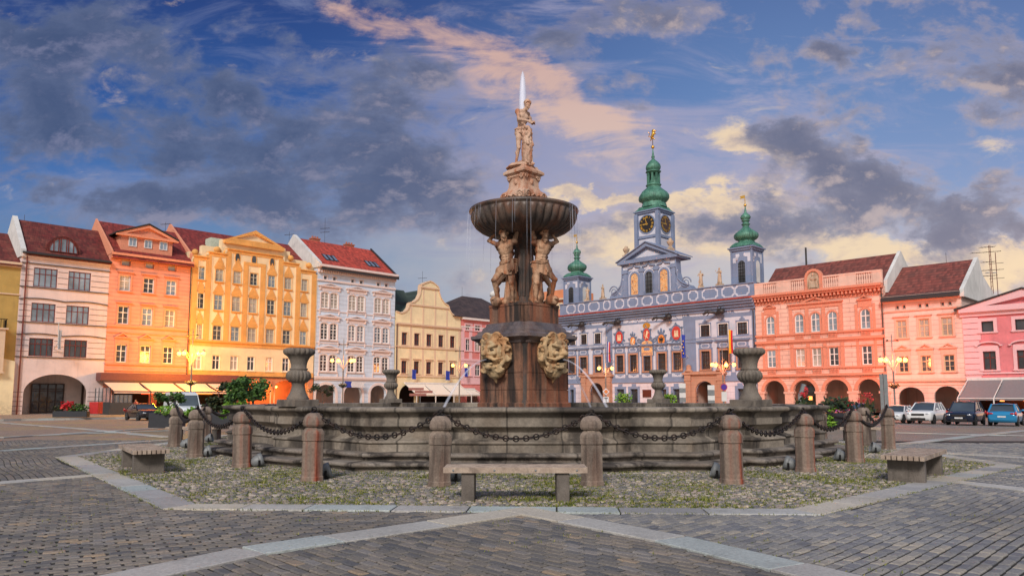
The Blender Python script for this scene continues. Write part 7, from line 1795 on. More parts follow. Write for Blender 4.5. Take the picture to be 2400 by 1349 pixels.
for row, za, zb__ in ((r2[0], r2[0][0][2] - .1, zz), (r2[1], r2[1][0][2] - .1, r2[1][0][3] + .5)):
    for x in (x0 + .3, (row[1][1] + row[2][0]) / 2, (row[2][1] + row[3][0]) / 2, x1 - .3): mb.box(x - .2, x + .2, -.1, 0, za, zb__)
    for j in (0, 4):
        for x in (row[j][0] - .4, row[j][1] + .4): mb.box(x - .14, x + .14, -.08, 0, za, row[j][3] + .5)
mb.build('pilasters_and_hoods', M['b8t'], f.T)
zz = [f.Z(560, 658 + 15), f.Z(560, 722), f.Z(560, 925), f.Z(560, 975)]
bandm(f, 'string_course', M['b8t'], 0, f.w, [(zz[0] - .08, zz[0] + .12, .25), (zz[1] - .15, zz[1] + .15, .35), (zz[1] - .9, zz[1] - .8, .1), (zz[2] - .06, zz[2] + .12, .22), (zz[3] - .12, zz[3] + .16, .35)])
mb = MB()
for za, zb__, row in ((zz[1] + .15, zz[0] - .08, r2[0]), (zz[3] + .16, zz[2] - .06, r2[1])):
    for r in row:
        for k in range(7): x = r[0] + (r[1] - r[0]) * (k + .5) / 7; mb.revolve([(.05, 0), (.075, .15 * (zb__ - za)), (.045, .5 * (zb__ - za)), (.075, .8 * (zb__ - za)), (.05, zb__ - za)], 6, (x, -.1, za))
mb.build('balusters', M['b8t'], f.T)
mb = MB()
for a, b_, c, d, r_ in A8: ring(mb, archpoly(a - .38, b_ + .38, d - r_, d + .38, r_ + .38)[1:], archpoly(a, b_, d - r_, d, r_)[1:], -.08, 0)
mb.build('arch_moulding', M['b8t'], f.T)
mb = MB()
for x in [A8[0][0] - .5] + [(A8[k][1] + A8[k + 1][0]) / 2 for k in range(3)] + [A8[3][1] + .5]: mb.box(x - .62, x + .62, -.14, .5, A8[0][3] - A8[0][4] - .3, A8[0][3] - A8[0][4] - .05); mb.box(x - .5, x + .5, -.08, .45, -.4, A8[0][3] - A8[0][4] - .3)
mb.build('pier', M['b9t'], f.T)
arcade(f, A8, 5.0, M['inner'], 4.5)
mb = MB(); mb.box(f.X(930, 1100) + 1.2, f.X(985, 1100) + 2.0, 4.3, 4.45, .8, 3.2); mb.box(f.X(250, 1100) + 1.6, f.X(290, 1100) + 2, 4.3, 4.45, 0, 3); mb.build('shop_window', M['glassd'], f.T)
MB().box(f.loc(468, 1140, 3).x, f.loc(500, 1140, 3).x, 3.0, 3.1, f.loc(480, 1155, 3).z, f.loc(480, 1128, 3).z).build('lit_notice', emis('lit_notice', (1, .35, .08), 3), f.T)
bandm(f, 'cornice', M['b8t'], -.1, f.w + .1, [(ze - .02, ze + .25, .8), (ze - .25, ze - .02, .6), (ze - .95, ze - .85, .12)]); brackets(f, M['b8t'], 0, f.w, ze - .6, ze - .25, .48, 34, .2)
mb = MB(); 
for k in range(80): x = f.w * (k + .5) / 80; mb.box(x - .06, x + .06, -.1, 0, ze - .85, ze - .65)
mb.build('dentils', M['b8t'], f.T)
zp = f.Z(985, 218); mb = MB(); mb.box(0, f.w, -.05, .35, zp - .18, zp); mb.box(0, f.w, -.05, .35, ze + .25, ze + .42)
op = [(f.X(150, 345), f.X(245, 335)), (f.X(348, 320), f.X(452, 308)), (f.X(583, 300), f.X(692, 288)), (f.X(815, 272), f.X(932, 258))]; cur = 0
for a, b_ in op + [(f.w, f.w)]: mb.box(cur, a, -.02, .32, ze + .42, zp - .18); cur = b_
mb.build('parapet', M['b8p'], f.T)
mb = MB()
for a, b_ in op:
    for k in range(7): x = a + (b_ - a) * (k + .5) / 7; H_ = zp - .18 - ze - .42; mb.revolve([(.10, 0), (.15, .2 * H_), (.08, .55 * H_), (.13, .8 * H_), (.10, H_)], 8, (x, .15, ze + .42))
mb.build('balustrade', M['b8p'], f.T)
xa, xb = f.X(472, 330), f.X(557, 320); zc = f.Z(512, 222); mb = MB(); mb.prism(archpoly(xa, xb, ze + .25, zc - .15, (xb - xa) / 2)[::-1], -.08, .4); o = mb.build('crest', M['sand2'], f.T, fix=True)
mb = MB(); ring(mb, archpoly(xa - .3, xb + .3, ze + .25, zc + .12, (xb - xa) / 2 + .3), archpoly(xa, xb, ze + .25, zc - .15, (xb - xa) / 2), -.25, .4); mb.build('crest_hood', M['b8t'], o)
mb = MB(); xm = (xa + xb) / 2; mb.box(xm - .5, xm + .5, -.2, -.08, ze + .5, ze + 1.3); mb.ball((xm, -.12, ze + 1.6), .4, .12, .3); mb.ball((xm - .75, -.12, ze + 1.2), .2, .12, .7); mb.ball((xm + .75, -.12, ze + 1.2), .2, .12, .7); mb.ball((xm, -.12, ze + 2.0), .2, .12, .2); mb.build('carving', M['sand2'], o)
rd, zr = f.ridge(1115, 102, f.w - .1); xl_ = f.loc(240, 226, rd).x
mb = MB(); ze2 = ze + .3; mb.add([(.3, .8, ze2), (f.w - .1, .8, ze2), (f.w - .1, rd, zr), (xl_, rd, zr), (.3, 2 * rd, ze2), (f.w - .1, 2 * rd, ze2), (.3, .8, ze2 - .2), (f.w - .1, .8, ze2 - .2)], [(0, 1, 2, 3), (3, 2, 5, 4), (0, 3, 4), (6, 7, 1, 0)]); mb.build('roof', M['tile_rb'], f.T)
MB().prismx([(.8, ze2 - 1), (.8, ze2 + .35), (rd, zr + .25), (2 * rd, ze2 + .2), (2 * rd, ze2 - 1)][::-1], f.w - .1, f.w + .25).build('gable_wall', M['white2'], f.T, fix=True)
q = f.loc(460, 190, rd); q1 = f.loc(457, 62, rd); MB().tube([(q.x, rd, q.z - .5), (q.x, rd, q1.z)], .12, 6).build('flue', M['gutter'], f.T)
pipe(f, f.w - .1, -.3, ze + .2, M['gutter'], -.15)

# ---- pale peach house
zG = (2.997, 2020, 560)
f = Fac('R', 'townhouse', 'pale peach house with steep red brown roof, two arches and three window columns', 'house', (185, 1190), (745, 1170), zG)
W9 = f.rects([[(235, 262, 467, 497), (282, 308, 462, 492), (392, 420, 452, 482), (443, 468, 448, 477), (552, 580, 438, 468), (603, 632, 432, 463)], [(243, 315, 572, 695), (400, 475, 557, 685), (562, 640, 547, 675)], [(262, 327, 828, 935), (415, 492, 815, 930), (573, 655, 808, 930)]])
W9 = [f.rects([r])[0] if False else r for r in W9]
W9b = f.rects([[(243, 315, 572, 695), (400, 475, 557, 685), (562, 640, 547, 675)], [(262, 327, 828, 935), (415, 492, 815, 930), (573, 655, 808, 930)]])
A9 = [(f.X(258, 1120), f.X(440, 1120), -.4, f.Z(350, 1038)), (f.X(510, 1120), f.X(692, 1120), -.4, f.Z(600, 1031))]; A9 = [(a, b_, c, d, (b_ - a) / 2 * .9) for a, b_, c, d in A9]
ze = f.Z(730, 360); shell(f, ze, W9[0] + W9b[0] + W9b[1] + A9, M['b9'], .35)
for r in W9[0]: window(f, r, M['b9t'], M['glassd'], nx=1, hs=(), fw=.08, sur=dict(w=.06, p=.03, sill=0), sm=M['b9'])
for i, row in enumerate(W9b):
    for j, r in enumerate(row): window(f, r, plain('beige_frame', (.62, .46, .28), .5) if (i, j) == (0, 0) else bpy.data.materials['beige_frame'], [M['curtain'], M['glassd']][i] if (i, j) != (1, 1) else M['glassd'], nx=2, hs=(.64,), bars=(.32,), fw=.10, mull=.09, depth=.12, sur=dict(w=.2, p=.06, k='ped' if i else 'hood', g=.45, hp=.5), sm=M['b9t'])
zz = f.Z(450, 492); z3 = f.Z(450, 992); bandm(f, 'string_course', M['b9t'], 0, f.w, [(zz - .06, zz + .1, .12), (z3 - .1, z3 + .12, .18), (z3 - .5, z3 - .42, .06)]); bandm(f, 'cornice', M['b9t'], 0, f.w, [(ze - .35, ze, .45), (ze - .6, ze - .35, .2)])
arcade(f, A9, 4.4, M['inner'], 4.2); mb = MB(); mb.box(A9[0][0] + .8, A9[0][1] - .6, 1.4, 3.2, 3.1, 3.5); mb.build('inner_awning', M['b9t'], f.T)
mb = MB(); ring(mb, archpoly(A9[1][0] + 1.0, A9[1][1] - .8, 0, 3.6, 1.3), archpoly(A9[1][0] + 1.15, A9[1][1] - .95, .1, 3.45, 1.2), 4.0, 4.15); 
for k in range(1, 4): x = A9[1][0] + 1.0 + (A9[1][1] - A9[1][0] - 1.8) * k / 4; mb.box(x - .05, x + .05, 4.0, 4.1, 0, 3.4)
for z in (.8, 1.6, 2.4): mb.box(A9[1][0] + 1.1, A9[1][1] - .9, 4.0, 4.1, z, z + .08)
mb.build('shop_door', M['white2'], f.T)
rd, zr = f.ridge(790, 142, f.w); xl_ = f.loc(252, 207, rd).x; roof(f, ze, rd, zr, M['tile_rb'], x0=0, x1=f.w - .05, gable=M['white2'])
MB().prismx([(-.3, ze - .6), (-.3, ze + .15), (rd, zr + .2), (rd * 1.25, zr - 1.6), (rd * 2.3, zr - 4.0), (rd * 2.3, ze - .6)][::-1], f.w - .04, f.w + .35).build('gable_wall', M['white2'], f.T, fix=True)
MB().prismx([(-.7, ze - .55), (-.7, ze - .2), (-.2, ze + .12), (-.2, ze - .2)][::-1], 0, f.w).build('gutter', M['gutter'], f.T, fix=True)
# roof aerials
mt = thing('antenna_mast', 'tall lattice aerial mast with crossbars behind the pale peach house', 'antenna', group=None); q = f.world(917, 370, rd * 2.0); q2 = f.world(887, 45, rd * 2.0); mt.location = (q.x, q.y, q.z - 1)
mb = MB(); Hh = q2.z - q.z + 1
for dx in (-.12, .12): mb.tube([(dx, 0, 0), (dx * .6, 0, Hh)], .035, 5)
for k in range(int(Hh / .5)): mb.tube([(-.12, 0, k * .5), (.12, 0, k * .5 + .25)], .02, 4)
mb.build('mast', M['redframe'], mt); mb = MB()
for z, l in ((.97, .8), (.88, 1.6), (.7, .7), (.55, 1.2), (.45, .8)):
    mb.tube([(-l, l * .5, Hh * z), (l * .6, -l * .3, Hh * z)], .03, 4)
    for k in range(5): x = -l + l * 1.5 * k / 4; mb.tube([(x, -x * .5 - .3, Hh * z), (x, -x * .5 + .3, Hh * z)], .018, 4)
mb.build('aerial', M['gutter'], mt); 
for s_ in (-.4, .4): MB().revolve([(.25, 0), (.18, .06), (.02, .08)], 12).build('dish', M['white2'], mt).location = (s_, 0, Hh * .5)
m2t = thing('antenna_mast', 'thinner aerial pole right of the lattice mast', 'antenna'); q = f.world(957, 395, rd * 2.1); q2 = f.world(930, 95, rd * 2.1); m2t.location = (q.x, q.y, q.z - 1); mb = MB(); mb.tube([(0, 0, 0), (0, 0, q2.z - q.z + 1)], .04, 5); mb.build('pole', M['redframe'], m2t)
mb = MB()
for z in (.95, .8, .6): mb.tube([(-.6, .4, (q2.z - q.z) * z), (.6, -.4, (q2.z - q.z) * z)], .025, 4)
mb.build('aerial', M['gutter'], m2t)

# ---- pink house at the right edge
f = Fac('R', 'townhouse', 'bright pink house with a wide low pediment and light pink frames at the right edge', 'house', (745, 1170), (1500, 1170), zG)
W10 = f.rects([[(845, 928, 577, 650), (1075, 1165, 562, 637), (1310, 1405, 545, 625)], [(850, 940, 785, 915), (1093, 1190, 778, 912), (1340, 1440, 770, 910)]])
ze = f.Z(735, 505); sh_ = (f.X(760, 1150), f.X(1440, 1150), -.4, f.Z(900, 1010)); shell(f, ze, W10[0] + W10[1] + [sh_], M['b10'], .35)
for i, row in enumerate(W10):
    for j, r in enumerate(row): window(f, r, M['redframe'] if i else M['blackp'], M['glassd'], nx=2 if i else 1, hs=(.66,) if i else (), fw=.07, depth=.2, sur=dict(w=.30, p=.07, k='seg' if i else '', sill=1), sm=M['b10t'])
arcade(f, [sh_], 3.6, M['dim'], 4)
mb = MB(); zq = f.Z(740, 550)
for k in range(11): z = sh_[3] + .2 + (zq - sh_[3] - .2) * k / 11; mb.box(-.02, 1.35 + .15 * (k % 2), -.08, 0, z, z + (zq - sh_[3] - .2) / 11 - .06)
mb.build('quoins', M['b10t'], f.T)
zs_ = W10[1][0][2] - .5; bandm(f, 'string_course', M['b10t'], 0, f.w, [(zs_ + .1, zs_ + .25, .15), (zs_ - 1.1, zs_ - .95, .1)]); bandm(f, 'cornice', M['b10t'], -.2, f.w, [(ze - .2, ze + .1, .5), (ze - .6, ze - .2, .2)])
za = f.loc(1105, 352, -.3).z; xm = f.w * .55; xm = f.loc(1125, 352, -.3).x
mb = MB(); mb.prism([(0, ze), (2 * xm, ze), (xm, za - .3)], .0, 8); mb.build('pediment', M['b10'], f.T)
mb = MB(); ring(mb, [(-.4, ze + .1), (2 * xm + .4, ze + .1), (xm, za)], [(2.2, ze + .35), (2 * xm - 2.2, ze + .35), (xm, za - .75)], -.45, 0); mb.build('pediment_moulding', M['b10t'], f.T)
mb = MB()
for a, b_ in (((-.6, ze + .08), (xm, za + .02)), ((xm, za + .02), (2 * xm + .6, ze + .08))): mb.prism([a, b_, (b_[0], b_[1] + .14), (a[0], a[1] + .14)], -.6, 8)
mb.build('roof', M['gutter'], f.T)
F10 = f; SH10 = sh_

# ---- modern orange block seen past the pillar
f = Fac('R', 'apartment_block', 'distant orange and cream block with flat roof seen right behind the fountain pillar', 'building', (1255, 900), (1322, 900))
q0 = f.loc(1292, 720, 14, True); mb = MB(); x0 = f.loc(1150, 720, 14, True).x; x1 = f.loc(1321, 700, 14, True).x; z1 = f.loc(1290, 687, 14, True).z; z2 = f.loc(1300, 705, 14, True).z
MB().box(x0, x1, 14, 24, 0, z2).build('wall', M['b2t'], f.T); MB().box(x0 + 1, x1 - .5, 15, 23, z2 + .3, z1 + .6).build('attic', M['b3g'], f.T); MB().box(x0 - .5, x1 + .5, 13.4, 24.5, z2, z2 + .3).build('roof', M['b5t'], f.T)
MB().box(x0, x1 - .2, 13.9, 14.0, z2 - 1.6, z2 - .4).build('window_band', M['creamp'], f.T)
for k in range(5): MB().box(x0 + 2 + k * 3, x0 + 3 + k * 3, 13.8, 13.9, z2 - 1.4, z2 - .6).build('window', M['glassd'], f.T)
mb = MB(); qc = f.loc(1158, 700, 18, True); mb.revolve([(.5, 0), (.5, 2), (.9, 2.1), (.9, 2.8), (.4, 3.2)], 10, (qc.x, 18, qc.z - 1.6)); mb.build('roof_vent', M['white2'], f.T)
# ------------------------------------------------------------------ pavements before the fronts
def pavement(row, name, s0, s1, wd, k, matn, zb=-.12):
    e, n, O = (V3(1, 1, 0) / sqrt(2), V3(-1, 1, 0) / sqrt(2), V3(-120, 0, 0)) if row == 'L' else (V3(1, -1, 0) / sqrt(2), V3(1, 1, 0) / sqrt(2), V3(120, 0, 0))
    mb = MB(); N = 40; vs = []; kb = MB()
    for i in range(N + 1):
        s_ = s0 + (s1 - s0) * i / N; p0 = O + e * s_; a = p0 - n * wd; b_ = p0 + n * 2
        vs += [(a.x, a.y, zb + .015), (b_.x, b_.y, BZ - .02)]
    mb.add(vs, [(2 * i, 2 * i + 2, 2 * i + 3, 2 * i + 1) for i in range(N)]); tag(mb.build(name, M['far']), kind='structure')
    for i in range(int((s1 - s0) / 1.2)):
        s_ = s0 + i * 1.2; a = O + e * s_ - n * wd; b_ = O + e * (s_ + 1.185) - n * wd; q = [a - n * .14, b_ - n * .14, b_ + n * .14, a + n * .14]
        kb.add([(p.x, p.y, -.4) for p in q] + [(p.x, p.y, zb + .022) for p in q], [(4, 5, 6, 7), (0, 1, 5, 4), (1, 2, 6, 5), (2, 3, 7, 6), (3, 0, 4, 7)])
    tag(kb.build('kerb', M['slab']), kind='structure')
pavement('L', 'pavement_left', 40, 168, 12.5, 0, 'slab'); pavement('R', 'pavement_right', 0, 125, 7.5, 0, 'slab')

# ------------------------------------------------------------------ street lamps
M['post'] = plain('grey_lamp_post', (.22, .21, .20), .5, .2)
def globe_mat():
    m, t, b = newmat('lit_lamp_globe'); t.put(b.inputs['Base Color'], (1, .6, .2)); t.put(b.inputs['Emission Color'], (1.0, .50, .10)); b.inputs['Emission Strength'].default_value = 4; return m
M['globe'] = globe_mat()
def lamp(lab, px, Y, globes, hg, energy, zbase, basket=True, top=True, col=(1.0, .36, .06)):
    """globes: (dx, dy) in metres from the post"""
    X = ray(px, 840).x / ray(px, 840).y * Y
    t = thing('street_lamp', lab, 'street lamp', (X, Y, zbase), group='lit globe street lamps round the square')
    mb = MB(); mb.revolve([(.22, 0), (.22, .5), (.16, .6), (.11, .9), (.085, 1.2), (.075, hg - 1.4), (.10, hg - 1.3), (.10, hg - 1.0), (.05, hg - .9), (.045, hg + 2.4), (.01, hg + 2.6)], 12); mb.build('post', M['post'], t)
    for dx, dy in globes:
        m_ = MB(); P = []
        for k in range(13):
            a = k / 12; P.append((dx * (a ** .7) * .96, dy * (a ** .7) * .96, hg - 1.1 + 1.35 * sin(a * pi * .60) ** .8 if k else hg - 1.1))
        P.append((dx, dy, hg + .30)); m_.tube(P, .028, 6); m_.build('arm', M['post'], t)
        m_ = MB(); m_.ball((dx, dy, hg), .21, .21, .22); g = m_.build('globe', M['globe'], t)
        m_ = MB(); m_.revolve([(.17, hg + .20), (.14, hg + .30), (.05, hg + .36), (.02, hg + .45)], 12, (dx, dy, 0)); m_.build('globe_cap', M['post'], g)
    if energy:
        ld = bpy.data.lights.new('lamp_light', 'POINT'); ld.energy = energy; ld.color = col; ld.shadow_soft_size = .6; lo = bpy.data.objects.new('lamp_light', ld); C.objects.link(lo); lo.parent = t
        lo.location = (0, 0, hg + .1)
    if top:
        m_ = MB(); m_.tube([(-.5, 0, hg + 1.9), (.5, 0, hg + 1.9)], .03, 5)
        for s_ in (-.5, .5): m_.ball((s_, -.1, hg + 1.9), .12, .16, .1)
        m_.build('top_spotlights', M['gutter'], t)
    return t, X
lamps = []
def ydist(px, gap, row): u = ray(px, 840).x / ray(px, 840).y; return (120 - gap * 1.414) / ((1 - u) if row == 'L' else (1 + u))
def hgl(px, py, Y): return atY(px, py, Y).z + .12
for lab, px, py, row, gap, gl_, en, *lc in [('lamp post with four lit globes where the salmon and yellow houses meet', 450, 831, 'L', 7.0, [(-1.35, 0), (-.55, -.7), (.45, .6), (1.30, -.3)], 5600, (1.0, .40, .02)),
        ('lamp post with four lit globes before the pale blue house', 805, 847, 'L', 9.5, [(-1.25, -.3), (-.75, .6), (.80, .6), (1.30, -.3)], 700),
        ('two globed lamp post before the cream and rose houses', 1077, 858, 'L', 9.5, [(-.90, 0), (.85, 0)], 600),
        ('two globed lamp post before the left part of the town hall', 1419, 865, 'R', 9, [(-.85, 0), (.85, 0)], 900),
        ('four globed lamp post before the right portal of the town hall', 1693, 857, 'R', 9, [(-1.25, -.3), (-.65, .5), (.55, .5), (1.20, -.3)], 1300, (1.0, .20, .05)),
        ('four globed lamp post with a flower basket before the pale peach house', 2092, 846, 'R', 6.5, [(-1.30, -.2), (-.42, .6), (.42, -.5), (1.35, .2)], 2600, (1.0, .16, .04))]:
    Y = ydist(px, gap, row); lamps.append(lamp(lab, px, Y, gl_, hgl(px, py, Y) + .1, en, -.1, col=lc[0] if lc else (1.0, .34, .08)))
def leaves(mb, c, rad, n, size, rnd, flat=1.0):
    for _ in range(n):
        while True:
            p = Vector((rnd.uniform(-1, 1), rnd.uniform(-1, 1), rnd.uniform(-1, 1)))
            if p.length < 1 and p.length > .35 * rnd.random(): break
        p = Vector((c[0] + p.x * rad[0], c[1] + p.y * rad[1], c[2] + p.z * rad[2])); d = Vector((rnd.uniform(-1, 1), rnd.uniform(-1, 1), rnd.uniform(-.6, .6))).normalized(); u = d.orthogonal().normalized() * (size * rnd.uniform(.25, .45)); d *= size * rnd.uniform(.7, 1.2)
        mb.add([p - u * .3, p + d * .5 + u, p + d, p + d * .5 - u], [(0, 1, 2, 3)])
def leafmat(name, a, b_, c):
    m, t, bs = newmat(name); r = island(t); t.put(bs.inputs['Base Color'], t.ramp(r, [(0, a), (.5, b_), (1, c)])); bs.inputs['Roughness'].default_value = .6
    bs.inputs['Transmission Weight'].default_value = 0; return m
M['leaf'] = leafmat('green_leaves', (.015, .045, .010), (.04, .10, .015), (.10, .20, .03)); M['leafd'] = leafmat('dark_leaves', (.010, .022, .010), (.025, .05, .015), (.07, .06, .02)); M['lime'] = leafmat('lime_leaves', (.06, .16, .01), (.13, .28, .02), (.24, .40, .04))
M['redf'] = leafmat('red_petals', (.40, .01, .02), (.60, .015, .03), (.75, .10, .06)); M['pinkf'] = leafmat('mixed_petals', (.55, .02, .30), (.70, .25, .05), (.30, .05, .40)); M['whitef'] = leafmat('white_petals', (.6, .6, .5), (.7, .7, .7), (.75, .6, .3))
M['planter'] = plain('dark_planter', (.02, .023, .03), .6); M['bark'] = plain('bark', (.10, .07, .05), .9)
def basket(lab, X, Y, z, r=.55):
    t = thing('flower_basket', lab, 'flower basket', (X, Y, z), group='flower baskets on the lamp posts'); rnd = random.Random(int(X * 10)); mb = MB(); leaves(mb, (0, 0, 0), (r, r, r * .38), 260, .16, rnd); mb.build('leaves', M['leafd'], t)
    mb = MB(); leaves(mb, (0, 0, .08), (r, r, r * .3), 90, .10, rnd); mb.build('flowers', M['whitef'], t); mb = MB(); mb.revolve([(.1, -.3), (.3, -.2), (.34, -.05)], 10); mb.build('bowl', M['planter'], t)
t0, X0 = lamps[0]; basket('flower basket on the lamp post before the yellow house', X0, t0.location.y, atY(450, 896, t0.location.y).z)
t0, X0 = lamps[1]; basket('flower basket on the lamp post before the pale blue house', X0, t0.location.y, atY(804, 902, t0.location.y).z, .5)
t0, X0 = lamps[5]; basket('flower basket on the lamp post before the pale peach house', X0, t0.location.y, atY(2094, 903, t0.location.y).z)

# ------------------------------------------------------------------ awnings and terraces
zA = (2.594, 0, 480)
M['canvas'] = plain('cream_canvas', (.72, .52, .42), .8, var=.06); M['canvasg'] = plain('grey_canvas', (.20, .19, .20), .8, var=.08); M['canvasw'] = plain('pale_canvas', (.74, .68, .58), .8, var=.05)
def FR(row): return Fac.__new__(Fac)
def awning(lab, row, pa, pb_, d0, d1, ptop, pbot, nb, mat, frame, group=None, posts=True, zfl=-.1, name='awning'):
    """d0, d1: distance before the front of the upper and the lower edge; panels side by side"""
    f = Fac.__new__(Fac)
    if row == 'L': f.e = V3(1, 1, 0) / sqrt(2); f.n = V3(-1, 1, 0) / sqrt(2); f.O = V3(-120, 0, 0); rz = R(45)
    else: f.e = V3(1, -1, 0) / sqrt(2); f.n = V3(1, 1, 0) / sqrt(2); f.O = V3(120, 0, 0); rz = R(-45)
    f.zm = (1, 0, 0); f.o = V3(0, 0, 0); W0 = f.world(*pa, -d0); f.o = V3(W0.x, W0.y, 0) + f.n * d0
    x0, x1 = f.loc(*pa, -d0).x, f.loc(*pb_, -d0).x; z1 = f.loc(*ptop, -d0).z; z0 = f.loc(*pbot, -d1).z
    T = thing(name, lab, 'awning', f.o, rz, group); w_ = (x1 - x0) / nb
    for k in range(nb):
        a, b_ = x0 + w_ * k + .06, x0 + w_ * (k + 1) - .06; N = 8
        def fn(u, v): return (a + (b_ - a) * u, -d0 - (d1 - d0) * v, z1 + (z0 - z1) * v - .10 * sin(pi * v) * 1.0)
        mb = MB(); mb.grid(fn, 6, 8); mb.add([(a, -d1 - .01, z0), (b_, -d1 - .01, z0), (b_, -d1 - .01, z0 - .18), (a, -d1 - .01, z0 - .18)], [(0, 1, 2, 3)]); mb.build('canopy', mat, T)
    mb = MB()
    for k in range(nb + 1): x = x0 + w_ * k; mb.tube([(x, -d0, z1 + .02), (x, -d1, z0 + .02)], .05, 5)
    mb.tube([(x0, -d1, z0), (x1, -d1, z0)], .05, 5); mb.box(x0, x1, -d0 - .15, -d0 + .15, z1 - .05, z1 + .2); mb.build('frame', frame, T)
    if posts:
        for k in range(nb + 1): x = x0 + w_ * k; MB().box(x - .05, x + .05, -d1 - .03, -d1 + .07, zfl, z0).build('post', frame, T)
    return f, T, x0, x1, z0, z1
M['frameb'] = plain('dark_brown_frame2', (.07, .035, .03), .5)
f, T, x0, x1, z0, z1 = awning('cream terrace awning in four panels before the salmon and yellow houses', 'L', (240, 893), (552, 903), 1.6, 5.2, (360, 896), (360, 917), 4, M['canvas'], M['frameb'], zfl=-.05)
mb = MB(); mb.box(x0 - .2, x1 + .3, -1.7, -.1, z1 + .15, z1 + .95); mb.build('awning_box', plain('red_brown_fascia', (.16, .05, .045), .6), T)
tr = thing('cafe_terrace', 'dark glazed cafe terrace enclosure under the long cream awning', 'terrace', f.o, R(45)); mb = MB()
mb.box(x0 - .3, x0 - .2, -5.2, -.3, -.05, 1.2); mb.box(x0 - .3, x0 + 1.8, -5.25, -5.15, -.05, 1.15); mb.build('low_wall', plain('dark_panel_grey', (.05, .052, .055), .5), tr)
mb = MB(); mb.box(x0 - .27, x0 - .24, -5.1, -.4, 1.2, 2.6); mb.box(x0 - .2, x0 + 1.7, -5.21, -5.19, 1.15, 1.9); gm_, t_, b_ = newmat('terrace_glass'); t_.put(b_.inputs['Base Color'], (.5, .55, .6)); b_.inputs['Alpha'].default_value = .18; b_.inputs['Roughness'].default_value = .05; mb.build('glass_screen', gm_, tr)
mb = MB()
for k in range(6): x = x0 - .25 + k * .4; mb.box(x - .02, x + .02, -5.23, -5.17, 1.1, 1.9)
for k in range(5): y = -5.1 + k * 1.15; mb.box(x0 - .3, x0 - .22, y - .02, y + .02, -.05, 2.6)
mb.build('mullions', M['gutter'], tr)
mb = MB(); rnd = random.Random(6)
for k in range(7): x = x0 + 1.5 + (x1 - x0 - 2) * k / 7 + rnd.random(); mb.ball((x, -1.0 - rnd.random(), 2.35 + .2 * rnd.random()), .13)
mb.build('lamps', M['warm'], tr)
MB().box(x0 + (x1 - x0) * .30, x0 + (x1 - x0) * .38, -.5, -.4, 2.0, 2.5).build('lit_sign', emis('red_sign', (1, .08, .02), 1.6), tr); MB().box(x0 + (x1 - x0) * .72, x0 + (x1 - x0) * .84, -.6, -.5, 2.0, 2.5).build('lit_sign', emis('orange_sign', (1, .25, .03), 1.6), tr)
ld = bpy.data.lights.new('terrace_light', 'POINT'); ld.energy = 120; ld.color = (1, .35, .1); ld.shadow_soft_size = .3; lo = bpy.data.objects.new('terrace_light', ld); C.objects.link(lo); lo.parent = tr; lo.location = ((x0 + x1) / 2, -1.5, 2.3)
tb0 = None
for k in range(6):
    lab = ['small round cafe table with two chairs, %s under the cream awning' % w_ for w_ in ('leftmost', 'second', 'third', 'fourth', 'fifth', 'rightmost')][k]
    if tb0 is None:
        t = thing('cafe_table', lab, 'table', group='cafe tables under the awning'); mb = MB(); mb.revolve([(.38, .72), (.38, .75)], 16); mb.build('table_top', M['wood'], t); mb = MB(); mb.revolve([(.22, 0), (.2, .03), (.03, .06), (.03, .72)], 10); mb.build('table_leg', M['black'], t)
        for s_ in (-1, 1):
            m_ = MB(); m_.box(s_ * .75 - .2, s_ * .75 + .2, -.2, .2, .43, .47); c_ = m_.build('seat', M['frameb'], t); m_ = MB(); m_.box(s_ * .95 - .02, s_ * .95 + .02, -.2, .2, .47, .9); m_.build('backrest', M['frameb'], t)
            m_ = MB(); [m_.box(s_ * .75 + a - .015, s_ * .75 + a + .015, b__ - .015, b__ + .015, 0, .43) for a in (-.18, .18) for b__ in (-.18, .18)]; m_.build('legs', M['black'], t)
        tb0 = t
    else: t = copy_tree(tb0); t['label'] = lab
    p = f.o + f.e * (x0 + 3 + (x1 - x0 - 5) * k / 5) - f.n * 3.4; t.location = (p.x, p.y, -.02); t.rotation_euler.z = .4 * k
# person leaning on the terrace wall
pe = thing('person', 'person in pale trousers and red top seated at the left end of the terrace', 'person'); p = f.o + f.e * (x0 + 2.2) - f.n * 4.9; pe.location = (p.x, p.y, .0); pe.rotation_euler.z = R(-20)
J = dict(pelvis=(0, .05, .62), chest=(0, .05, .98), neck=(0, .02, 1.2), head=(0, -.03, 1.33), shL=(-.19, .04, 1.13), shR=(.19, .04, 1.13), elL=(-.27, -.05, .88), wrL=(-.15, -.25, .82), elR=(.27, -.02, .88), wrR=(.18, -.25, .82), hipL=(-.1, .05, .58), hipR=(.1, .05, .58), knL=(-.13, -.42, .55), anL=(-.12, -.50, .10), knR=(.13, -.40, .55), anR=(.15, -.62, .11))
skin = plain('skin', (.55, .30, .21), .6); mb = MB(); hl_ = body(mb, J, 1.0); mb.sculpt('body', skin, pe, .022, 1)
mb = MB(); mb.cap((0, .05, .68), (0, .05, 1.08), .16, .17); [mb.cap((s_ * .19, .04, 1.13), (s_ * .27, -.04, .88), .075, .06) for s_ in (-1, 1)]; mb.sculpt('shirt', plain('red_shirt', (.42, .05, .04), .8), pe, .025, 1)
mb = MB(); [(mb.cap((s_ * .1, .05, .58), (s_ * .13, -.42, .55), .11, .085), mb.cap((s_ * .13, -.42, .55), (s_ * .13, -.54, .14), .085, .06)) for s_ in (-1, 1)]; mb.ball((0, .05, .6), .18, .14, .13); mb.sculpt('trousers', plain('pale_trousers', (.62, .58, .52), .8), pe, .025, 1)
mb = MB(); hairdo(mb, hl_, 1.0, False); mb.sculpt('hair', M['frameb'], pe, .02, 1)
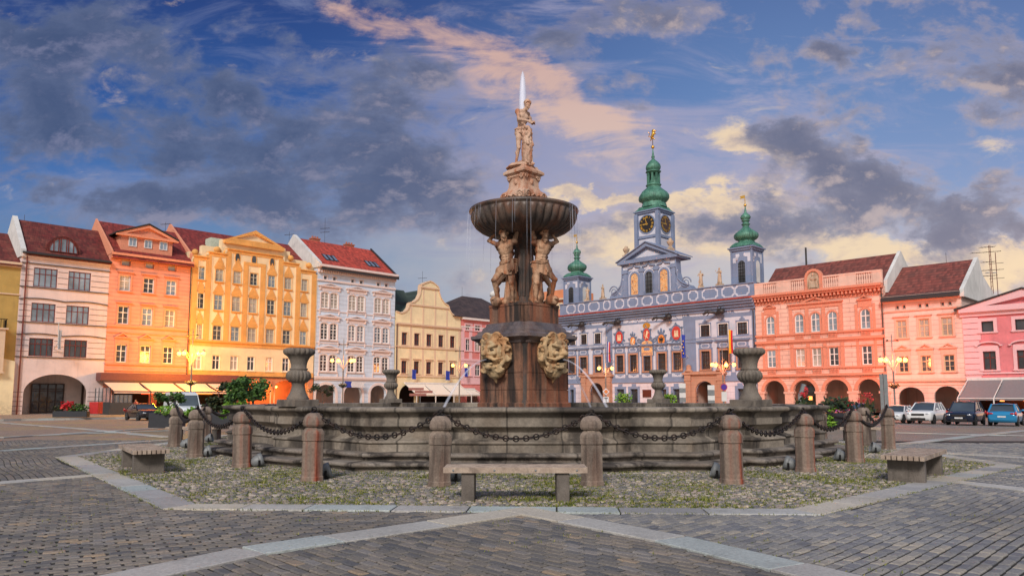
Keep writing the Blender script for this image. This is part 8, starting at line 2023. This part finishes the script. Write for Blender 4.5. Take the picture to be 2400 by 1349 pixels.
MB().bbox(-.22, .22, -.18, .26, 0, .48, .02).build('stool', M['frameb'], pe)
tag(MB().bbox(-.4, .4, -.4, .4, 0, 1.05, .02).build('red_cabinet', plain('bright_red', (.50, .02, .02), .5)), 'bright red square stand between the white house and the terrace', 'stand').location = atY(224, 969, 67)

awning('pale sand coloured awning over the tables of the cream house', 'L', (948, 900), (1076, 902), .4, 3.2, (1010, 899), (1010, 924), 3, M['canvasw'], M['white2'], zfl=-.05)
awning('small pale awning before the rose and white corner house', 'L', (1086, 912), (1112, 914), .3, 2.2, (1095, 912), (1100, 924), 1, M['canvasw'], M['white2'], posts=False)
f_, T_, *_r = awning('wide sloping grey fabric awning on the bright pink house', 'R', (2268, 890), (2530, 893), .25, 4.2, (2330, 889), (2330, 933), 3, M['canvasg'], M['white2'], zfl=-.1)
# lit bar under the grey awning
mb = MB(); rnd = random.Random(12)
for k in range(60): x = SH10[0] + 1.5 + rnd.random() * (SH10[1] - SH10[0] - 3); z = 1.2 + .35 * rnd.randint(0, 5); mb.box(x, x + .12 + .3 * rnd.random(), 3.0, 3.1, z, z + .1 + .14 * rnd.random())
mb.build('lit_shelves', emis('lit_bar_shelves', (1, .30, .06), 3.0), F10.T)
ld = bpy.data.lights.new('bar_light', 'POINT'); ld.energy = 60; ld.color = (1, .35, .1); ld.shadow_soft_size = .3; lo = bpy.data.objects.new('bar_light', ld); C.objects.link(lo); lo.parent = F10.T; lo.location = (SH10[0] + 5, 1.5, 2.6)

# ------------------------------------------------------------------ flags and banners
def flagmat(name, fn):
    m, t, b = newmat(name); v = t.node('ShaderNodeTexCoord').outputs['Object']; fn(t, b, v); b.inputs['Roughness'].default_value = .7; return m
def hang(lab, px, py0, py1, wpx, row, d, cols, folds=3, pole=True, cat='flag', pole_top=None):
    """a cloth hanging down; cols: list of (share of width, material)"""
    nrm = Fac.__new__(Fac)
    if row == 'L': nrm.e = V3(1, 1, 0) / sqrt(2); nrm.n = V3(-1, 1, 0) / sqrt(2); nrm.O = V3(-120, 0, 0); rz = R(45)
    else: nrm.e = V3(1, -1, 0) / sqrt(2); nrm.n = V3(1, 1, 0) / sqrt(2); nrm.O = V3(120, 0, 0); rz = R(-45)
    nrm.zm = (1, 0, 0); nrm.o = V3(0, 0, 0); a = nrm.world(px, py0, -d); b_ = nrm.world(px, py1, -d); c_ = nrm.world(px + wpx, py0, -d); Wd = (c_ - a).length; H = a.z - b_.z
    T = thing('flag' if cat == 'flag' else 'banner', lab, cat, (a.x, a.y, a.z), rz); s = 0
    for i, (sh, mt, nm) in enumerate(cols):
        s0, s1 = s, s + sh; s = s1
        def fn(u, v): x = (s0 + (s1 - s0) * u); return (Wd * x * (1 - .12 * sin(v * 3)), -.10 * folds * .5 * sin(x * folds * 2 * pi) * (.4 + v * .6), -H * v - .12 * x * (1 - v) * H * .4)
        mb = MB(); mb.grid(fn, 10, 12); mb.build(nm, mt, T)
    if pole: mb = MB(); mb.tube([(0, -.05, -H * .75), (-.05, -.05, .6)], .045, 6); mb.ball((-.05, -.05, .65), .09); mb.tube([(0, -.05, -H * .7), (0, d * .98, -H * .95)], .04, 5); mb.build('flagpole', M['white2'], T)
    return T, Wd, H
fb = plain('flag_blue', (.02, .05, .38), .7); fw_ = plain('flag_white', (.70, .70, .72), .7); fr = plain('flag_red', (.60, .02, .04), .7); fy = plain('flag_yellow', (.85, .52, .03), .7)
hang('blue, white and red flag hanging from a pole left on the town hall', 1423, 800, 848, 7, 'R', 1.6, [(.4, fb, 'blue_field'), (.25, fw_, 'white_field'), (.35, fr, 'red_field')])
T, Wd, H = hang('dark blue flag with yellow stars hanging in the middle of the town hall', 1597, 783, 838, 9, 'R', 1.6, [(1, fb, 'cloth')])
mb = MB()
for k in range(5): z = -H * (.30 + .13 * k); x = Wd * (.5 + .15 * (-1) ** k); mb.prism([(x + (.13 if q % 2 == 0 else .055) * cos(pi / 2 + q * pi / 5), z + (.13 if q % 2 == 0 else .055) * sin(pi / 2 + q * pi / 5)) for q in range(10)][::-1], -.24, -.2)
mb.build('stars', fy, T)
hang('yellow and red flag hanging right of the lamp at the town hall', 1708, 772, 828, 9, 'R', 1.6, [(.5, fy, 'yellow_field'), (.5, fr, 'red_field')])
hang('narrow white flag on the front of the white house', 138, 772, 818, 8, 'L', 1.4, [(1, fw_, 'cloth')])
hang('blue banner left on the cream gabled house', 966, 865, 888, 10, 'L', .9, [(1, fb, 'cloth')], 1, False, 'banner'); hang('blue banner right on the cream gabled house', 1045, 868, 890, 10, 'L', .9, [(1, fb, 'cloth')], 1, False, 'banner'); hang('blue banner beside the lamp at the rose corner house', 1089, 862, 882, 8, 'L', .9, [(1, fb, 'cloth')], 1, False, 'banner')
hang('wide blue and white banner over the middle arch of the pale blue house', 808, 893, 907, 51, 'L', .7, [(.32, fb, 'blue_field'), (.68, fw_, 'white_field')], 1, False, 'banner')

# ------------------------------------------------------------------ traffic signs
def sign(lab, px, py_top, Y, kind):
    q = atY(px, py_top, Y); zb_ = -.1; t = thing('road_sign', lab, 'sign', (q.x, q.y, zb_), R(0) ); H = q.z - zb_
    mb = MB(); mb.tube([(0, 0, 0), (0, 0, H)], .035, 6); mb.build('pole', M['lampgrey'], t)
    if kind == 'stop':
        MB(Matrix.Translation((0, -.05, H - .35)) @ Matrix.Rotation(pi / 2, 4, 'X')).revolve([(.33, 0), (.33, .02)], 20).build('disc', plain('sign_red', (.45, .02, .05), .5), t); MB(Matrix.Translation((0, -.07, H - .35)) @ Matrix.Rotation(pi / 2, 4, 'X')).revolve([(.27, 0), (.27, .01)], 20).build('blue_field', plain('sign_blue', (.07, .03, .28), .5), t)
        MB().box(-.25, .25, -.06, -.04, H - 1.7, H - .8).build('plate', M['white2'], t)
    if kind == 'prio':
        for s_, m_, y in ((.36, fw_, -.05), (.24, plain('sign_orange', (.75, .22, .05), .5), -.07)): MB().prism([(0, H - .4 - s_), (s_, H - .4), (0, H - .4 + s_), (-s_, H - .4)], y - .01, y).build('diamond', m_, t)
        MB().box(-.28, .28, -.06, -.04, H - 1.5, H - .95).build('plate', fw_, t); MB().box(-.03, .03, -.08, -.06, H - 1.42, H - 1.1).build('arrow', M['blackp'], t); MB().box(-.18, .18, -.08, -.06, H - 1.12, H - 1.04).build('arrow', M['blackp'], t)
    if kind == 'boards':
        for k in range(4): MB().box(-.32, .32, -.06, -.03, H - .48 * (k + 1) + .03, H - .48 * k).build('board', M['lampgrey'] if k % 2 else M['white2'], t)
    if kind == 'arrows':
        for k, (a, b_) in enumerate(((-1.3, .4), (-.6, 1.4), (-1.2, .7))): MB().box(a, b_, -.06, -.03, H - .32 * (k + 1) + .04, H - .32 * k).build('board', plain('rusty_board', (.28, .10, .08), .6) if k == 0 else bpy.data.materials['rusty_board'], t)
    return t
sign('no stopping sign with a plate below, right of the town hall portal', 1696, 898, 72, 'stop'); sign('priority diamond sign with a plate on the left lamp side of the town hall', 1420, 908, 78, 'prio'); sign('pole with stacked grey sign boards before the town hall portal', 1666, 902, 70, 'boards'); sign('pole with stacked sign boards left of the town hall portal', 1599, 898, 76, 'boards')
sign('brown direction boards before the cream gabled house', 985, 908, 84, 'arrows')
q = atY(2069, 876, 50); t = thing('sign_board', 'tall double grey sign board at the seam of the coral palace and the peach house', 'sign', (q.x, q.y, -.2)); MB().box(-.25, -.02, -.03, .0, q.z - 2.2, q.z + .2).build('board', M['lampgrey'], t); MB().box(.02, .28, -.03, .0, q.z - 2.2, q.z + .2).build('board', M['lampgrey'], t); MB().tube([(0, .05, 0), (0, .05, q.z + .25)], .04, 6).build('pole', M['gutter'], t)
for z in (.6, 1.2, 1.8): pass
q = gpz(1874, 975); a = atY(1884, 900, 38); b_ = atY(1876, 925, 38); c_ = atY(1877, 960, 38); mb = MB(); mb.tube([(c_.x, 38, -.2), tuple(b_), tuple(a)], .13, 8); tag(mb.build('slanted_post', M['lampgrey']), 'grey post with a bent slanted top before the coral palace', 'post')

# ------------------------------------------------------------------ planters, shrubs and small trees
def planter_box(t, x0, x1, y0, y1, h): MB().bbox(x0, x1, y0, y1, 0, h, .03).build('box', M['planter'], t)
p = atY(167, 973, 65); t = thing('flower_planter', 'long dark planter of red flowers before the white house arch', 'planter', (p.x, p.y, -.03), R(12)); planter_box(t, -1.35, 1.35, -.4, .4, .5); rnd = random.Random(3)
mb = MB(); leaves(mb, (.4, 0, .75), (1.0, .4, .35), 300, .22, rnd); mb.build('leaves', M['leaf'], t); mb = MB(); leaves(mb, (-.3, 0, .95), (.65, .4, .4), 170, .25, rnd); mb.build('red_flowers', M['redf'], t); mb = MB(); leaves(mb, (-1.0, 0, .75), (.4, .4, .25), 90, .18, rnd); mb.build('dark_leaves', M['leafd'], t)
def small_tree(lab, px, pyb, ptop, Y, rad, nclump, mat, seed, name='small_tree', planter=None, cat='tree', trunk=True):
    rnd = random.Random(seed); g = atY(px, pyb, Y); tp = atY(px, ptop, Y); H = tp.z - g.z; t = thing(name, lab, cat, (g.x, g.y, g.z))
    tips = []
    if trunk:
        mb = MB(); mb.tube([(0, 0, 0), (.05, 0, H * .3), (-.03, .03, H * .55), (.02, 0, H * .8)], [.06, .05, .04, .015], 6)
        for k in range(9):
            a = rnd.uniform(0, 2 * pi); z0_ = H * rnd.uniform(.35, .7); r_ = rad * rnd.uniform(.5, .95); e_ = Vector((r_ * cos(a), r_ * sin(a), z0_ + H * rnd.uniform(.1, .3))); mb.tube([(0, 0, z0_), tuple(e_ * .5 + Vector((0, 0, z0_ * .5 + .05))), tuple(e_)], [.03, .02, .008], 5); tips.append(e_)
        mb.build('trunk', M['bark'], t)
    mb = MB()
    for k in range(nclump):
        c = tips[k % len(tips)] + Vector((rnd.gauss(0, .12), rnd.gauss(0, .12), rnd.gauss(0, .1))) * rad if tips else Vector((rnd.uniform(-1, 1) * rad, rnd.uniform(-.5, .5) * rad, H * rnd.uniform(.25, .95)))
        c.z = min(c.z, H * .95); s_ = rad * rnd.uniform(.16, .32); leaves(mb, c, (s_, s_, s_ * .7), 38, .16, rnd)
    mb.build('crown' if trunk else 'leaves', mat, t)
    if planter: MB().bbox(-planter, planter, -planter * .8, planter * .8, -.75, 0, .03).build('planter', M['planter'], t)
    return t
small_tree('small bushy tree in a dark square planter before the white van', 393, 966, 915, 38, .62, 22, M['leaf'], 1, planter=.7)
p = gpz(404, 985); t = thing('shrub', 'low green shrub in the same square planter before the van', 'shrub', (atY(392, 966, 37.5).x, 37.6, atY(398, 966, 37.6).z)); mb = MB(); leaves(mb, (0, 0, .1), (.65, .5, .28), 260, .14, random.Random(9)); mb.build('leaves', M['lime'], t)
small_tree('slender young tree with sparse leaves left of the bushy tree', 533, 965, 888, 37, .42, 11, M['leafd'], 2)
small_tree('broad bushy green tree before the yellow house arcade', 590, 968, 890, 36, 1.15, 64, M['leaf'], 3)
small_tree('dark leafy shrub with red blooms left of the cracked bollard', 515, 970, 932, 35, .6, 20, M['leafd'], 4, 'shrub', None, 'shrub', False)
small_tree('large leaved plant just left of the basin end', 556, 960, 920, 34, .5, 14, M['leaf'], 5, 'shrub', None, 'shrub', False)
small_tree('lime green plant with white flowers spilling over the planter near the cracked bollard', 540, 985, 945, 33, .34, 20, M['lime'], 6, 'shrub', None, 'shrub', False)
small_tree('lime green plant between the two left bollards', 441, 975, 957, 34, .35, 9, M['lime'], 8, 'shrub', None, 'shrub', False)
p = gpz(520, 994); t = thing('planter', 'long dark planter box behind the left bollards', 'planter', (p.x, p.y - .2, gz(p.x, p.y)), R(4)); MB().bbox(-1.6, 1.5, -.4, .4, 0, .75, .03).build('box', M['planter'], t); mb = MB(); leaves(mb, (0, 0, .85), (1.5, .4, .25), 300, .16, random.Random(2)); mb.build('leaves', M['leafd'], t); mb = MB(); leaves(mb, (.3, -.1, .95), (1.3, .4, .2), 40, .12, random.Random(3)); mb.build('flowers', M['whitef'], t)
small_tree('tall potted plant in the left arch of the pale blue house', 755, 945, 900, 76, 1.1, 26, M['leafd'], 11)
# right flower planters
p = gpz(1965, 1001); t = thing('flower_planter', 'round dark planter with purple and red flowers behind the right bollards', 'planter', (p.x, p.y, gz(p.x, p.y))); mb = MB(); mb.revolve([(.75, 0), (.8, .1), (.95, .75), (.95, .8)], 16); mb.build('box', M['planter'], t); rnd = random.Random(4)
mb = MB(); leaves(mb, (0, 0, 1.15), (.95, .8, .45), 300, .3, rnd); mb.build('leaves', M['leafd'], t); mb = MB(); leaves(mb, (.1, -.3, .88), (1.05, .7, .12), 260, .12, rnd); mb.build('purple_flowers', M['pinkf'], t); mb = MB(); leaves(mb, (-.75, -.5, .45), (.35, .35, .45), 220, .18, rnd); leaves(mb, (-.6, -.3, 1.0), (.5, .4, .15), 80, .18, rnd); mb.build('trailing_leaves', M['lime'], t); mb = MB(); leaves(mb, (.3, 0, 1.35), (.7, .5, .35), 60, .12, rnd); mb.build('red_flowers', M['redf'], t)
for lab, px, pyb, pt, Y, sd in (('red canna flowers standing behind the right end of the basin', 1888, 985, 905, 36, 1), ('tall red canna flowers before the fourth palace arch', 2030, 985, 920, 37, 2)):
    g = atY(px, pyb, Y); H = atY(px, pt, Y).z - g.z; t = thing('canna_plant', lab, 'plant', (g.x, g.y, g.z)); rnd = random.Random(sd); mb = MB()
    for k in range(12):
        a = rnd.uniform(0, 2 * pi); l = H * rnd.uniform(.5, .85); d = Vector((cos(a) * .35, sin(a) * .35, 0)); u = Vector((-sin(a), cos(a), 0)) * .11; b0_ = d * .3; mb.add([b0_ - u * .3, b0_ + u * .3, d * .7 + Vector((0, 0, l * .6)) + u, d * 1.4 + Vector((0, 0, l)), d * .7 + Vector((0, 0, l * .6)) - u], [(0, 1, 2, 3, 4)])
    leaves(mb, (0, 0, H * .35), (.5, .4, H * .3), 120, .25, rnd); mb.build('leaves', M['leafd'], t)
    mb = MB(); [leaves(mb, (rnd.uniform(-.35, .35), rnd.uniform(-.2, .2), H * rnd.uniform(.72, .98)), (.08, .08, .11), 16, .10, rnd) for _ in range(6)]; mb.build('flowers', M['redf'], t)
for lab, px, py, Y, r_ in (('round lime shrub at the foot of the town hall', 1462, 934, 80, .7), ('small shrub behind the far right urn', 1570, 936, 80, .6)):
    q = atY(px, py, Y); t = thing('shrub', lab, 'shrub', tuple(q)); mb = MB(); leaves(mb, (0, 0, 0), (r_ * 1.3, r_, r_), 260, .3, random.Random(int(px))); mb.build('leaves', M['lime'], t); MB().bbox(-.4, .4, -.4, .4, -q.z - .1, -.2, .03).build('planter', M['planter'], t)

# ------------------------------------------------------------------ cars
def paint(name, col, metal=.3, rough=.25):
    m, t, b = newmat(name); t.put(b.inputs['Base Color'], col); b.inputs['Metallic'].default_value = metal; b.inputs['Roughness'].default_value = rough; b.inputs['Coat Weight'].default_value = .6; b.inputs['Coat Roughness'].default_value = .05; return m
M['cglass'] = glassm('car_glass', (.10, .13, .15), .5, .06, .3); M['tyre'] = plain('tyre', (.015, .015, .016), .8); M['rim'] = plain('alloy', (.45, .46, .48), .3, .8); M['headl'] = glassm('headlight_glass', (.65, .68, .70), .6, .08, .2); M['taill'] = paint('tail_light', (.45, .01, .01), 0)
M['platem'] = plain('number_plate', (.7, .7, .7), .5)
def car(lab, x, y, z, rz, sc, mat, L=4.6, Wd=1.82, H=1.6, hood=.95, kind='suv', name='parked_car', strip_=None):
    """front of the car points to local -y"""
    T = thing(name, lab, 'car' if kind != 'van' else 'van', (x, y, z), rz, 'vehicles parked round the square'); T.scale = (sc, sc, sc)
    hw = Wd / 2; zb = .22 if kind != 'suv' else .27; bl = hood            # belt height at the windscreen
    st = {'suv': [(-.5, .45, .80, .80), (-.485, .25, .92, .92), (-.45, .22, .97, .99), (-.25, .22, 1.04, 1.0), (-.20, .22, 1.06, 1.0), (.30, .22, 1.10, 1.0), (.44, .24, 1.10, .98), (.485, .30, 1.02, .94), (.5, .45, .85, .86)],
          'van': [(-.5, .45, .85, .80), (-.49, .25, 1.0, .93), (-.46, .22, 1.10, .98), (-.34, .22, 1.25, 1.0), (-.25, .22, 1.25, 1.0), (.30, .22, 1.25, 1.0), (.44, .24, 1.25, 1.0), (.49, .30, 1.25, .98), (.5, .45, 1.25, .97)]}.get(kind)
    if st is None: st = [(-.5, .42, .66, .78), (-.485, .24, .74, .92), (-.44, .20, .80, .98), (-.22, .20, .90, 1.0), (-.17, .20, .93, 1.0), (.28, .20, .98, 1.0), (.42, .22, .99, .97), (.485, .28, .95, .92), (.5, .42, .80, .84)]
    k = bl / st[4][2]
    mb = MB(); sect = []
    for yy, z0, z1, w_ in st:
        z1 = z1 * k; w = hw * w_; zz = z0
        sect.append([(-w * .86, zz), (-w * .97, zz + .10), (-w, zz + (z1 - zz) * .5), (-w * .975, zz + (z1 - zz) * .84), (-w * .90, z1 - .012), (-w * .72, z1 + .015), (0, z1 + .035), (w * .72, z1 + .015), (w * .90, z1 - .012), (w * .975, zz + (z1 - zz) * .84), (w, zz + (z1 - zz) * .5), (w * .97, zz + .10), (w * .86, zz)])
    n = 13; vs = [(px_, st[j][0] * L, pz) for j, s_ in enumerate(sect) for px_, pz in s_]
    fs = [(j * n + i, j * n + (i + 1) % n, (j + 1) * n + (i + 1) % n, (j + 1) * n + i) for j in range(len(st) - 1) for i in range(n)]
    mb.add(vs, [f_[::-1] for f_ in fs], True); mb.add(vs[:n], [tuple(range(n))], False); mb.add(vs[-n:], [tuple(range(n - 1, -1, -1))], False)
    bo = mb.build('body', mat, T, fix=True)
    if kind == 'van': gh = [(-.36, .98), (-.22, 1.0), (.49, 1.0), (.5, 1.0)]
    elif kind == 'suv': gh = [(-.25, 1), (-.04, 1), (.30, 1), (.45, 1)]
    elif kind == 'sedan': gh = [(-.20, 1), (-.03, 1), (.20, 1), (.37, 1)]
    else: gh = [(-.22, 1), (-.06, 1), (.26, 1), (.45, 1)]
    zr = H; rt = .80 if kind != 'van' else .90; zb_ = bl * (st[5][2] / st[4][2]) - .02
    y0, y1, y2, y3 = [a * L for a, _ in gh]; w0 = hw * .90; w1 = hw * rt * .93
    if kind == 'van': y2, y3 = .485 * L, .495 * L
    # glasshouse
    def sec(yb, yt, zt, zb1, wb, wt): return None
    B_ = [(-w0, y0, zb_ - .06), (w0, y0, zb_ - .06), (w0, y3, zb_), (-w0, y3, zb_)]; Tt = [(-w1, y1, zr - .07), (w1, y1, zr - .07), (w1, y2, zr - .08), (-w1, y2, zr - .08)]
    if kind == 'van':
        mb = MB(); ym = y1 + .55; P = [(-w0, y1 + .1, zb_), (w0, y1 + .1, zb_)]; 
        mb.add([(-w0 * 1.05, y0 + .25, zb_ - .05), (w0 * 1.05, y0 + .25, zb_ - .05), (w0 * 1.06, y3, zb_ - .05), (-w0 * 1.06, y3, zb_ - .05), (-w1, y1, zr - .2), (w1, y1, zr - .2), (w1, y3, zr - .06), (-w1, y3, zr - .06), (-w1 * .9, y1 + .5, zr), (w1 * .9, y1 + .5, zr), (w1 * .92, y3, zr), (-w1 * .92, y3, zr)],
               [(0, 4, 5, 1), (1, 5, 6, 2), (2, 6, 7, 3), (3, 7, 4, 0), (4, 8, 9, 5), (5, 9, 10, 6), (7, 11, 8, 4), (8, 11, 10, 9), (6, 10, 11, 7)], False); mb.build('roof', mat, T, fix=True)
        mb = MB(); A = Vector((0, y0 + .25, zb_ - .05)); B = Vector((0, y1, zr - .2)); d = (B - A); nn = Vector((0, -d.z, d.y)).normalized() * .015
        def wp(s_, t_, wa, wb_): p_ = A + d * t_ + nn; return (s_ * (wa + (wb_ - wa) * t_), p_.y, p_.z)
        mb.add([wp(-1, .08, w0 * .95, w1 * .93), wp(1, .08, w0 * .95, w1 * .93), wp(1, .92, w0 * .95, w1 * .93), wp(-1, .92, w0 * .95, w1 * .93)], [(0, 1, 2, 3)]); mb.build('windscreen', M['cglass'], T)
        mb = MB()
        for s_ in (-1, 1): mb.add([(s_ * (w0 * 1.05 + .012), y0 + .9, zb_ + .02), (s_ * (w0 * 1.05 + .012), y0 + 1.8, zb_ + .02), (s_ * (w1 + .03), y0 + 1.8, zr - .5), (s_ * (w1 + .035), y0 + 1.15, zr - .5)], [(0, 1, 2, 3)])
        mb.build('side_window', M['cglass'], T)
    else:
        mb = MB(); mb.add(B_ + Tt, [(0, 4, 5, 1), (1, 5, 6, 2), (2, 6, 7, 3), (3, 7, 4, 0)]); mb.build('windows', M['cglass'], T, fix=True)
        mb = MB()
        nn_ = 6; vs = []
        for j, yy in enumerate((y1 - .10, y1 + .1, (y1 + y2) / 2, y2, y2 + .12)):
            for i in range(nn_ + 1):
                u = -1 + 2 * i / nn_; vs.append((u * w1 * (1.0 if 0 < j < 4 else .98), yy, zr - .075 - .02 * (j in (0, 4)) + .075 * (1 - u * u) * (1 if 0 < j < 4 else .6)))
        mb.add(vs, [(j * 7 + i, j * 7 + i + 1, j * 7 + 8 + i, j * 7 + 7 + i) for j in range(4) for i in range(6)], True); mb.build('roof', mat, T)
        mb = MB()                                             # pillars
        for s_ in (-1, 1):
            for (ya, yb_, r_) in ((y0, y1, .045), (y3, y2, .07 if kind != 'sedan' else .055)): mb.tube([(s_ * w0 * 1.0, ya, zb_ - .04), (s_ * w1 * 1.0, yb_, zr - .07)], r_, 6)
            ym = (y1 + y2) / 2; mb.tube([(s_ * w0 * 1.0, ym, zb_ - .04), (s_ * w1, ym, zr - .07)], .035, 5); mb.tube([(s_ * w1, y1, zr - .065), (s_ * w1, y2, zr - .07)], .035, 5)
            if kind in ('suv', 'mpv'): mb.tube([(s_ * w0, y2 - .15, zb_ - .04), (s_ * w1, y2 - .25, zr - .07)], .04, 5)
        mb.build('pillars', mat, T)
    # wheels
    wr = .34 if kind != 'sedan' else .33; 
    for yy in (-.31 * L, .30 * L):
        for s_ in (-1, 1):
            mx = Matrix.Translation((s_ * (hw - .10), yy, wr)) @ Matrix.Rotation(pi / 2 * s_, 4, 'Y')
            w_ = MB(mx).revolve([(.23, -.10), (wr - .03, -.11), (wr, -.07), (wr, .09), (wr - .03, .12), (.23, .12)], 22).build('wheel', M['tyre'], T)
            r_ = MB(mx); r_.revolve([(.235, .105), (.22, .125), (.19, .10), (.05, .115), (.03, .13)], 22); r_.build('rim', M['rim'], w_)
            g_ = MB(mx)
            for q in range(5): a = 2 * pi * q / 5; g_.add([(.07 * cos(a + .5), .07 * sin(a + .5), .122), (.19 * cos(a + .28), .19 * sin(a + .28), .122), (.19 * cos(a + .95), .19 * sin(a + .95), .122)], [(0, 1, 2)])
            g_.build('spoke_gaps', M['tyre'], w_)
    mb = MB()
    for yy in (-.31 * L, .30 * L):
        for s_ in (-1, 1):
            mx = Matrix.Translation((s_ * (hw + .004), yy, wr)) @ Matrix.Rotation(pi / 2 * s_, 4, 'Y'); q = MB(mx).revolve([(wr + .075, -.06), (wr + .075, .0)], 22); mb.v += q.v if False else []; mb.add(q.v, q.f)
    mb.build('wheel_arches', M['tyre'], T)
    hz = st[1][2] * k; yf = -.5 * L
    def patch(nm, x0, x1, z0, z1, yy, mt, th=.03, par=None): return MB().bbox(x0, x1, yy - th, yy + .12, z0, z1, .012).build(nm, mt, par or T)
    patch('grille', -hw * .48, hw * .48, hz - (.26 if kind != 'van' else .4), hz - .10, yf + .02, M['blackp'], .035); patch('lower_grille', -hw * .55, hw * .55, .30, .46, yf + .02, M['blackp'], .035); patch('bumper_trim', -hw * .8, hw * .8, .24, .30, yf + .03, M['tyre'], .035)
    patch('number_plate', -.26, .26, .47, .57, yf + .0, M['platem'], .035)
    for s_ in (-1, 1):
        mb = MB(); mb.ball((s_ * hw * .68, yf + .10, hz - .13), .19, .13, .075); mb.build('headlight', M['headl'], T); mb = MB(); mb.ball((s_ * (hw - .06), .485 * L, st[5][2] * k - .14), .07, .1, .14); mb.ball((s_ * (hw * .72), .5 * L, st[5][2] * k - .14), .16, .04, .06); mb.build('tail_light', M['taill'], T)
        mb = MB(); mb.ball((s_ * (w0 + .16), y0 + .30, zb_ + .09), .11, .07, .075); mb.tube([(s_ * w0, y0 + .3, zb_), (s_ * (w0 + .1), y0 + .3, zb_ + .07)], .025, 5); mb.build('mirror', mat, T)
    patch('rear_plate', -.26, .26, .62, .72, .5 * L - .09, M['platem'], 0)
    return T
# sedan on the left, van behind the little tree
p = gpz(318, 984); car('black sedan car parked before the cafe terrace', p.x, p.y + 1.2, gz(p.x, p.y), R(44), .95, paint('black_paintwork', (.008, .010, .016), .2), 4.85, 1.86, 1.46, .96, 'sedan')
p = gpz(428, 983); car('white panel van parked behind the small planter tree', p.x, p.y, gz(p.x, p.y) , R(40), .92, paint('white_paintwork', (.68, .74, .76), 0), 5.6, 2.02, 2.5, 1.25, 'van', 'parked_van')
dk = paint('dark_blue_paintwork', (.012, .02, .045), .3); wh = paint('white_car_paintwork', (.72, .74, .75), 0)
c = car('small white hatchback with green bonnet stripes, first of the white cars from the left', *(lambda q: (q.x, q.y + 1, gz(q.x, q.y)))(gpz(2122, 990)), R(-44), .82, wh, 4.3, 1.8, 1.47, .93, 'hatch')
gm = plain('green_livery', (.03, .30, .14), .4); m_ = MB(); m_.box(-.55, .1, -2.0, -1.2, .885, .90); s_ = m_.build('bonnet_stripe', gm, c); s_.location.z = -.02; MB().box(.895, .915, -.6, 1.2, .40, .62).build('side_stripe', gm, c)
car('white off-road style car between the hatchback and the dark car', *(lambda q: (q.x, q.y + 1, gz(q.x, q.y)))(gpz(2192, 992)), R(-44), .86, wh, 4.6, 1.88, 1.66, 1.02, 'suv')
car('dark blue people carrier right of the white off-road style car', *(lambda q: (q.x, q.y + 1, gz(q.x, q.y)))(gpz(2287, 995)), R(-42), .86, dk, 4.75, 1.88, 1.74, 1.0, 'suv')
car('bright blue car seen from behind at the right edge', *(lambda q: (q.x, q.y + 1, gz(q.x, q.y)))(gpz(2384, 997)), R(140), .84, paint('bright_blue_paintwork', (.02, .24, .48), .2), 4.5, 1.86, 1.62, 1.0, 'suv')
car('blue car mostly hidden behind the flower planter', *(lambda q: (q.x, q.y + 3, gz(q.x, q.y)))(gpz(2046, 988)), R(-44), .84, paint('deep_blue_paintwork', (.02, .05, .30), .2), 4.5, 1.86, 1.6, 1.0, 'suv')
car('dark car barely seen between the basin and the distant right bollard', *(lambda q: (q.x, q.y + 2, gz(q.x, q.y)))(gpz(1905, 987)), R(-44), .84, dk, 4.3, 1.8, 1.47, .93, 'hatch')

# small things on the roofs and walls
def aerial(lab, px, pyb, pyt, row, d, bars):
    n = V3(-1, 1, 0) / sqrt(2) if row == 'L' else V3(1, 1, 0) / sqrt(2); O = V3(-120 if row == 'L' else 120, 0, 0)
    def at(px, py): D = ray(px, py); c_ = V3(0, 0, CH); return c_ + D * ((d + n.dot(O - c_)) / n.dot(D))
    a, b_ = at(px, pyb), at(px, pyt); mb = MB(); mb.tube([(0, 0, -.6), (0, 0, b_.z - a.z)], .02, 5); t = thing('roof_aerial', lab, 'antenna', tuple(a)); mb.build('pole', M['gutter'], t)
    if bars:
        mb = MB()
        for q in range(bars): z = (b_.z - a.z) * (.5 - .18 * q); mb.tube([(-.7, .2, z), (.7, -.2, z)], .025, 4); [mb.tube([(u, -u * .3 - .25, z), (u, -u * .3 + .25, z)], .015, 4) for u in (-.6, -.3, 0, .3, .6)]
        mb.build('aerial', M['gutter'], t)
aerial('thin tall aerial with crossbars on the bright red roof', 761, 560, 510, 'L', 6, 2); aerial('thin aerial on the peak of the dark brown hipped roof', 1083, 693, 672, 'L', 7, 0); aerial('thin aerial behind the top of the cream gable', 990, 668, 635, 'L', 4, 1); aerial('small mast on the left end of the white house roof', 57, 515, 503, 'L', 7, 0)
aerial('small aerial on the seam of the salmon and yellow roofs', 388, 530, 520, 'L', 6, 1); aerial('thin mast on the peach house roof ridge', 2218, 614, 592, 'R', 7, 0); aerial('dish and aerial beside the white parapet of the pale blue house', 678, 556, 543, 'L', 5, 1)
